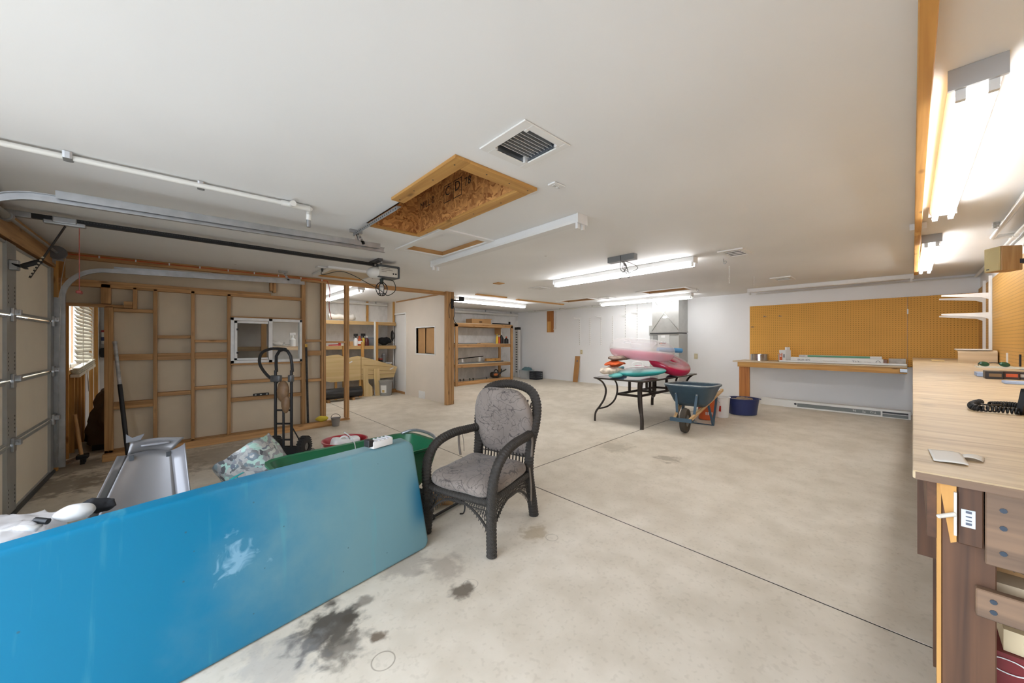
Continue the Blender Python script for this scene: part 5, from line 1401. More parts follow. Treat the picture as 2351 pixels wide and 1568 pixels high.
mb = MB(); loft(mb, [ring_rr(.95, .40, .24), ring_rr(1.06, .50, .32), ring_rr(1.20, .60, .56), ring_rr(1.25, .645, .575), ring_rr(1.25, .645, .59), ring_rr(1.19, .59, .585), ring_rr(1.04, .48, .33), ring_rr(.93, .38, .255)], 2)
mb.build('cart_tray', GREEN, gc, True, 40, world=False)
for sx in (-.35, .35):
    for sy in (-1, 1):
        mb = MB(); M = Matrix.Translation((sx, sy * .25, .125)) @ Matrix.Rotation(PI / 2, 4, 'X')
        mb.lathe([(.03, -.03), (.1, -.035), (.125, -.015), (.125, .015), (.1, .035), (.03, .03)], (0, 0, 0), 22, M); wh = mb.build('wheel', RUBBER, gc, True, 40, world=False)
        mb = MB(); mb.lathe([(0, -.028), (.05, -.028), (.05, .028), (0, .028)], (0, 0, 0), 14, M); mb.build('hub', STEEL, wh, True, 40, world=False)
    mb = MB(); mb.tube([(sx, -.26, .125), (sx, .26, .125)], .012, 8); mb.tube([(sx, 0, .125), (sx, 0, .25)], .02, 8); mb.build('axle', BLACKM, gc, world=False)
mb = MB(); mb.tube(spline([(.52, -.28, .59), (.58, -.18, .63), (.60, 0, .64), (.58, .18, .63), (.52, .28, .59)], 5), .014, 8); mb.build('steel_handle', STEEL, gc, True, world=False)
# things lying in the cart
hs = thing('garden_hose', 'brown hose looped inside the green cart', 'hose', (.9, 2.95, .55))
mb = MB(); mb.tube(spline([(.60, 2.88, .585), (.72, 2.84, .62), (.9, 2.84, .635), (1.08, 2.86, .62), (1.16, 2.95, .56), (.98, 3.05, .5), (.72, 3.0, .5), (.65, 2.95, .5)], 8), .012, 8); mb.build('hose_run', mat('brown_hose', (74, 58, 44), .5), hs, True)
wb = thing('scrub_brush', 'white grid-pattern brush resting on the blue slab edge', 'brush', (1.03, 2.475, .78))
Mb = Matrix.Translation((1.03, 2.475, .800)) @ Matrix.Rotation(math.radians(14), 4, 'Z')
mb = MB(); mb.box((-.08, -.035, -.02), (.08, .035, .03), Mb, .008); mb.build('brush_block', WPLAST, wb, True, 40)
for k in range(5):
    mb = MB(); mb.box((-.065 + k * .032, -.037, .028), (-.058 + k * .032, .037, .034), Mb); mb.build('rib', mat('brush_rib', (190, 192, 196)), wb)
mb = MB(); mb.cbox((-.09, .0, .02), (.04, .06, .05), Mb, .008); mb.build('black_grip', BLACKP, wb)
wsr = thing('white_strap', 'white plastic strap curling up out of the green cart', 'strap', (1.1, 2.9, .6))
p0 = P(790, 992, y=3.05); p1 = P(815, 1045, y=2.86)
mb = MB(); mb.tube(spline([p0, p0.lerp(p1, .4) + V((.03, 0, .012)), p0.lerp(p1, .8) + V((.02, 0, .01)), p1 + V((-.01, .0, -.08))], 6), .006, 8, flat=(.2, 1)); mb.build('strap_band', mat('strap_grey', (150, 146, 138), .5), wsr, True)

# red tub with white jug
rp = V((1.36, 4.22, fz(1.36)))
rt = thing('red_tub', 'round red plastic tub on the floor holding a white jug', 'tub', rp)
mb = MB(); mb.lathe([(0, .006), (.17, .006), (.215, .375), (.23, .385), (.235, .40), (.22, .40), (.208, .38), (.165, .014), (0, .014)], rp, 36); mb.build('tub_body', mat('red_plastic', (160, 28, 40), .35), rt, True, 40)
for s in (-1, 1):
    mb = MB(); mb.tube(arc(rp + V((s * .225, 0, .36)), .05, PI, 2 * PI, 8, (0, 1, 0)), .006, 6); mb.build('rope_handle', mat('rope', (200, 196, 186)), rt)
jg = thing('white_jug', 'white plastic jug lying in the red tub', 'jug', rp + V((0, 0, .3)))
mb = MB(); superbox(mb, rp + V((-.05, -.02, .35)), (.20, .16, .15), Matrix.Rotation(.25, 4, 'Y'), 5, 4, 8); mb.build('jug_body', WPLAST, jg, True)
mb = MB(); superbox(mb, rp + V((.09, -.02, .37)), (.12, .1, .11), None, 4, 3, 8); mb.build('jug_neck', WPLAST, jg, True)
mb = MB(); mb.tube(arc(rp + V((-.03, -.05, .40)), .045, 0, PI, 8), .012, 8); mb.build('jug_handle', WPLAST, jg, True)

# under the chair
q = V((1.80, 2.93, fz(1.8)))
cbx = thing('cardboard_box', 'flattened brown cardboard box on the floor beneath the wicker chair', 'box', q)
mb = MB(); M = Matrix.Translation(q) @ Matrix.Rotation(math.radians(-38), 4, 'Z')
mb.box((-.11, -.10, .0), (.11, .10, .11), M, .003, 1); mb.build('box_body', CARD, cbx)
mb = MB(); M2 = M @ Matrix.Translation((.11, 0, .11)) @ Matrix.Rotation(math.radians(35), 4, 'Y'); mb.box((0, -.1, -.003), (.08, .1, .003), M2); mb.build('box_flap', CARD, cbx)
mb = MB(); mb.cbox((.06, -.05, .115), (.05, .06, .02), M, .005); mb.build('tape_scrap', STEEL, cbx)
jh = thing('jack_handle', 'black steel jack handle lying on the floor beneath the chair', 'tool', P(1030, 1172))
a = P(995, 1193) + V((0, 0, .024)); b = P(1065, 1153) + V((0, 0, .024))
mb = MB(); mb.cyl(a, b, .011, seg=10); mb.build('handle_rod', BLACKM, jh, True, 40)
mb = MB(); mb.cyl(a - (b - a).normalized() * .05, a, .023, seg=12); mb.build('socket_end', BLACKM, jh, True, 40)
mb = MB(); mb.cbox(b + V((-.03, -.01, .0)), (.05, .035, .045), Matrix.Identity(4), .006); mb.build('clip', BLACKP, jh)
q = P(1126, 1182) + V((0, 0, .006))
bl_ = thing('steel_bolt', 'short steel bolt on the floor beside the wicker chair leg', 'bolt', q)
mb = MB(); mb.cyl(q + V((-.02, .02, 0)), q + V((.03, -.03, 0)), .005, seg=8); mb.build('bolt_shank', STEEL, bl_, True, 40)
mb = MB(); mb.cyl(q + V((-.03, .03, 0)), q + V((-.02, .02, 0)), .010, seg=6); mb.build('bolt_head', BLACKM, bl_)
q = P(1064, 1180)
mb = MB(); mb.tube(spline([q + V((.03, .03, .09)), q + V((.015, .0, .05)), q + V((0, 0, .008)), q + V((-.03, .01, .008))], 5), .006, 6); tag(mb.build('black_strap', BLACKP, None, True), 'short black strap curled on the floor under the chair', 'strap')
q = P(1108, 1138)
mb = MB(); mb.cbox(q + V((.02, .12, .02)), (.18, .1, .04), Matrix.Identity(4), .004); tag(mb.build('white_carton', mat('white_card', (214, 212, 208), .7)), 'flat white carton on the floor behind the wicker chair', 'box')
# ================================================================ PATIO TABLE AND FLOATS
TX0, TX1, TY0, TY1 = 5.42, 7.6, 2.86, 3.84
tz = fz(6.5); TT = .865
tb = thing('patio_table', 'long patio table with dark glass top and curved bronze legs', 'table', (6.5, 3.35, tz))
BRONZE = mat('bronze_metal', (58, 50, 44), .4, .5)
mb = MB(); loft(mb, [[V((6.51, 3.35, TT - .006)) + p for p in ring_rr(TX1 - TX0 - .06, TY1 - TY0 - .06, 0, 22, 64)], [V((6.51, 3.35, TT + .002)) + p for p in ring_rr(TX1 - TX0 - .06, TY1 - TY0 - .06, 0, 22, 64)]], 2)
mb.build('glass_top', mat('smoked_glass', (116, 112, 108), .08, spec=.8), tb)
mb = MB(); e = [V((6.51, 3.35, TT - .008)) + p for p in ring_rr(TX1 - TX0 - .02, TY1 - TY0 - .02, 0, 20, 72)]; mb.tube(e, .02, 8, True, flat=(1, .7)); mb.build('rim', BRONZE, tb, True, 40)
cx0 = V((6.51, 3.35, 0))
for (sx, sy) in ((-1, 1), (-1, -1), (1, 1), (1, -1)):
    c = V((6.51 + sx * 1.02, 3.35 + sy * .42, 0)); dg = V((-sx * .82, -sy * .57, 0)); gz = fz(c.x)
    def Lp(a, h): return V((c.x + dg.x * a, c.y + dg.y * a, gz + h))
    top = TT - .02 - gz
    mb = MB(); mb.tube(spline([Lp(.0, top), Lp(.10, top - .07), Lp(.16, top - .2), Lp(.13, top - .36), Lp(.04, top - .5), Lp(-.03, top - .6), Lp(-.045, .0)], 8), .019, 10, flat=(1.5, .8)); lg = mb.build('leg', BRONZE, tb, True, 40)
    mb = MB(); mb.tube(spline([Lp(.30, top), Lp(.36, top - .1), Lp(.37, top - .25), Lp(.31, top - .4), Lp(.18, top - .5), Lp(.0, top - .535)], 8), .017, 10, flat=(1.5, .8)); mb.build('scroll_brace', BRONZE, lg, True, 40)
zs_ = TT - .30
for (sx, sy) in ((0, 1), (0, -1)):
    mb = MB(); mb.beam((5.80, 3.35 + sy * .20, zs_), (7.22, 3.35 + sy * .20, zs_), .03, .04); mb.build('stretcher', BRONZE, tb)
for x in (5.80, 6.51, 7.22):
    mb = MB(); mb.beam((x, 3.15, zs_), (x, 3.55, zs_), .03, .04); mb.build('cross_stretcher', BRONZE, tb)
for x in (6.2, 6.85):
    mb = MB(); mb.beam((x, 3.15, zs_), (x, 3.15, TT - .02), .04, .03, (1, 0, 0)); mb.build('post', BRONZE, tb)
    mb = MB(); mb.beam((x, 3.55, zs_), (x, 3.55, TT - .02), .04, .03, (1, 0, 0)); mb.build('post', BRONZE, tb)

def film(name, lower, upper_alpha, zsplit, soft=.03, lower_alpha=.93):
    """two-tone pool toy vinyl: coloured below a level, nearly clear above it"""
    m, nt, b = _new(name); N = nt.nodes; Lk = nt.links
    tc = N.new('ShaderNodeTexCoord'); s = N.new('ShaderNodeSeparateXYZ'); Lk.new(tc.outputs['Object'], s.inputs[0])
    r = N.new('ShaderNodeMapRange'); r.inputs['From Min'].default_value = zsplit - soft; r.inputs['From Max'].default_value = zsplit + soft; Lk.new(s.outputs['Z'], r.inputs['Value'])
    a = N.new('ShaderNodeMapRange'); a.inputs['To Min'].default_value = lower_alpha; a.inputs['To Max'].default_value = upper_alpha; Lk.new(r.outputs[0], a.inputs['Value']); Lk.new(a.outputs[0], b.inputs['Alpha'])
    mx = N.new('ShaderNodeMix'); mx.data_type = 'RGBA'; Lk.new(r.outputs[0], mx.inputs['Factor']); mx.inputs[6].default_value = lin(lower); mx.inputs[7].default_value = lin((232, 230, 230))
    Lk.new(mx.outputs[2], b.inputs['Base Color']); b.inputs['Roughness'].default_value = .12; b.inputs['Specular IOR Level'].default_value = .7
    return m
def toy(name, label, loc, rot, m, build, cat='pool float'):
    t = thing(name, label, cat, loc); t.rotation_euler = rot
    mb = MB(); build(mb); mb.build('vinyl_body', m, t, True, world=False); return t
TB = TT + .008
def PT(u, v, y): return P(u, v, y=y)
# teal float in front
q = P(1475, 853, y=3.12)
t = toy('pool_float', 'turquoise pool float with clear top lying at table front', (q.x, 3.14, TB + .112), (0, math.radians(-3), math.radians(-38)), film('teal_vinyl', (70, 190, 186), .35, .03),
    lambda mb: superbox(mb, (0, 0, 0), (.82, .50, .17), None, 2.6, 2.0, 12))
mb = MB(); superbox(mb, (-.46, -.02, -.035), (.24, .2, .09), None, 2.4, 2, 8); mb.build('head_rest', film('teal_vinyl_pale', (120, 210, 206), .4, .03), t, True, world=False)
# white moulded cup handle
q = P(1462, 838, y=3.05)
hd = thing('carry_grip', 'white plastic carry grip on the turquoise float', 'grip', (q.x, 3.04, q.z))
mb = MB(); mb.tube(spline([(q.x - .07, 3.10, q.z - .02), (q.x - .06, 3.08, q.z + .035), (q.x, 3.04, q.z + .05), (q.x + .06, 3.0, q.z + .035), (q.x + .07, 2.98, q.z - .02)], 5), .013, 8); mb.build('grip', WPLAST, hd, True)
mb = MB(); superbox(mb, (q.x, 3.04, q.z - .026), (.24, .12, .02), Matrix.Rotation(-.6, 4, 'Z'), 3, 2, 5); mb.build('mount', WPLAST, hd, True)
# red float at right standing tilted
q = P(1535, 835, y=2.98)
toy('pool_float', 'raspberry red pool ring with clear edge tilted at table right', (q.x + .05, 2.99, TB + .225), (math.radians(24), math.radians(14), math.radians(-40)), film('red_vinyl', (196, 34, 74), .3, .075),
    lambda mb: torus(mb, (0, 0, 0), .205, .125, None, 40, 18, 1.15, 1.0, .95))
toy('pool_float', 'dark pink flat pool mat folded beneath the red ring', (q.x - .10, 3.36, TB + .11), (0, math.radians(14), math.radians(-40)), mat('pink_mat', (214, 64, 110), .25), lambda mb: superbox(mb, (0, 0, 0), (.42, .34, .10), None, 3, 2, 10))
# clear and pink ring on top
q = P(1480, 812, y=3.2)
ring = toy('pool_float', 'large clear and pink pool ring on top of the pile', (q.x + .04, 3.28, q.z + .06), (math.radians(-2), math.radians(6), math.radians(-42)), film('pink_clear_vinyl', (236, 168, 184), .30, -.03, .02, .7),
    lambda mb: torus(mb, (0, 0, 0), .34, .18, None, 48, 18, 1.08, 1.0, 1.0))
mb = MB(); torus(mb, (-.36, -.27, .10), .05, .007, Matrix.Rotation(.6, 4, 'X') , 16, 6, 1.2, .7); mb.build('valve_ring', mat('valve_clear', (200, 200, 204), .2), ring, True, world=False)
# towels and noodles between
q = P(1440, 835, y=3.3)
crumple('patterned_pillow', 'brown mottled beach pillow wedged under the clear ring', 'pillow', (q.x + .02, 3.46, TB + .335), (.5, .3, .08), mat('mottled_brown', (150, 130, 116), .8, var=.45, scale=14), .03, 7, 2)
crumple('orange_cloth', 'crumpled orange cloth in the float pile', 'cloth', (q.x - .08, 3.48, TB + .245), (.46, .26, .08), mat('orange_cloth', (214, 92, 40), .8, var=.2, scale=9), .03, 10, 7)
crumple('floral_towel', 'white floral towel bundle at the pile left end', 'towel', (q.x - .14, 3.52, TB + .13), (.52, .28, .12), mat('floral_towel', (222, 208, 190), .85, var=.25, scale=16), .03, 9, 8)
crumple('navy_cloth', 'dark navy cloth lump tucked behind the turquoise float', 'cloth', (7.02, 3.12, TB + .07), (.24, .22, .14), mat('navy_cloth', (40, 56, 92), .7), .02, 9, 9)
def noodle(label, a, b, r=.035, m=None):
    n = thing('pool_noodle', label, 'pool noodle', (V(a) + V(b)) / 2, 0, 'pool noodles')
    d = (V(b) - V(a)).normalized()
    mb = MB(); mb.cyl(a, b, r, seg=16); mb.build('foam_tube', m or mat('noodle_blue', (84, 150, 200), .7), n, True, 40)
    mb = MB(); mb.cyl(V(a) - d * .002, V(a) + d * .004, r * .4, seg=10); mb.build('bore', mat('noodle_bore', (44, 90, 140), .8), n, True, 40)
a = P(1403, 862, y=3.55); noodle('blue foam noodle poking out at table left end', (a.x, 3.56, TB + .038), (a.x + .75, 3.72, TB + .038))
a = P(1402, 851, y=3.62); noodle('pale turquoise noodle above the blue noodle', (a.x + .02, 3.66, TB + .115), (a.x + .7, 3.80, TB + .115), .034, mat('noodle_teal', (120, 196, 206), .6))
a = P(1562, 815, y=3.05); noodle('short blue noodle end beside the red ring', (a.x, 3.03, TB + .45), (a.x - .42, 3.3, TB + .47), .045)

# ---------------------------------------------------------------- blue wheelbarrow
wbz = fz(6.1)
wbr = thing('wheelbarrow', 'blue steel wheelbarrow with wooden handles and rubber tyre', 'wheelbarrow', (5.74, 2.35, fz(5.8)), math.radians(8))
WB = mat('wheelbarrow_blue', (64, 88, 104), .45, .1, var=.12, scale=7)
# local: +x from wheel to handles
def wr(x0, x1, w, z, zb=0): return [V((x0 + (x1 - x0) * (p.x + .5), p.y * w, z + zb * (p.x))) for p in ring_rr(1, 1, 0, 5, 40)]
mb = MB(); loft(mb, [wr(.28, .75, .40, .37), wr(.16, .88, .50, .44), wr(.0, 1.0, .66, .655, -.05), wr(-.03, 1.03, .72, .68, -.05), wr(-.03, 1.03, .72, .695, -.05), wr(.02, .99, .66, .68, -.05), wr(.18, .86, .48, .45), wr(.3, .73, .38, .385)], 2)
mb.build('tray', WB, wbr, True, 45, world=False)
mb = MB(); mb.tube([p + V((0, 0, .006)) for p in wr(-.03, 1.03, .70, .695, -.05)], .012, 8, True); mb.build('rolled_rim', mat('worn_rim', (150, 158, 160), .6, var=.3, scale=20), wbr, True, world=False)
for s in (-1, 1):
    mb = MB(); mb.beam((-.22, s * .10, .22), (1.28, s * .28, .55), .038, .042); mb.build('wood_handle', wood('handle_wood', (176, 138, 92), (216, 182, 134), 'x', knots=False), wbr, world=False)
    mb = MB(); mb.beam((.62, s * .19, .38), (.74, s * .24, .02), .035, .03, (0, 1, 0)); mb.beam((.74, s * .24, .02), (.96, s * .25, .46), .03, .03, (0, 1, 0)); mb.build('leg', WB, wbr, world=False)
    mb = MB(); mb.beam((.02, s * .12, .27), (.06, s * .15, .60), .035, .014, (1, 0, 0)); mb.build('front_brace', WB, wbr, world=False)
    mb = MB(); mb.sphere((.035, s * .15, .585), .012, 8); mb.build('bolt', STEEL, wbr, True, world=False)
mb = MB(); mb.beam((.74, -.24, .02), (.74, .24, .02), .03, .012); mb.build('foot_bar', WB, wbr, world=False)
mb = MB(); mb.beam((-.24, -.15, .235), (-.24, .15, .235), .05, .05); mb.build('nose_guard', WB, wbr, world=False)
Mw = Matrix.Translation((0, 0, .19)) @ Matrix.Rotation(PI / 2, 4, 'X')
mb = MB(); mb.lathe([(.09, -.035), (.14, -.05), (.175, -.04), (.19, 0), (.175, .04), (.14, .05), (.09, .035)], (0, 0, 0), 32, Mw); wt = mb.build('wheel', mat('tyre_dusty', (74, 66, 56), .9, var=.2, scale=18), wbr, True, 50, world=False)
mb = MB(); mb.lathe([(0, -.03), (.09, -.035), (.09, .035), (0, .03)], (0, 0, 0), 20, Mw); mb.build('wheel_rim', mat('rim_grey', (120, 118, 112), .5, .4), wt, True, 40, world=False)
mb = MB(); mb.tube([(0, -.16, .19), (0, .16, .19)], .012, 8); mb.build('axle', STEEL, wt, world=False)
for s in (-1, 1):
    mb = MB(); mb.cbox((0, s * .115, .22), (.07, .02, .08)); mb.build('axle_bracket', WB, wbr, world=False)

def bucket(name, label, cat, p, r0, r1, h, m, group=None, handle=True, sx=1.0, rz=0.0):
    p = V(p); b = thing(name, label, cat, p, rz, group)
    mb = MB(); mb.lathe([(0, .004), (r0, .004), (r1, h - .012), (r1 + .012, h - .008), (r1 + .012, h), (r1 - .006, h), (r0 - .008, .012), (0, .012)], (0, 0, 0), 30, None, sx); mb.build('bucket_body', m, b, True, 40, world=False)
    if handle:
        mb = MB(); mb.tube(arc((0, 0, h * .86), r1 + .006, 0, PI, 14, (1, 0, 0), (0, -.45, -.55)), .004, 6); mb.build('bail_handle', STEEL, b, world=False)
    return b
q = P(1614, 972)
bo = bucket('orange_bucket', 'orange plastic bucket on the floor behind the wheelbarrow', 'bucket', (6.95, 2.47, fz(6.95)), .13, .15, .36, mat('orange_plastic', (206, 92, 40), .4))
for k in range(4):
    a = math.radians(195 + k * 13); mb = MB(); mb.cbox((.139 * math.cos(a), .139 * math.sin(a), .12), (.004, .016, .05), Matrix.Identity(4)); mb.build('printed_mark', WPLAST, bo, world=False)
bw = bucket('white_bucket', 'white plastic bucket on the floor beside the orange one', 'bucket', (7.30, 2.36, fz(7.3)), .125, .15, .37, WPLAST)
mb = MB(); mb.cbox((-.06, .118, .17), (.08, .004, .1), Matrix.Rotation(math.radians(70), 4, 'Z')); mb.build('red_logo_patch', mat('logo_red', (190, 50, 40)), bw, world=False)
bucket('black_bucket', 'slim black bucket between the white bucket and navy tub', 'bucket', (7.52, 2.56, fz(7.5)), .10, .11, .30, BLACKP, handle=False)
nt_ = bucket('navy_tub', 'navy blue tub with scraps on the floor by the bench leg', 'tub', (7.86, 2.16, fz(7.86)), .20, .235, .30, mat('navy_plastic', (40, 50, 96), .4), handle=False, sx=1.15, rz=-.8)
mb = MB(); superbox(mb, (0, 0, .27), (.34, .28, .08), None, 2.5, 2, 8); mb.jitter(.03, 12); mb.build('scraps', mat('scrap_wood', (150, 128, 104), .9, var=.4, scale=14), nt_, True, world=False)
for s in (-1, 1):
    mb = MB(); mb.cbox((s * .28, 0, .285), (.05, .12, .02), None, .008); mb.build('tub_handle', mat('navy_plastic', (40, 50, 96)), nt_, True, 40, world=False)
# ================================================================ ALCOVE SHELVES
SFY = 9.75
zA, zB_ = 2.03, 1.385          # top faces of the two shelves
ash = thing('alcove_shelf', 'long built-in pine shelving along the alcove rear wall', 'shelf', (2.5, 10.0, fz(2.5)))
SX0, SX1 = -.2, XP - .015
for z in (zA, zB_):
    mb = MB(); mb.box((SX0, SFY, z - .09), (SX1, SFY + .04, z), None, .003, 1); mb.build('front_rail', wood('pale_pine', (178, 138, 84), (214, 180, 124), 'x'), ash)
    mb = MB(); mb.box((SX0, SFY + .042, z - .02), (SX1, Y1 - .005, z - .001)); mb.build('shelf_board', PLY('x'), ash)
mb = MB(); mb.box((SX0, SFY, fz(0)), (SX1, SFY + .04, fz(4.4) + .10)); mb.build('kick_board', PINE('x'), ash)
mb = MB(); mb.box((SX0, SFY + .05, fz(2) + .12), (SX1, Y1 - .01, fz(2) + .14)); mb.build('shelf_board', PLY('x'), ash)
for (u0, u1, z0, z1, m) in ((860, 862.5, None, zA, WHITE), (863, 868.5, None, zA, PINEY('z')), (830, 836, None, zB_ + .1, PINEY('z')), (787, 793, None, zB_, PINEY('z')), (600, 612, None, zA, PINEY('z'))):
    a = P(u0, 800, y=SFY - .045).x; b = P(u1, 800, y=SFY - .045).x
    mb = MB(); mb.box((a, SFY - .045, fz(a)), (b, SFY - .001, z1)); mb.build('upright', m, ash)
mb = MB(); mb.box((3.9, Y1 - .05, zA), (3.95, Y1 - .005, CEIL)); mb.build('wall_cleat', PINEY('z'), ash)
mb = MB(); mb.box((XP - .045, SFY + .1, zA), (XP - .005, SFY + .15, CEIL)); mb.build('wall_cleat', PINEY('z'), ash)
al = lambda u, dy=.14: P(u, 800, y=SFY + dy).x

def bottle(label, x, y, z, r, h, m, capm, group, spray=False, neck=.3):
    b = thing('spray_bottle' if spray else 'bottle', label, 'bottle', (x, y, z), 0, group)
    mb = MB(); hb = h * (.66 if spray else .8)
    mb.lathe([(0, 0), (r, 0), (r * 1.02, .01), (r, hb * .75), (r * neck * 1.3, hb * .95), (r * neck, hb), (0, hb)], (x, y, z + .001), 18); mb.build('bottle_body', m, b, True, 40)
    mb = MB()
    if spray:
        mb.cyl((x, y, z + hb), (x, y, z + h * .82), r * .32, seg=10); mb.box((x - r * 1.0, y - r * .3, z + h * .8), (x + r * .9, y + r * .3, z + h), None, .006); mb.beam((x - r * .7, y, z + h * .84), (x - r * .95, y, z + h * .64), r * .3, r * .2)
    else: mb.cyl((x, y, z + hb), (x, y, z + h), r * neck * 1.15, seg=12)
    mb.build('trigger_head' if spray else 'screw_cap', capm, b, True, 40)
    return b
G2 = 'bottles on the alcove shelf'
yS = SFY + .14
bottle('white spray bottle with black trigger on the alcove shelf', al(817), yS, zB_, .055, .32, WPLAST, BLACKP, G2, True)
b_ = bottle('rust-brown jug with white label on the alcove shelf', al(825.5), yS, zB_, .075, .26, mat('rust_plastic', (172, 78, 44), .4), mat('rust_plastic', (172, 78, 44)), G2)
x = al(825.5); mb = MB(); mb.cyl((x, yS, zB_ + .05), (x, yS, zB_ + .13), .0775, seg=18, cap=False); mb.build('label_band', WPLAST, b_, True, 40)
bottle('yellow bottle with green neck behind the wooden post', al(834, .2), SFY + .2, zB_, .06, .33, mat('yellow_plastic', (222, 196, 84), .4), BLACKP, G2, True)
b_ = bottle('dark maroon bottle beside the wooden post', al(842), yS, zB_, .055, .27, mat('maroon_plastic', (92, 30, 30), .35), WPLAST, G2)
bx = thing('storage_bin', 'blue-grey lidded storage bin on the alcove shelf', 'bin', (al(853, .25), SFY + .25, zB_))
x = al(853, .25); mb = MB(); loft(mb, [[V((x + .02, SFY + .36, zB_ + .002)) + p for p in ring_rr(.28, .28, 0, 8, 32)], [V((x + .02, SFY + .36, zB_ + .2)) + p for p in ring_rr(.33, .34, 0, 8, 32)]], 2); mb.build('bin_body', mat('bin_grey', (136, 142, 150), .4), bx, True, 50)
mb = MB(); loft(mb, [[V((x + .02, SFY + .36, zB_ + .2)) + p for p in ring_rr(.36, .37, 0, 8, 32)], [V((x + .02, SFY + .36, zB_ + .225)) + p for p in ring_rr(.35, .36, 0, 8, 32)]], 2); mb.build('bin_lid', mat('bin_lid_blue', (120, 136, 156), .4), bx, True, 50)
crumple('black_bag', 'black crumpled bag slumped on the alcove shelf', 'bag', (al(884, .22), SFY + .26, zB_ + .13), (.36, .28, .2), mat('black_cloth', (24, 24, 26)), .04, 8, 3)
sp = thing('round_speaker', 'round black speaker fixed to the alcove end wall', 'speaker', (XP - .02, 10.05, zB_ + .27))
mb = MB(); mb.lathe([(0, .02), (.06, .012), (.10, .02), (.105, 0), (0, 0)], (0, 0, 0), 24, Matrix.Translation((XP - .001, 9.98, zB_ + .28)) @ Matrix.Rotation(-PI / 2, 4, 'Y') @ Matrix.Scale(1.5, 4, (1, 0, 0))); mb.build('cone', BLACKP, sp, True, 40)
# small items left on that shelf
x = al(772); rc = thing('red_clamp', 'red clamp lying on the alcove shelf near the lone stud', 'clamp', (x, yS, zB_))
mb = MB(); mb.beam((x - .18, yS, zB_ + .02), (x + .1, yS, zB_ + .03), .03, .03); mb.cbox((x + .08, yS, zB_ + .06), (.05, .04, .11)); mb.build('clamp_bar', mat('red_metal', (170, 40, 40), .4), rc)
mb = MB(); mb.cyl((x + .1, yS, zB_ + .02), (x + .28, yS, zB_ + .018), .016, seg=10); mb.build('clamp_handle', mat('pale_handle', (214, 206, 190), .5), rc, True, 40)
mb = MB(); mb.box((al(803), SFY + .1, zB_ + .001), (al(810), SFY + .26, zB_ + .12)); tag(mb.build('small_carton', CARD), 'small brown carton beside the white spray bottle', 'box')
bottle('white squeeze bottle on the shelf seen through the aluminium window', P(672, 790, y=yS).x, yS, zB_, .065, .32, WPLAST, WPLAST, G2, True)
crumple('grey_rag', 'grey rag heap on the shelf seen through the aluminium window', 'rag', (P(634, 800, y=yS).x, yS, zB_ + .075), (.3, .16, .11), mat('grey_cloth', (168, 160, 150), .9), .03, 10, 6)
tl_ = thing('chrome_fittings', 'chrome tap fitting on the shelf seen through the aluminium window', 'tap', (P(652, 800, y=yS).x, yS, zB_))
x = P(652, 800, y=yS).x; mb = MB(); mb.cyl((x - .1, yS, zB_ + .03), (x + .12, yS, zB_ + .03), .022, seg=10); mb.cyl((x, yS, zB_ + .02), (x, yS, zB_ + .10), .018, seg=10); mb.build('tap_body', mat('chrome', (200, 202, 206), .15, .9), tl_, True, 40)
# top shelf: rolled tarp
x0_, x1_ = al(757), al(815)
rt_ = thing('rolled_tarp', 'rolled white tarpaulin on the upper alcove shelf', 'tarp', ((x0_ + x1_) / 2, yS, zA))
mb = MB(); mb.tube([(x0_ + (x1_ - x0_) * k / 10, yS + .08, zA + .108 + .012 * math.sin(k * 2)) for k in range(11)], [.07, .068, .07, .062, .07, .072, .066, .07, .074, .08, .085], 12); mb.jitter(.015, 9); mb.build('roll', mat('tarp_white', (216, 212, 204), .6), rt_, True)
# below: cans
for (u, lab, m, r, h) in ((839, 'white paint can under the alcove shelf', WPLAST, .07, .2), (847, 'dark paint can under the alcove shelf', BLACKP, .05, .18), (855, 'tall white can under the alcove shelf', WPLAST, .08, .22), (873, 'black and red can under the alcove shelf end', mat('can_red', (150, 50, 40), .4), .07, .24), (881, 'tall grey can under the alcove shelf end', mat('can_grey', (124, 126, 128), .4, .4), .065, .34)):
    z = .80; x = al(u)
    c = thing('paint_can', lab, 'can', (x, yS, z), 0, 'cans under the alcove shelf')
    mb = MB(); r *= .85; mb.cyl((x, yS, z + .001), (x, yS, z + h), r, seg=18); mb.build('can_body', m, c, True, 40)
    mb = MB(); mb.cyl((x, yS, z + h), (x, yS, z + h + .025), r * .75, seg=18); mb.build('can_lid', STEEL, c, True, 40)
    if u == 873:
        mb = MB(); mb.cyl((x, yS, z + .1), (x, yS, z + .2), r * 1.02, seg=18, cap=False); mb.build('can_label', BLACKP, c, True, 40)
mb = MB(); mb.box((al(800), SFY + .05, .78), (SX1, Y1 - .02, .80)); mb.build('lower_shelf_board', PLY('x'), ash)
x = al(890); wc = thing('white_tub', 'low white tub under the alcove shelf end', 'tub', (x, yS, .80))
mb = MB(); mb.lathe([(0, 0), (.10, 0), (.11, .1), (.115, .105), (.115, .12), (0, .12)], (x, yS, .801), 20); mb.build('tub_body', WPLAST, wc, True, 40)
mb = MB(); mb.cyl((x, yS, .825), (x, yS, .88), .1085, seg=20, cap=False); mb.build('yellow_label', mat('label_tan', (200, 170, 110)), wc, True, 40)
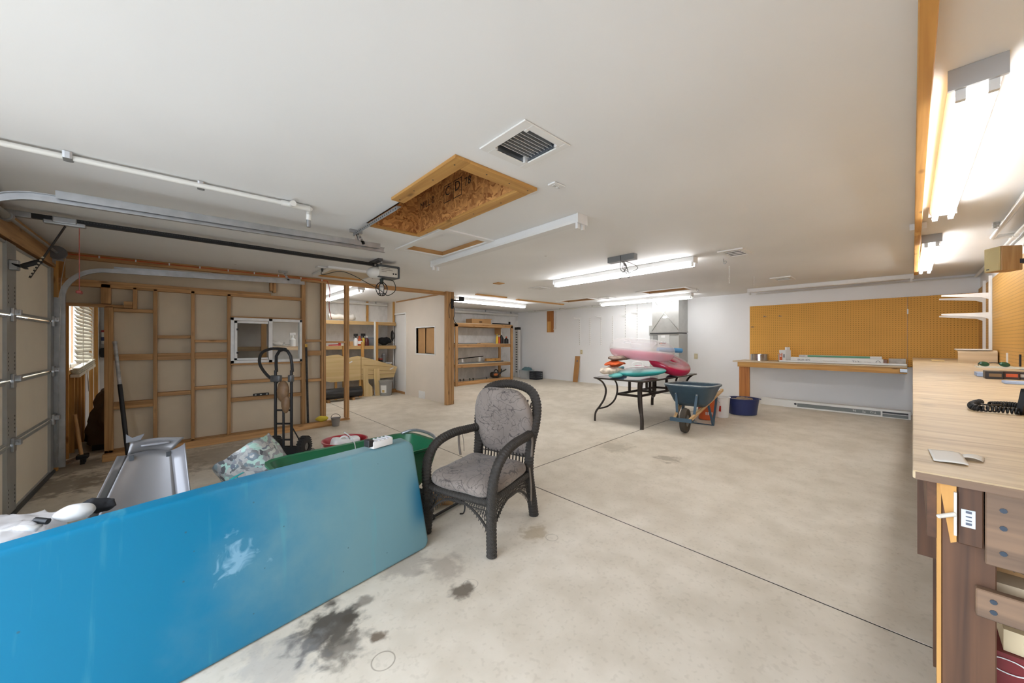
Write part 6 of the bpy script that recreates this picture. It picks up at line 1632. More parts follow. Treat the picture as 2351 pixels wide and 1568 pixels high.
# headboard of pale wood leaning on the shelf
HY = SFY - .14
hb = thing('headboard', 'pale shaped wooden headboard leaning against the alcove shelves', 'headboard', (3.2, HY, .5))
def hp(u, v, dy=0): p = P(u, v, y=HY + dy); return p
outl = [(700, 866), (700, 822), (744, 818), (776, 814), (800, 822), (822, 817), (855, 825), (880, 832), (912, 842), (904, 866), (830, 872), (760, 878)]
pts = [hp(u, v) for u, v in outl]
mb = MB(); mb.prism([(p.x, p.z) for p in pts], .03, Matrix.Translation((0, HY, 0)) @ Matrix(((1, 0, 0, 0), (0, 0, -1, .03), (0, 1, 0, 0), (0, 0, 0, 1)))); mb.build('panel', PLYW('x'), hb)
for (a, b) in (((835, 838), (905, 843)), ((830, 849), (908, 852)), ((830, 860), (906, 858))):
    p, q = hp(*a), hp(*b); mb = MB(); mb.beam(V((p.x, HY - .003, p.z)), V((q.x, HY - .003, q.z)), .006, .008); mb.build('groove', mat('groove_brown', (150, 116, 70)), hb)
p, q = hp(829, 820), hp(829, 872); mb = MB(); mb.box((p.x - .006, HY - .004, q.z), (p.x + .006, HY, p.z)); mb.build('groove', mat('groove_brown', (150, 116, 70)), hb)
for (u, v) in ((804, 832), (899, 846)):
    p = hp(u, v); mb = MB(); mb.beam(V((p.x - .05, HY - .004, p.z - .025)), V((p.x + .05, HY - .004, p.z + .025)), .006, .03); mb.build('tape_strip', WPLAST, hb)
for x in (hp(770, 850).x, hp(826, 850).x):
    mb = MB(); mb.box((x, HY + .031, fz(x)), (x + .05, HY + .07, .9)); mb.build('leg', PINEY('z'), hb)
# two boards propped in front
b1 = [(833, 846), (845, 846), (846, 880), (855, 890), (856, 912), (836, 913)]
yB1 = HY - .05
for lab, ol, yy in (('pale board with cut-out edge leaning on the headboard', b1, yB1), ('narrow pale plank leaning on the headboard', [(858, 847), (871, 846), (875, 911), (862, 912)], yB1)):
    ps = [P(u, v, y=yy) for u, v in ol]; lo = min(p.z for p in ps); fl_ = fz(ps[0].x)
    mb = MB(); mb.prism([(p.x, p.z + (fl_ - lo) * (1 - (p.z - lo) / (max(q.z for q in ps) - lo))) for p in ps], .018, Matrix.Translation((0, yy, 0)) @ Matrix(((1, 0, 0, 0), (0, 0, -1, .018), (0, 1, 0, 0), (0, 0, 0, 1))))
    tag(mb.build('leaning_board', PLYW('z')), lab, 'board', 'boards leaning in the alcove')
q = P(888, 910); pb_ = V((q.x + .07, 9.46, fz(q.x)))
pc = thing('paint_pail', 'grey five-gallon paint pail with white label at the alcove end', 'pail', pb_)
PAIL = mat('pail_plastic', (150, 150, 148), .4)
mb = MB(); mb.lathe([(0, .002), (.145, .002), (.165, .34), (.172, .345), (.172, .36), (.166, .37), (0, .37)], pb_, 28); mb.build('pail_body', PAIL, pc, True, 40)
mb = MB(); mb.lathe([(.178, 0), (.18, .035), (.15, .04), (.15, .03), (0, .03)], pb_ + V((0, 0, .36)), 28); mb.build('pail_lid', PAIL, pc, True, 40)
def wrapl(mb, c, r0, r1, z0, z1, a0, a1):
    mb.grid(lambda s, t: V(c) + V(((r0 + (r1 - r0) * t) * math.cos(a0 + (a1 - a0) * s), (r0 + (r1 - r0) * t) * math.sin(a0 + (a1 - a0) * s), z0 + (z1 - z0) * t)), 10, 1)
mb = MB(); wrapl(mb, pb_, .153, .165, .08, .28, -2.9, -1.9); mb.build('paint_label', WPLAST, pc, True)
mb = MB(); wrapl(mb, pb_, .1545, .159, .09, .16, -2.6, -2.2); mb.build('label_picture', mat('label_tan', (200, 170, 110)), pc, True)
x0_, x1_ = P(752, 890, y=SFY - .4).x, P(831, 890, y=SFY - .4).x
bt = thing('black_pipe', 'thick black pipe lying under the headboard', 'pipe', ((x0_ + x1_) / 2, 9.36, fz(3) + .15))
yy = 9.42
mb = MB(); mb.cyl((2.45, yy, fz(2.45) + .19), (x1_, yy, fz(x1_) + .19), .13, seg=24, cap=False); mb.build('pipe_shell', mat('black_pipe_plastic', (34, 34, 36), .3), bt, True, 40)
for x in (2.6, x1_ - .25):
    mb = MB(); mb.box((x, yy - .14, fz(x)), (x + .06, yy + .14, fz(x) + .062)); mb.build('chock', PINE('y'), bt)

# ================================================================ FREESTANDING SHELF UNIT
FX0, FX1, FY0, FY1 = 6.32, 8.72, 9.5, 10.2
su = thing('shelf_unit', 'freestanding pine shelf unit with four decks beside the far corner', 'shelf unit', (7.5, 9.85, fz(7.5)))
tops = [2.07, 1.41, .775]
for x in (FX0, FX1 - .09):
    for y in (FY0, FY1 - .045):
        mb = MB(); mb.box((x, y, fz(x)), (x + .09, y + .045, 2.05)); mb.build('post', PINE('z'), su)
for z in tops:
    for y in (FY0 + .046, FY1 - .09):
        mb = MB(); mb.box((FX0 + (0 if z > 2 else .005), y - (.046 if z > 2 and y < 9.7 else 0), z - .10), (FX1, y + .04 - (.0 if z < 2 else .045), z - .001)); mb.build('deck_rail', PINE('x'), su)
    mb = MB(); mb.box((FX0 + .01, FY0 + .02, z), (FX1 - .01, FY1 - .01, z + .015)); mb.build('deck_board', PLY('x'), su)
mb = MB(); mb.box((FX0, FY0 + .05, fz(FX0)), (FX1, FY0 + .09, fz(FX1) + .09)); mb.build('base_rail', PINE('x'), su)
mb = MB(); mb.box((FX0 + .01, FY0 + .09, fz(FX1) + .06), (FX1 - .01, FY1 - .05, fz(FX1) + .075)); mb.build('deck_board', PLY('x'), su)
mb = MB(); mb.box((FX1 - .30, FY1 - .06, 1.75), (FX1 - .1, FY1 - .05, 2.0)); mb.build('gusset', CARD, su)
fx = lambda u, y=9.7: P(u, 800, y=y).x
cbx2 = thing('long_carton', 'long brown cardboard carton on top of the shelf unit', 'box', (fx(1100), 9.75, 2.085))
a, b = fx(1080), fx(1124)
mb = MB(); mb.box((a, 9.62, 2.086), (b, 9.95, 2.24)); mb.build('carton_body', CARD, cbx2)
mb = MB(); mb.box((b - .22, 9.60, 2.236), (b + .02, 9.97, 2.255), None); mb.build('carton_flap', CARD, cbx2)
mb = MB(); mb.box((a + .3, 9.618, 2.12), (a + .42, 9.62, 2.17)); mb.build('carton_print', mat('print_brown', (110, 78, 46)), cbx2)
rd = thing('black_rod', 'black rod with square end on top of the shelf unit', 'rod', (fx(1140), 9.7, 2.1))
mb = MB(); mb.cyl((fx(1125), 9.57, 2.105), (fx(1163), 9.57, 2.105), .018, seg=8); mb.build('rod', BLACKM, rd, True, 40)
mb = MB(); mb.cbox((fx(1164), 9.57, 2.14), (.05, .05, .11)); mb.build('rod_end', BLACKM, rd)
G3 = 'bottles on the shelf unit'
z = tops[1] + .016
bottle('tall yellow bottle, first of the row on the shelf unit', fx(1141), 9.7, z, .045, .34, mat('bright_yellow', (226, 190, 50), .4), mat('bright_yellow', (226, 190, 50)), G3)
bottle('red-orange bottle, second of the row on the shelf unit', fx(1146.5), 9.72, z, .05, .30, mat('red_orange', (196, 76, 40), .4), WPLAST, G3)
bottle('tall slim black bottle on the shelf unit', fx(1151.5), 9.7, z, .05, .38, BLACKP, WPLAST, G3)
bottle('grey oil bottle behind the black ones on the shelf unit', fx(1156.5), 9.78, z, .055, .30, mat('oil_grey', (70, 72, 78), .4), WPLAST, G3)
bottle('squat black oil bottle, last of the row on the shelf unit', fx(1162.5), 9.7, z, .075, .25, BLACKP, mat('orange_cap', (206, 84, 40)), G3)
for (u0, u1, lab, m) in ((1050, 1092, 'thin grey slate tile on the second deck of the shelf unit', mat('slate', (92, 94, 98), .6)), (1100, 1130, 'thin brown board on the second deck of the shelf unit', PINE('x'))):
    mb = MB(); mb.box((fx(u0), 9.62, z), (fx(u1), 9.95, z + .03)); tag(mb.build('flat_board', m), lab, 'board', 'flat boards on the shelf unit')
z = tops[2] + .016
for (u0, u1, y0, y1, h, lab, m) in ((1051, 1135, 9.64, 9.72, .035, 'long grey bar on the third deck of the shelf unit', mat('bar_grey', (120, 124, 128), .4, .5)), (1075, 1160, 9.80, 9.86, .03, 'long dark strip behind the grey bar on the third deck', mat('strip_dark', (84, 86, 90), .5, .3)), (1126, 1158, 9.92, 10.02, .12, 'short wooden beam at the back of the third deck', PINEY('x'))):
    mb = MB(); mb.box((fx(u0), y0, z), (fx(u1), y1, z + h)); tag(mb.build('bar', m), lab, 'bar', 'bars on the shelf unit')
cbr = thing('crowbar', 'black crowbar propped on blocks on the third shelf deck', 'crowbar', (fx(1090), 10.05, z))
mb = MB(); mb.tube([(fx(1064), 10.06, z + .10), (fx(1068), 10.06, z + .14), (fx(1124), 10.06, z + .20)], .016, 8); mb.build('bar_shaft', BLACKM, cbr, True)
for u in (1075, 1115):
    mb = MB(); mb.box((fx(u) - .03, 10.02, z), (fx(u) + .03, 10.1, z + .145 + (.03 if u > 1100 else -.01))); mb.build('prop_block', WHITE, cbr)
# bottom deck: tool bag-like chainsaw and rake rod
z = fz(FX1) + .076; x = fx(1135, 9.8)
cs = thing('chainsaw', 'black and orange chainsaw on the bottom deck of the shelf unit', 'chainsaw', (x, 9.85, z))
mb = MB(); superbox(mb, (x, 9.78, z + .11), (.34, .2, .2), Matrix.Rotation(.2, 4, 'Y'), 4, 3, 8); mb.build('engine_body', mat('chainsaw_dark', (50, 44, 38), .5, var=.3, scale=12), cs, True)
mb = MB(); superbox(mb, (x - .03, 9.70, z + .13), (.18, .06, .1), None, 4, 3, 6); mb.build('side_cover', mat('chainsaw_orange', (176, 96, 44), .4), cs, True)
mb = MB(); mb.tube(spline([(x - .1, 9.72, z + .18), (x - .02, 9.72, z + .30), (x + .08, 9.72, z + .26), (x + .12, 9.74, z + .16)], 5), .02, 8); mb.tube(spline([(x + .14, 9.72, z + .1), (x + .24, 9.72, z + .2), (x + .25, 9.72, z + .32)], 5), .02, 8); mb.build('handle', BLACKP, cs, True)
mb = MB(); mb.beam((x + .15, 9.84, z + .12), (x + .62, 9.88, z + .27), .012, .05); mb.build('guide_bar', mat('bar_steel', (120, 118, 112), .4, .6), cs)
rk = thing('garden_rod', 'long thin grey rod with pegs on the bottom shelf deck', 'rod', (fx(1080), 9.65, z))
mb = MB(); mb.cyl((fx(1047), 9.64, z + .02), (fx(1120), 9.64, z + .05), .014, seg=8); mb.build('rod', mat('bar_grey', (120, 124, 128)), rk, True, 40)
for u in (1058, 1066, 1080, 1088, 1119):
    mb = MB(); mb.cbox((fx(u, 9.6), 9.64, z + .045), (.03, .03, .08)); mb.build('peg', BLACKP, rk)
# strand-board sheet standing edge-on beside the post
mb = MB(); mb.box((4.78, 7.35, fz(4.8)), (4.80, 8.55, 1.9)); mb.bm.transform(Matrix.Identity(4)); 
tag(mb.build('strand_board_sheet', OSBM), 'strand-board sheet standing behind the partition post', 'board')
# tv bracket on the post
mx_ = thing('tv_wall_mount', 'black television bracket with cable on the partition post', 'bracket', (xE1, SY - .12, 2.35))
ctr = V((xE1 - .06, SY - .10, 2.40))
mb = MB(); mb.cbox(ctr + V((.02, 0, -.05)), (.06, .03, .22), None, .005); mb.build('wall_plate', BLACKM, mx_)
mb = MB(); mb.beam(ctr + V((.0, -.03, .02)), ctr + V((.22, -.05, .03)), .035, .035); mb.build('arm', BLACKM, mx_)
mb = MB(); mb.cbox(ctr + V((.24, -.05, .07)), (.13, .03, .10), None, .005); mb.build('screen_plate', BLACKM, mx_)
mb = MB(); mb.tube(spline([ctr + V((.04, -.03, -.1)), ctr + V((.06, -.05, -.25)), ctr + V((.03, -.05, -.4)), ctr + V((.12, -.05, -.52))], 5), .008, 6); mb.build('loose_cable', BLACKP, mx_)
mb = MB(); mb.tube(spline([ctr + V((-.05, -.03, -.02)), ctr + V((-.1, -.05, -.2)), ctr + V((-.08, -.05, -.38))], 5), .006, 6); mb.build('loose_cable', BLACKP, mx_)

# ================================================================ FAR WALL
fw = lambda u, v=780, dx=0: P(u, v, x=X1 - dx)
# furnace with sheet-metal plenum
fy0, fy1 = 3.93, 4.70; fX = X1 - .52
fu = thing('furnace', 'grey upright furnace with galvanised duct against the far wall', 'furnace', (fX, 4.3, fz(9.4)))
FURN = mat('furnace_grey', (176, 176, 172), .45, var=.03)
mb = MB(); mb.box((fX, fy0, fz(9.4)), (X1 - .002, fy1, 1.70), None, .006, 1); mb.build('cabinet', FURN, fu)
mb = MB(); mb.box((fX - .012, fy0 + .24, 1.0), (fX, fy1 - .23, 1.685)); pn = mb.build('front_door', mat('furnace_light', (196, 196, 192), .4), fu)
mb = MB(); mb.box((fX - .014, fy1 - .215, 1.40), (fX, fy1 - .1, 1.66)); lg = mb.build('vent_grille', mat('furnace_dark', (120, 120, 118), .5), fu)
for k in range(8):
    mb = MB(); mb.box((fX - .018, fy1 - .21, 1.42 + k * .028), (fX - .013, fy1 - .105, 1.432 + k * .028)); mb.build('louvre', FURN, lg)
mb = MB(); mb.box((fX - .022, fy0 + .33, 1.43), (fX - .012, fy1 - .26, 1.475), None, .004, 1); nb = mb.build('name_badge', mat('badge_dark', (60, 58, 58), .4), pn)
mb = MB(); mb.box((fX - .024, fy1 - .35, 1.438), (fX - .021, fy1 - .30, 1.468)); mb.build('badge_logo', mat('badge_orange', (220, 90, 40), .4), nb)
text('TRANE', .03, (fX - .0225, fy1 - .365, 1.441), (0, -1, 0), (0, 0, 1), mat('badge_orange', (220, 90, 40)), nb, 'badge_lettering')
mb = MB(); mb.box((fX - .014, fy1 - .42, 1.60), (fX - .012, fy1 - .32, 1.655)); mb.build('notice_label', WPLAST, pn)
mb = MB(); mb.box((fX - .02, fy0 + .36, 1.39), (fX - .012, fy0 + .46, 1.40)); mb.build('slot', BLACKP, pn)
mb = MB(); mb.box((fX - .03, fy0 + .02, 1.70), (X1 - .002, fy1 - .02, 1.725)); mb.build('plenum_collar', mat('collar_dark', (66, 66, 66), .5, .4), fu)
DUCT = mat('galvanised_duct', (184, 184, 180), .35, .6, var=.08, scale=8)
mb = MB(); mb.box((fX - .02, fy0 + .0, 1.76), (X1 - .002, fy1 - .08, CEIL - .001)); pl_ = mb.build('plenum', DUCT, fu)
mb = MB(); mb.box((fX - .035, fy0 - .01, 1.725), (X1 - .002, fy1 - .06, 1.765)); mb.build('plenum_flange', DUCT, fu)
for (a, b) in (((fy0, 1.78), (fy1 - .08, CEIL)), ((fy0 + .1, CEIL), (fy1 - .08, 1.78))):
    mb = MB(); mb.tube([(fX - .021, a[0], a[1]), (fX - .021, b[0], b[1])], .008, 6, flat=(1, 1)); mb.build('crease', DUCT, pl_, True)
mb = MB(); superbox(mb, (fX - .022, 4.28, 2.12), (.004, .13, .06), None, 2, 2, 4); mb.build('oval_sticker', WPLAST, pl_, True)
mb = MB(); mb.box((X1 - .3, fy1 + .002, 1.66), (X1 - .002, fy1 + .13, 1.93)); mb.build('control_box', FURN, fu)

# shelf standards and brackets
for k, (u, z1, z0, brk) in enumerate(((1331, 2.29, 1.38, 2.22), (1355, 2.27, 1.38, None), (1380.5, 2.27, 1.38, 2.24), (1407, 2.28, 1.38, None), (1436, 2.58, 1.45, 2.22), (1463, 2.57, 1.5, 2.27))):
    y = fw(u).y
    s = thing('shelf_standard', ('first white slotted shelf rail from the leaning plank', 'second white slotted shelf rail from the leaning plank', 'third white slotted shelf rail from the leaning plank', 'fourth white slotted shelf rail from the leaning plank', 'fifth and taller white slotted shelf rail', 'tall white slotted shelf rail next to the furnace')[k], 'shelf rail', (X1 - .01, y, (z0 + z1) / 2), 0, 'shelf rails on the far wall')
    mb = MB(); mb.box((X1 - .014, y - .013, z0), (X1 - .001, y + .013, z1)); mb.build('rail', WHITE, s)
    n = 14
    for i in range(n):
        zz = z0 + (i + .5) * (z1 - z0) / n
        mb = MB(); mb.box((X1 - .0155, y - .004, zz - .012), (X1 - .0135, y + .004, zz + .012)); mb.build('slot', DARKG, s)
    if brk:
        mb = MB(); mb.prism([(0, 0), (.32, .035), (.32, .05), (0, .055)], .012, Matrix.Translation((X1 - .014, y - .006, brk)) @ Matrix(((-1, 0, 0, 0), (0, 0, 1, 0), (0, 1, 0, 0), (0, 0, 0, 1)))); mb.build('bracket', WHITE, s)
# wood mounting board and conduit
a, b = fw(1257).y, fw(1271.5).y
wbd = thing('mounting_board', 'orange-brown wooden board screwed high on the far wall', 'board', (X1 - .02, (a + b) / 2, 2.2))
mb = MB(); mb.box((X1 - .03, b, fw(1264, 763).z), (X1 - .001, a, CEIL - .02)); mb.build('board', wood('red_pine', (150, 90, 40), (184, 122, 62), 'z'), wbd)
mb = MB(); mb.box((X1 - .036, b + .12, fw(1264, 763).z), (X1 - .03, a - .02, fw(1264, 738).z)); mb.build('patch_board', PINEY('z'), wbd)
y = b - .10
cd = thing('wall_conduit', 'thin white conduit loop beside the mounting board', 'conduit', (X1 - .02, y, 2.2))
mb = MB(); mb.tube([(X1 - .015, y + .1, 1.93), (X1 - .015, y, 1.93), (X1 - .015, y, CEIL - .03)], .012, 8); mb.build('conduit_run', PVC, cd, True, 40)
for z in (2.0, 2.35):
    mb = MB(); mb.cbox((X1 - .015, y, z), (.025, .06, .03)); mb.build('strap', WHITE, cd)
for (u, v, lab, cc_) in ((1335, 808, 'beige outlet plate on the far wall above the leaning plank', (200, 184, 140)), (1598, 818, 'beige switch plate on the far wall right of the furnace', (206, 196, 164))):
    p = fw(u, v); o = thing('wall_plate', lab, 'outlet', p)
    mb = MB(); mb.cbox((X1 - .005, p.y, p.z), (.008, .085, .135), None, .002, 1); mb.build('cover_plate', mat('plate_' + str(u), cc_, .5), o)
    mb = MB(); mb.cbox((X1 - .010, p.y, p.z), (.006, .03, .06)); mb.build('switch', mat('plate_beige_light', (220, 208, 176), .5), o)
# leaning brown plank
a = fw(1317, 820); b = fw(1328.5, 820); zt_ = a.z
mb = MB(); yq0, yq1 = 7.36, 7.55
M = Matrix.Translation((9.60, 0, fz(9.6))) @ Matrix.Rotation(math.atan2(.13, zt_ - fz(9.4)), 4, 'Y')
mb.box((0, yq0, .004), (.016, yq1, .86), M)
lp_ = mb.build('leaning_plank', mat('hardboard_tan', (176, 128, 76), .6)); tag(lp_, 'tan hardboard plank leaning on the white far wall', 'plank')
mb = MB(); mb.cbox((-.002, 7.45, .70), (.003, .035, .055), M); mb.build('blue_sticker', mat('sticker_blue', (60, 90, 140)), lp_)
# milk crate and clear bin in the far corner
mc = thing('milk_crate', 'dark grey milk crate on the floor near the far corner', 'crate', (9.32, 9.0, fz(9.3)))
CR = mat('crate_grey', (64, 68, 74), .5)
x0_, y0_, z0_, w_, h_ = 9.17, 8.80, fz(9.3), .33, .28
for (a, b) in (((x0_, y0_), (x0_ + .012, y0_ + w_)), ((x0_ + w_ - .012, y0_), (x0_ + w_, y0_ + w_)), ((x0_, y0_), (x0_ + w_, y0_ + .012)), ((x0_, y0_ + w_ - .012), (x0_ + w_, y0_ + w_))):
    mb = MB()
    mb.box((a[0], a[1], z0_), (b[0], b[1], z0_ + .05)); mb.box((a[0], a[1], z0_ + h_ - .05), (b[0], b[1], z0_ + h_))
    L = max(b[0] - a[0], b[1] - a[1])
    for k in range(7):
        f = k / 6 * (L - .024)
        if b[0] - a[0] > .1: mb.box((a[0] + f, a[1], z0_), (a[0] + f + .024, b[1], z0_ + h_))
        else: mb.box((a[0], a[1] + f, z0_), (b[0], a[1] + f + .024, z0_ + h_))
    for z in (.1, .17): mb.box((a[0], a[1], z0_ + z), (b[0], b[1], z0_ + z + .02))
    mb.build('crate_side', CR, mc)
mb = MB(); mb.box((x0_ + .012, y0_ + .012, z0_ + .002), (x0_ + w_ - .012, y0_ + w_ - .012, z0_ + .02)); mb.build('crate_floor', CR, mc)
crumple('black_lump', 'black cable bundle heaped in the milk crate', 'cables', (9.335, 8.965, z0_ + .19), (.22, .22, .2), BLACKP, .04, 12, 1)
cbn = thing('clear_bin', 'clear plastic storage bin on the floor in the far corner', 'bin', (9.35, 9.42, z0_))
mb = MB(); cB = V((9.30, 9.40, z0_)); loft(mb, [[cB + p for p in ring_rr(.36, .34, .004, 8, 32)], [cB + p for p in ring_rr(.44, .42, .30, 8, 32)], [cB + p for p in ring_rr(.46, .44, .31, 8, 32)]], True); mb.build('bin_body', clear('bin_clear', (206, 212, 214), .55, .3), cbn, True, 50)
crumple('teal_cloth', 'teal cloth heaped in the clear storage bin', 'cloth', (9.30, 9.38, z0_ + .30), (.34, .34, .24), mat('teal_cloth', (84, 116, 124), .9), .035, 8, 2)
# tall white slotted box in the corner
xq_, yq_ = 9.40, 9.98
tbx = thing('tall_box', 'tall narrow white printed box standing in the far corner', 'box', (xq_, yq_, fz(9.2)))
mb = MB(); mb.box((xq_ - .06, yq_ - .09, fz(9.2)), (xq_ + .06, yq_ + .09, 1.94)); mb.build('box_body', mat('white_card', (214, 212, 208)), tbx)
mb = MB(); mb.box((xq_ - .065, yq_ - .095, 1.94), (xq_ + .065, yq_ + .095, 2.03)); mb.build('black_end', BLACKP, tbx)
for k in range(17):
    mb = MB(); mb.box((xq_ - .0615, yq_ - .045, .35 + k * .092), (xq_ - .0598, yq_ + .04, .39 + k * .092)); mb.build('printed_mark', DARKG, tbx)
# ================================================================ PEGBOARDS AND BENCHES
def peg_mat(name, rgb, ax1, ax2):
    m, nt, b = _new(name); N = nt.nodes; Lk = nt.links
    geo = N.new('ShaderNodeNewGeometry'); s = N.new('ShaderNodeSeparateXYZ'); Lk.new(geo.outputs['Position'], s.inputs[0])
    def cell(o):
        a = N.new('ShaderNodeMath'); a.operation = 'DIVIDE'; Lk.new(s.outputs[o], a.inputs[0]); a.inputs[1].default_value = .0381
        f = N.new('ShaderNodeMath'); f.operation = 'FRACT'; Lk.new(a.outputs[0], f.inputs[0])
        c = N.new('ShaderNodeMath'); c.operation = 'SUBTRACT'; Lk.new(f.outputs[0], c.inputs[0]); c.inputs[1].default_value = .5
        p = N.new('ShaderNodeMath'); p.operation = 'MULTIPLY'; Lk.new(c.outputs[0], p.inputs[0]); Lk.new(c.outputs[0], p.inputs[1]); return p.outputs[0]
    ad = N.new('ShaderNodeMath'); ad.operation = 'ADD'; Lk.new(cell(ax1), ad.inputs[0]); Lk.new(cell(ax2), ad.inputs[1])
    lt = N.new('ShaderNodeMath'); lt.operation = 'LESS_THAN'; Lk.new(ad.outputs[0], lt.inputs[0]); lt.inputs[1].default_value = .026
    n = N.new('ShaderNodeTexNoise'); n.inputs['Scale'].default_value = 1.3; n.inputs['Detail'].default_value = 6; Lk.new(geo.outputs['Position'], n.inputs['Vector'])
    r = N.new('ShaderNodeValToRGB'); c = lin(rgb); r.color_ramp.elements[0].color = tuple(q * .86 for q in c[:3]) + (1,); r.color_ramp.elements[1].color = tuple(min(1, q * 1.1) for q in c[:3]) + (1,); Lk.new(n.outputs['Fac'], r.inputs['Fac'])
    mx = N.new('ShaderNodeMix'); mx.data_type = 'RGBA'; Lk.new(lt.outputs[0], mx.inputs['Factor']); Lk.new(r.outputs['Color'], mx.inputs[6]); mx.inputs[7].default_value = tuple(q * .4 for q in c[:3]) + (1,)
    Lk.new(mx.outputs[2], b.inputs['Base Color']); b.inputs['Roughness'].default_value = .5; b.inputs['Specular IOR Level'].default_value = .2
    return m
PEGF = peg_mat('pegboard_far', (224, 168, 80), 'Y', 'Z'); PEGR = peg_mat('pegboard_side', (206, 158, 86), 'X', 'Z')
ysp = P(2083, 700, x=9.72).y; yl = 2.53
for lab, a, b in (('wide brown pegboard panel on the far wall above the bench', ysp + .002, yl), ('narrow brown pegboard panel in the far right corner', Y0 + .005, ysp - .002)):
    mb = MB(); mb.box((X1 - .022, a, 1.04), (X1 - .002, b, 2.305)); tag(mb.build('pegboard', PEGF), lab, 'pegboard', 'pegboards')
for lab, a, b in (('brown pegboard strip on the bench wall by the shelf rails', 8.22, 9.72), ('long pale pegboard on the wall behind the near bench', .3, 8.16)):
    mb = MB(); mb.box((a, Y0 + .002, 1.23), (b, Y0 + .02, 2.36)); tag(mb.build('pegboard', PEGR), lab, 'pegboard', 'pegboards')
for k, (u, v) in enumerate(((1756, 727), (1791, 726), (1728, 751))):
    p = P(u, v, x=X1 - .022)
    mb = MB(); mb.tube([(X1 - .022, p.y, p.z), (X1 - .07, p.y, p.z), (X1 - .08, p.y, p.z + .02)], .005, 6); mb.tube([(X1 - .03, p.y - .03, p.z), (X1 - .03, p.y + .03, p.z)], .005, 6)
    tag(mb.build('pegboard_hook', STEEL), ('steel hook near the upper left of the wide pegboard', 'steel hook right of another on the wide pegboard', 'steel hook at the left edge of the wide pegboard')[k], 'hook', 'pegboard hooks')
p = P(2084, 715, x=X1 - .03); mb = MB(); mb.cbox((X1 - .026, p.y, p.z), (.004, .018, .09), Matrix.Identity(4)); tag(mb.build('paper_tag', WPLAST), 'small white paper tag hung on the far pegboard', 'tag')

# far bench
fb = thing('far_bench', 'pine workbench along the pegboard wall with one wide leg', 'workbench', (9.35, 1.3, fz(9.3)))
FBX, FBZ = 8.92, 1.085
mb = MB(); mb.box((FBX - .02, .06, FBZ - .022), (X1 - .024, 2.64, FBZ), None, .003, 1); mb.build('bench_top', PLY('y'), fb)
mb = MB(); mb.box((FBX, .06, FBZ - .125), (FBX + .04, 2.55, FBZ - .024)); mb.build('front_apron', PINEY('y'), fb)
mb = MB(); mb.box((FBX + .042, 2.34, fz(9)), (FBX + .09, 2.53, FBZ - .026)); mb.build('leg', wood('red_pine', (150, 90, 40), (184, 122, 62), 'z'), fb)
mb = MB(); mb.box((FBX + .1, 2.46, FBZ - .125), (X1 - .03, 2.5, FBZ - .026)); mb.build('side_apron', PINEY('x'), fb)
mb = MB(); mb.cbox((FBX - .015, .10, FBZ - .07), (.02, .09, .06), None, .004); mb.build('steel_bracket', STEEL, fb)
zt = FBZ + .001
by = lambda u, x=9.15: P(u, 830, x=x).y
# metal flashing roll
x = 9.3; y = by(1744, 9.3)
fr_ = thing('flashing_roll', 'shiny roll of aluminium flashing on the far bench', 'roll', (x, y, zt))
mb = MB()
mb.grid(lambda s, t: V((x + (.155 + .012 * s) * math.cos(s * 5.2 * PI), y + (.155 + .012 * s) * math.sin(s * 5.2 * PI), zt + .001 + t * .14)), 120, 1); mb.build('coil', mat('bright_aluminium', (214, 212, 208), .18, .95), fr_, True)
# product boxes
y = by(1803); bxp = thing('product_carton', 'white and orange product carton standing on the far bench', 'box', (9.15, y, zt))
Mq = Matrix.Translation((9.12, y, zt)) @ Matrix.Rotation(math.radians(-35), 4, 'Z')
mb = MB(); mb.box((-.06, -.075, 0), (.06, .075, .24), Mq); mb.build('carton_body', WPLAST, bxp)
mb = MB(); mb.box((-.062, .0, .02), (-.0595, .068, .18), Mq); mb.build('orange_panel', mat('print_orange', (206, 96, 44), .5), bxp)
for dz in (.15, .10): 
    mb = MB(); mb.box((-.064, .018, dz), (-.0615, .05, dz + .035), Mq); mb.build('printed_square', WPLAST, bxp)
for k in range(3):
    mb = MB(); mb.box((-.0625, -.03 - k * .014, .09), (-.0605, -.024 - k * .014, .16), Mq); mb.build('printed_line', DARKG, bxp)
mb = MB(); mb.box((-.02, -.06, .24), (.055, -.02, .30), Mq); mb.build('open_flap', WPLAST, bxp)
y = by(1790, 9.2); c = bucket('grey_jar', 'small grey jar behind the product carton on the far bench', 'jar', (9.32, y, zt), .05, .05, .14, mat('jar_grey', (190, 180, 160), .4), handle=False)
# long lamp boxes
def longbox(name, label, x0, x1, y0, y1, z0, z1):
    t = thing(name, label, 'box', ((x0 + x1) / 2, (y0 + y1) / 2, z0), 0, 'long lamp boxes')
    mb = MB(); mb.box((x0, y0, z0), (x1, y1, z1), None, .003, 1); mb.build('box_body', mat('lampbox_white', (226, 225, 220), .5), t); return t
ya, yb = by(2028, 9.02), by(1815, 9.02)
lb = longbox('lamp_box', 'long white tube-lamp box lettered in navy on the far bench', 9.02, 9.14, ya, yb, zt, zt + .105)
NAVY = mat('navy_print', (38, 58, 110))
text('PHILIPS', .062, (9.019, by(1831, 9.02), zt + .03), (0, -1, 0), (0, 0, 1), mat('slate_print', (90, 96, 110), .6), lb)
text('T12', .06, (9.019, by(1956, 9.02), zt + .025), (0, -1, 0), (0, 0, 1), mat('slate_print', (90, 96, 110)), lb)
text('fluorescent lamp', .03, (9.019, by(1890, 9.02), zt + .04), (0, -1, 0), (0, 0, 1), mat('faint_print', (196, 190, 176)), lb)
text('40   20,000', .035, (9.019, by(1972, 9.02), zt + .03), (0, -1, 0), (0, 0, 1), mat('faint_print2', (160, 160, 160)), lb)
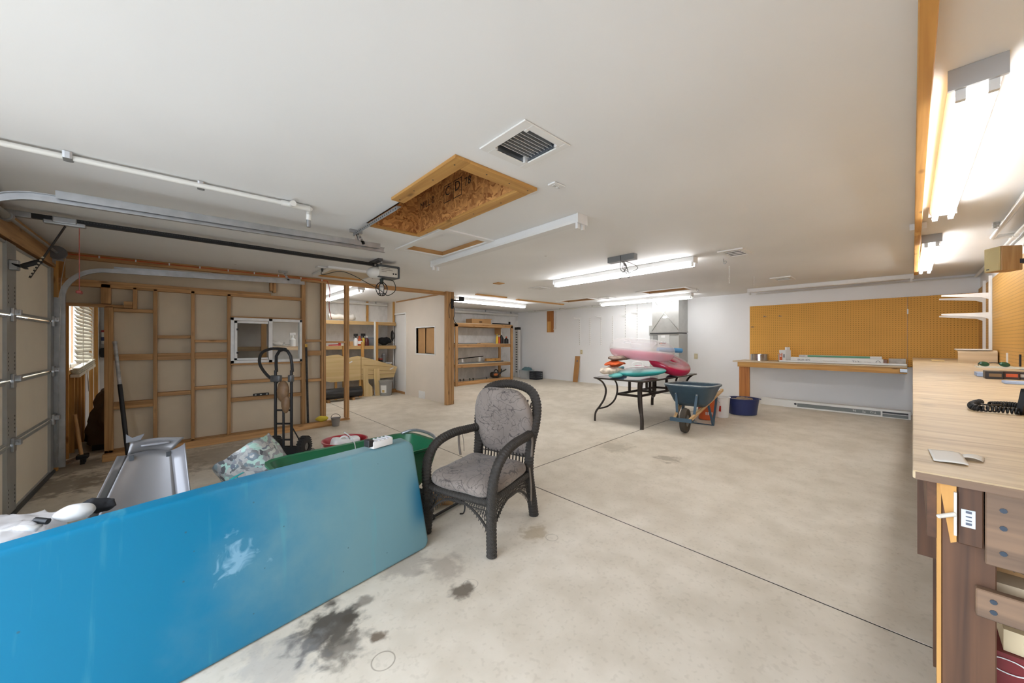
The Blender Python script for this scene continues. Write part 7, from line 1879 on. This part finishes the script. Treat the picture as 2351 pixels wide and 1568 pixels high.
mb = MB(); torus(mb, (9.018, by(2016, 9.02), zt + .05), .026, .003, Matrix.Rotation(PI / 2, 4, 'Y'), 20, 6); mb.build('round_mark', DARKG, lb)
ya2, yb2 = by(2025, 9.22), by(1835, 9.22)
lb2 = longbox('lamp_box', 'long white tube-lamp box with green stripe behind the navy-lettered one', 9.18, 9.30, ya2, yb2, zt, zt + .145)
mb = MB(); mb.box((9.178, by(1998, 9.22), zt + .11), (9.181, by(1855, 9.22), zt + .143)); mb.build('green_stripe', mat('stripe_green', (92, 152, 116), .5), lb2)
text('PHILIPS', .03, (9.179, by(1836, 9.22), zt + .114), (0, -1, 0), (0, 0, 1), mat('slate_print', (90, 96, 110)), lb2)
mb = MB(); mb.cyl((8.965, by(1790, 8.96), zt + .022), (8.965, .065, zt + .022), .02, seg=12); tag(mb.build('white_tube_lamp', WPLAST, None, True, 40), 'loose white tube lamp lying along the far bench front', 'tube')
mb = MB(); mb.cbox((9.15, by(2033, 9.15), zt + .05), (.16, .05, .10), None, .006); tag(mb.build('packing_tape', mat('tape_brown', (132, 84, 50), .4)), 'brown packing tape lump at the lamp box end', 'tape')
mb = MB(); mb.box((9.3, .08, zt), (9.42, by(2040, 9.3), zt + .11)); tag(mb.build('grey_board', mat('greyish_board', (196, 192, 184), .6, var=.2, scale=14)), 'pale grey board strip at the back of the far bench', 'board')
# long box on the floor under the bench
a = P(1738, 930); 
ya, yb = .02, 2.2
fbx = longbox('lamp_box', 'very long white lamp box lying on the floor under the far bench', 9.20, 9.36, ya, yb, fz(9.28), fz(9.28) + .14)
gy = lambda u: P(u, 940, x=9.2).y
mb = MB(); mb.box((9.197, gy(2022), fz(9.2) + .03), (9.1995, gy(1830), fz(9.2) + .10)); mb.build('grey_label', mat('label_slate', (120, 124, 122), .6), fbx)
mb = MB(); mb.box((9.197, .05, fz(9.2) + .015), (9.1995, gy(2026), fz(9.2) + .065)); mb.build('grey_label', mat('label_slate', (120, 124, 122)), fbx)
mb = MB(); mb.box((9.197, .05, fz(9.2) + .075), (9.1995, gy(2026), fz(9.2) + .105)); mb.build('dark_label', DARKG, fbx)
mb = MB(); mb.cyl((9.198, gy(1826), fz(9.2) + .08), (9.2, gy(1826), fz(9.2) + .08), .022, seg=16); mb.build('round_mark', DARKG, fbx)
for s, u in (('T12', 2012), ('75', 1988), ('96', 1966)):
    text(s, .05, (9.1965, gy(u), fz(9.2) + .085), (0, 1, 0), (0, 0, -1), WPLAST, fbx)

# ---------------------------------------------------------------- long right bench
BZ = 1.22; BX0 = 1.185; BX1 = 9.0
rb = thing('long_workbench', 'long plywood-topped workbench running along the right wall', 'workbench', (5, -.37, fz(5)))
PLYTOP = None
def ply_top():
    m, nt, b = _new('worn_plywood_top'); N = nt.nodes; Lk = nt.links
    tc = N.new('ShaderNodeTexCoord'); mp = N.new('ShaderNodeMapping'); mp.inputs['Scale'].default_value = (10, 1.6, 6); mp.inputs['Rotation'].default_value = (0, 0, .06)
    Lk.new(tc.outputs['Object'], mp.inputs['Vector'])
    n = N.new('ShaderNodeTexNoise'); n.inputs['Scale'].default_value = 2.0; n.inputs['Detail'].default_value = 8; n.inputs['Distortion'].default_value = 1.0; Lk.new(mp.outputs['Vector'], n.inputs['Vector'])
    r = N.new('ShaderNodeValToRGB'); e = r.color_ramp.elements; e[0].position = .25; e[0].color = lin((176, 150, 118)); e[1].position = .75; e[1].color = lin((222, 204, 172)); x = e.new(.5); x.color = lin((206, 184, 148)); Lk.new(n.outputs['Fac'], r.inputs['Fac'])
    n2 = N.new('ShaderNodeTexNoise'); n2.inputs['Scale'].default_value = 5; n2.inputs['Detail'].default_value = 7; Lk.new(tc.outputs['Object'], n2.inputs['Vector'])
    r2 = N.new('ShaderNodeValToRGB'); r2.color_ramp.elements[0].position = .3; r2.color_ramp.elements[0].color = (.5, .45, .4, 1); r2.color_ramp.elements[1].position = .42; r2.color_ramp.elements[1].color = (1, 1, 1, 1); Lk.new(n2.outputs['Fac'], r2.inputs['Fac'])
    mx = N.new('ShaderNodeMix'); mx.data_type = 'RGBA'; mx.blend_type = 'MULTIPLY'; mx.inputs['Factor'].default_value = .45; Lk.new(r.outputs['Color'], mx.inputs[6]); Lk.new(r2.outputs['Color'], mx.inputs[7])
    Lk.new(mx.outputs[2], b.inputs['Base Color']); b.inputs['Roughness'].default_value = .5
    return m
PLYTOP = ply_top()
for (a, b, z) in ((BX0, 3.62, 0), (3.625, 6.06, -.0005), (6.065, BX1 + .5, -.001)):
    mb = MB(); mb.box((a, Y0 + .022, BZ - .018 + z), (b, .0, BZ + z), None, .002, 1); mb.build('plywood_top', [PLYTOP], rb)
mb = MB(); mb.box((BX0 - .002, Y0 + .03, BZ - .0185), (BX0 + .001, -.004, BZ - .003)); mb.build('ply_edge', GREYW('y'), rb)
# frame under the top at the near end
mb = MB(); mb.box((BX0 + .07, -.06, BZ - .16), (8.9, -.022, BZ - .02)); mb.build('front_apron', DARKW('x'), rb)
# near-end leg: stained board with pale edge strip
lz0 = fz(BX0)
mb = MB(); mb.box((BX0 + .05, -.116, lz0), (BX0 + .088, -.042, BZ - .02), None, .002, 1); mb.build('leg', DARKW('z'), rb)
mb = MB(); mb.box((BX0 + .048, -.042, lz0), (BX0 + .088, -.036, BZ - .02)); mb.build('edge_strip', PINEY('z'), rb)
mb = MB(); mb.box((BX0 + .02, -.097, BZ - .142), (BX0 + .048, -.063, BZ - .02), None, .002, 1); blk = mb.build('end_block', DARKW('z'), rb)
mb = MB(); mb.box((BX0 + .0185, -.0865, BZ - .104), (BX0 + .0200, -.068, BZ - .068)); bc_ = mb.build('barcode_sticker', mat('sticker_pale', (206, 214, 222), .5), blk)
for k, w in enumerate((.006, .003, .003, .006)):
    mb = MB(); mb.box((BX0 + .0178, -.082, BZ - .099 + k * .008), (BX0 + .0187, -.074, BZ - .099 + k * .008 + w * .8)); mb.build('barcode_line', mat('slate_print', (90, 96, 110), .6), bc_)
mb = MB(); mb.prism([(0, 0), (.024, 0), (.008, -.125), (.0, -.12)], .03, Matrix.Translation((BX0 + .02, -.062, BZ - .02)) @ Matrix(((0, 0, 1, 0), (1, 0, 0, 0), (0, 1, 0, 0), (0, 0, 0, 1)))); mb.build('gusset', PINEY('z'), rb)
mb = MB(); mb.cyl((BX0 + .012, -.060, BZ - .08), (BX0 + .006, -.038, BZ - .090), .0045, .004, 12); mb.sphere((BX0 + .006, -.038, BZ - .090), .0045, 10); mb.build('clamp_handle', mat('painted_peg', (214, 208, 196), .5), rb, True, 60)
mb = MB(); mb.box((BX0 + .012, -.062, BZ - .125), (BX0 + .019, -.058, BZ - .035)); mb.build('vise_strip', mat('painted_peg', (214, 208, 196)), rb)
# cross boards at the end
for (za, zb, xa, ya) in ((BZ - .17, BZ - .02, BX0 + .02, -.099), (BZ - .285, BZ - .228, BX0 + .03, -.088)):
    mb = MB(); mb.box((xa, Y0 + .03, za), (xa + .02, ya, zb), None, .002, 1); cbd = mb.build('cross_board', GREYW('y'), rb)
    for zz in ((zb - .035, (za + zb) / 2 + .005, za + .03) if zb - za > .1 else (zb - .018, za + .018)):
        mb = MB(); mb.cyl((xa - .0015, ya - .022, zz), (xa, ya - .022, zz), .005, seg=8); mb.build('screw_head', mat('screw_blue', (62, 72, 84), .4, .5), cbd)
for z in (BZ - .245, .60, .16):
    mb = MB(); mb.box((BX0 + .09, Y0 + .03, z), (8.9, -.09, z + .018)); mb.build('lower_shelf', PLY('x') if z > .3 else PINE('x'), rb)
for x in (2.5, 3.9, 5.3, 6.7, 8.1, 8.86):
    mb = MB(); mb.box((x, -.10, fz(x)), (x + .04, -.062, BZ - .165)); mb.build('leg', DARKW('z'), rb)
    mb = MB(); mb.box((x, Y0 + .03, fz(x)), (x + .04, Y0 + .07, BZ - .02)); mb.build('leg', DARKW('z'), rb)
q0 = P(2117, 1100, x=1.75); 
mb = MB(); mb.box((1.75, -.072, BZ - .40), (1.79, -.01, BZ - .02)); mb.build('hanging_block', DARKW('z'), rb)
# things on the shelves below
zz = BZ - .226
sh = thing('shelf_carton', 'brown printed carton on the shelf under the near bench end', 'box', (BX0 + .2, -.24, zz))
mb = MB(); mb.box((BX0 + .15, -.30, zz), (BX0 + .3, -.125, zz + .04)); mb.build('carton_body', CARD, sh)
text('05', .03, (BX0 + .1495, -.14, zz + .008), (0, -1, 0), (0, 0, 1), DARKG, sh)
z1_ = .619
rc_ = thing('red_soda_carton', 'dark red soda can carton with white lettering under the bench', 'box', (BX0 + .2, -.3, z1_))
mb = MB(); mb.box((BX0 + .1, -.42, z1_), (BX0 + .48, -.118, z1_ + .225)); mb.build('carton_body', mat('soda_red', (110, 16, 24), .45), rc_)
text('CO', .06, (BX0 + .099, -.125, z1_ + .12), (0, -1, 0), (0, 0, 1), WPLAST, rc_)
text('CH', .055, (BX0 + .099, -.125, z1_ + .05), (0, -1, 0), (0, 0, 1), WPLAST, rc_)
mb = MB(); torus(mb, (BX0 + .0985, -.135, z1_ + .20), .018, .0015, Matrix.Rotation(PI / 2, 4, 'Y'), 20, 6, .8, 1.6); mb.build('oval_logo', WPLAST, rc_)
wc_ = thing('cream_carton', 'cream carton with red oval print lying on the red carton', 'box', (BX0 + .2, -.3, z1_ + .226))
z2_ = z1_ + .226
mb = MB(); mb.box((BX0 + .11, -.40, z2_), (BX0 + .34, -.13, z2_ + .045)); mb.build('carton_body', mat('cream_card', (212, 194, 158), .7), wc_)
mb = MB(); mb.lathe([(0, 0), (.03, 0), (.03, .001), (0, .001)], (BX0 + .2, -.2, z2_ + .045), 20); mb.build('oval_print', mat('print_maroon', (130, 40, 40)), wc_)
sl = thing('standing_box', 'white and purple box standing on the floor behind the bench leg', 'box', (BX0 + .25, -.06, lz0))
mb = MB(); mb.box((BX0 + .15, -.078, fz(BX0 + .2)), (BX0 + .40, -.034, fz(1.4) + .36)); mb.build('box_body', WPLAST, sl)
mb = MB(); mb.box((BX0 + .148, -.06, fz(1.4) + .1), (BX0 + .151, -.04, fz(1.4) + .30)); mb.box((BX0 + .17, -.0345, fz(1.4) + .1), (BX0 + .38, -.0335, fz(1.4) + .30)); mb.build('purple_print', mat('purple_print', (120, 50, 110), .5), sl)

# things on top of the long bench
bt_ = BZ + .001
pa1 = P(2133, 1045, z=bt_); pa2 = P(2215, 1060, z=bt_)
mb = MB(); M = Matrix.Translation(P(2174, 1050, z=bt_)) @ Matrix.Rotation(math.radians(3), 4, 'Z')
def paper(s, t): return M @ V(((s - .5) * .13, (t - .5) * .052, .003 + .003 * math.sin(PI * s) * (1 - t * .4) + .001 * math.sin(5 * t)))
mb.grid(paper, 8, 10, .0006); tag(mb.build('folded_receipt', mat('paper', (226, 224, 218), .8), None, True), 'folded white receipt near the workbench corner', 'paper')
M2 = Matrix.Translation(P(2232, 1054, z=bt_)) @ Matrix.Rotation(math.radians(-8), 4, 'Z')
mb = MB(); mb.grid(lambda s, t: M2 @ V(((s - .5) * .045, (t - .5) * .035, .003 + .005 * math.sin(PI * t))), 6, 8, .0006); tag(mb.build('paper_scrap', mat('paper', (226, 224, 218)), None, True), 'small white paper scrap beside the folded receipt', 'paper')
# coiled cord
cc0 = P(2228, 938, z=bt_); cc1 = P(2345, 955, z=bt_)
cdx = thing('telephone_lead', 'black coiled telephone lead lying on the workbench', 'lead', (cc0 + cc1) / 2)
def coil(path, r, turns, wire, nm):
    pts = spline(path, 10); n = turns * 14; out = []
    for i in range(n + 1):
        f = i / n * (len(pts) - 1); k = min(int(f), len(pts) - 2); p = pts[k].lerp(pts[k + 1], f - k); d = (pts[k + 1] - pts[k]).normalized(); s = d.cross(V((0, 0, 1))).normalized()
        a = 2 * PI * turns * i / n; out.append(p + s * (r * math.cos(a)) + V((0, 0, r * math.sin(a))))
    mb = MB(); mb.tube(out, wire, 6); mb.build(nm, BLACKP, cdx, True)
h_ = V((0, 0, .014))
a_ = P(2232, 936, z=bt_) + h_; 
coil([P(2250, 930, z=bt_) + h_, a_, P(2240, 944, z=bt_) + h_, P(2290, 948, z=bt_) + h_, P(2340, 953, z=bt_) + h_], .010, 22, .0032, 'coil_run')
coil([P(2275, 936, z=bt_) + h_, P(2310, 936, z=bt_) + h_, P(2345, 940, z=bt_) + h_], .010, 12, .0032, 'coil_run')
mb = MB(); mb.tube(spline([P(2250, 930, z=bt_) + V((0, 0, .01)), P(2262, 938, z=bt_) + V((0, 0, .016)), P(2300, 937, z=bt_) + V((0, 0, .012))], 6), .0032, 6); mb.build('straight_lead', BLACKP, cdx, True)
# black picture frame at the picture edge
fp = P(2338, 952, z=bt_)
pf = thing('picture_frame', 'black picture frame standing on the workbench', 'picture frame', (fp.x, fp.y, bt_))
Mf = Matrix.Translation((fp.x + .0, fp.y - .0, bt_)) @ Matrix.Rotation(math.radians(58), 4, 'Z') @ Matrix.Rotation(math.radians(-8), 4, 'Y')
FW, FH = .16, .10
for a in ((-.0, .012, 0, FH), (FW - .012, FW, 0, FH), (0, FW, 0, .012), (0, FW, FH - .012, FH)):
    mb = MB(); mb.box((-.008, -a[1], a[2]), (.008, -a[0], a[3]), Mf); mb.build('frame_bar', BLACKP, pf)
mb = MB(); mb.box((-.003, -FW + .01, .01), (.002, -.01, FH - .01), Mf); mb.build('print', mat('seascape_print', (150, 176, 186), .3, var=.4, scale=14), pf)
# media boxes and notebooks
def case(name, label, u, v, du, h, m, spine=None, rz=0.0, cat='case', dep=.14):
    p = P(u, v, z=bt_); q = P(u + du, v, z=bt_); w = abs(q.y - p.y)
    c = thing(name, label, cat, ((p.x + q.x) / 2 + dep / 2, (p.y + q.y) / 2, bt_), 0, 'cases on the workbench')
    M = Matrix.Translation((p.x, (p.y + q.y) / 2, bt_)) @ Matrix.Rotation(rz, 4, 'Z')
    mb = MB(); mb.box((0, -w / 2, .0), (dep, w / 2, h), M, .002, 1); mb.build('case_body', m, c)
    if spine:
        mb = MB(); mb.box((-.001, -w * .38, h * .3), (.0005, w * .30, h * .72), M); mb.build('spine_print', spine, c)
    return c
case('game_case', 'black case with gold spine in the row on the workbench', 2262, 869, 38, .055, mat('case_black', (36, 30, 26), .4), mat('spine_gold', (132, 104, 70)))
case('game_case', 'black case with orange spine in the row on the workbench', 2301, 870, 36, .055, mat('case_brown', (60, 34, 22), .4), mat('spine_orange', (206, 92, 50)))
case('game_case', 'dark case with pale spine at the row end on the workbench', 2338, 871, 18, .052, mat('case_slate', (52, 50, 56), .4), mat('spine_pale', (196, 190, 186)))
case('blue_notebook', 'pale blue notebook beside the row of cases', 2243, 864, 20, .03, mat('notebook_blue', (166, 184, 214), .6), None, .0, 'notebook', .2)
case('blue_notebook', 'pale blue pad lying nearer the bench edge', 2306, 881, 60, .016, mat('notebook_blue', (166, 184, 214)), None, .0, 'notebook', .12)
p = P(2290, 862, z=bt_)
mb = MB(); mb.box((p.x + .06, p.y - .16, bt_ + .057), (p.x + .26, p.y + .1, bt_ + .066)); tag(mb.build('magazine', mat('magazine_pale', (216, 214, 200), .4)), 'pale magazine lying across the row of cases', 'magazine')
gl = thing('safety_glasses', 'green-tinted glasses resting on the magazine', 'glasses', (p.x + .1, p.y, bt_ + .07))
GLN = clear('green_lens', (30, 90, 60), .85, .1)
for k, s in enumerate((-.045, .06)):
    mb = MB(); superbox(mb, (p.x + .10, p.y + s, bt_ + .088), (.012, .06, .04), Matrix.Rotation(.3, 4, 'X'), 3, 2, 5); mb.build('lens', GLN, gl, True)
mb = MB(); mb.tube(spline([(p.x + .1, p.y - .02, bt_ + .098), (p.x + .1, p.y + .008, bt_ + .102), (p.x + .1, p.y + .035, bt_ + .098)], 4), .003, 6); mb.tube([(p.x + .1, p.y + .09, bt_ + .09), (p.x + .23, p.y + .08, bt_ + .07)], .003, 6); mb.build('frame_wire', BLACKM, gl)
# bent plywood organiser and white tray at the far end
ox = 7.55
og = thing('plywood_organiser', 'bent pale plywood desk organiser at the far bench end', 'organiser', (ox, -.52, BZ))
oy0, oy1 = -.715, -.40
n_ = 8
prof = [(0, 0)] + [(0, .12)] + [(.0 + .045 * (1 - math.cos(a)), .12 + .045 * math.sin(a)) for a in [PI / 2 * k / 6 for k in range(1, 7)]] + [(.20, .165), (.20, .15), (.05, .15), (.015, .12), (.015, 0)]
mb = MB(); mb.prism([(p[0], p[1]) for p in prof], oy1 - oy0, Matrix.Translation((ox, oy1, BZ + .001)) @ Matrix(((1, 0, 0, 0), (0, 0, -1, 0), (0, 1, 0, 0), (0, 0, 0, 1)))); mb.build('bent_shell', PLY('y'), og, False)
mb = MB(); mb.box((ox + .016, oy0, BZ + .001), (ox + .2, oy0 + .015, BZ + .15)); mb.build('end_panel', PLY('x'), og)
mb = MB(); mb.box((ox + .19, oy0 + .016, BZ + .001), (ox + .2, oy1 - .01, BZ + .15)); mb.build('back_panel', PLY('y'), og)
mb = MB(); mb.box((ox + .0, oy0 + .04, BZ + .168), (ox + .24, oy1 + .02, BZ + .183), None, .004); tag(mb.build('white_tray_board', WPLAST), 'flat white tray on top of the plywood organiser', 'tray')
mb = MB(); mb.box((7.9, -.30, BZ + .0005), (8.1, -.18, BZ + .02)); tag(mb.build('wood_offcut', PLYW('y')), 'thin pale offcut at the far bench end', 'offcut')

# white shelf rails and brackets on the right wall
for lab, x in (('white shelf rail with two long brackets, further from the camera', 8.83), ('white shelf rail with two long brackets beside the pegboard gap', 8.19)):
    s = thing('bracket_rail', lab, 'shelf rail', (x, Y0 + .02, 1.9), 0, 'shelf rails on the right wall')
    mb = MB(); mb.box((x - .018, Y0 + .021, 1.24), (x + .018, Y0 + .05, 2.40)); mb.build('rail', WHITE, s)
    for z in (2.14, 1.87):
        mb = MB(); mb.prism([(0, -.06), (.06, -.03), (.42, .01), (.42, .03), (0, .03)], .022, Matrix.Translation((x - .011, Y0 + .05, z)) @ Matrix(((0, 0, 1, 0), (1, 0, 0, 0), (0, 1, 0, 0), (0, 0, 0, 1)))); mb.build('bracket', WHITE, s)
mb = MB(); mb.box((8.17, Y0 + .021, BZ), (8.215, Y0 + .05, BZ + .1)); tag(mb.build('black_strip', BLACKP), 'short black strip standing at the shelf rail foot', 'strip')
for k, (x, m, lab) in enumerate(((6.95, WPLAST, 'white slot strip low on the pale pegboard'), (6.2, BLACKP, 'black slot strip low on the pale pegboard'))):
    mb = MB(); mb.box((x, Y0 + .02, BZ + .03), (x + .05, Y0 + .03, BZ + .15)); tag(mb.build('slot_strip', m), lab, 'strip')
# loudspeaker
sx_, sy_, sz_ = 5.66, -.57, 2.15
spk = thing('loudspeaker', 'wooden loudspeaker with cream grille mounted above the pegboard', 'speaker', (sx_, sy_, sz_))
Mk = Matrix.Translation((sx_, sy_, sz_)) @ Matrix.Rotation(math.radians(34), 4, 'Z')
mb = MB(); mb.box((-.072, -.075, 0), (.072, .075, .225), Mk, .004, 1); mb.build('cabinet', wood('speaker_wood', (176, 134, 84), (206, 166, 114), 'z', knots=False), spk)
mb = MB(); mb.box((-.07, .075, .002), (.07, .09, .223), Mk, .006, 1); gr = mb.build('grille', mat('cream_grille', (196, 180, 132), .8, bump=.2, bscale=200), spk)
mb = MB(); mb.box((.02, .09, .02), (.045, .0915, .03), Mk); mb.build('maker_badge', DARKG, gr)
mb = MB(); mb.box((sx_ - .03, Y0 + .021, sz_ + .06), (sx_ + .03, sy_ - .06, sz_ + .10)); mb.build('wall_bracket', BLACKM, spk)
mb = MB(); mb.tube(spline([(sx_ - .1, sy_ - .10, sz_ + .2), (sx_ - .4, -.66, sz_ + .26), (sx_ - .9, -.7, sz_ + .1), (sx_ - 1.4, -.72, sz_ + .05)], 6), .006, 6); mb.build('speaker_wire', mat('cable_white', (214, 206, 186), .5), spk, True)
# white pipes by the ceiling
pw = thing('ceiling_conduit', 'white plastic conduit with elbows along the right ceiling edge', 'conduit', (6, -.6, CEIL - .04))
mb = MB(); mb.cyl((1.0, -.56, CEIL - .04), (6.25, -.56, CEIL - .04), .02, seg=12); mb.build('conduit_run', PVC, pw, True, 40)
mb = MB(); mb.cyl((6.25, -.56, CEIL - .04), (6.25, -.70, CEIL - .04), .024, seg=12); mb.build('elbow', PVC, pw, True, 40)
mb = MB(); mb.cyl((4.4, -.70, CEIL - .05), (X1 - .05, -.70, CEIL - .05), .018, seg=12); mb.build('conduit_run', PVC, pw, True, 40)
mb = MB(); mb.cyl((X1 - .05, -.70, CEIL - .05), (X1 - .05, 2.4, CEIL - .05), .012, seg=10); mb.build('conduit_run', PVC, pw, True, 40)
mb = MB(); mb.cyl((6.2, -.70, CEIL - .05), (6.42, -.70, CEIL - .05), .024, seg=12); mb.build('coupling', PVC, pw, True, 40)
p = P(2288, 510, z=CEIL); sg = thing('coiled_spring', 'small steel spring hanging on the ceiling near the conduit', 'spring', (p.x, p.y, CEIL - .05))
mb = MB(); mb.tube([(p.x + .022 * math.cos(k * .7), p.y + .022 * math.sin(k * .7), CEIL - .002 - k * .0012) for k in range(46)], .003, 5); mb.build('wire', STEEL, sg, True)
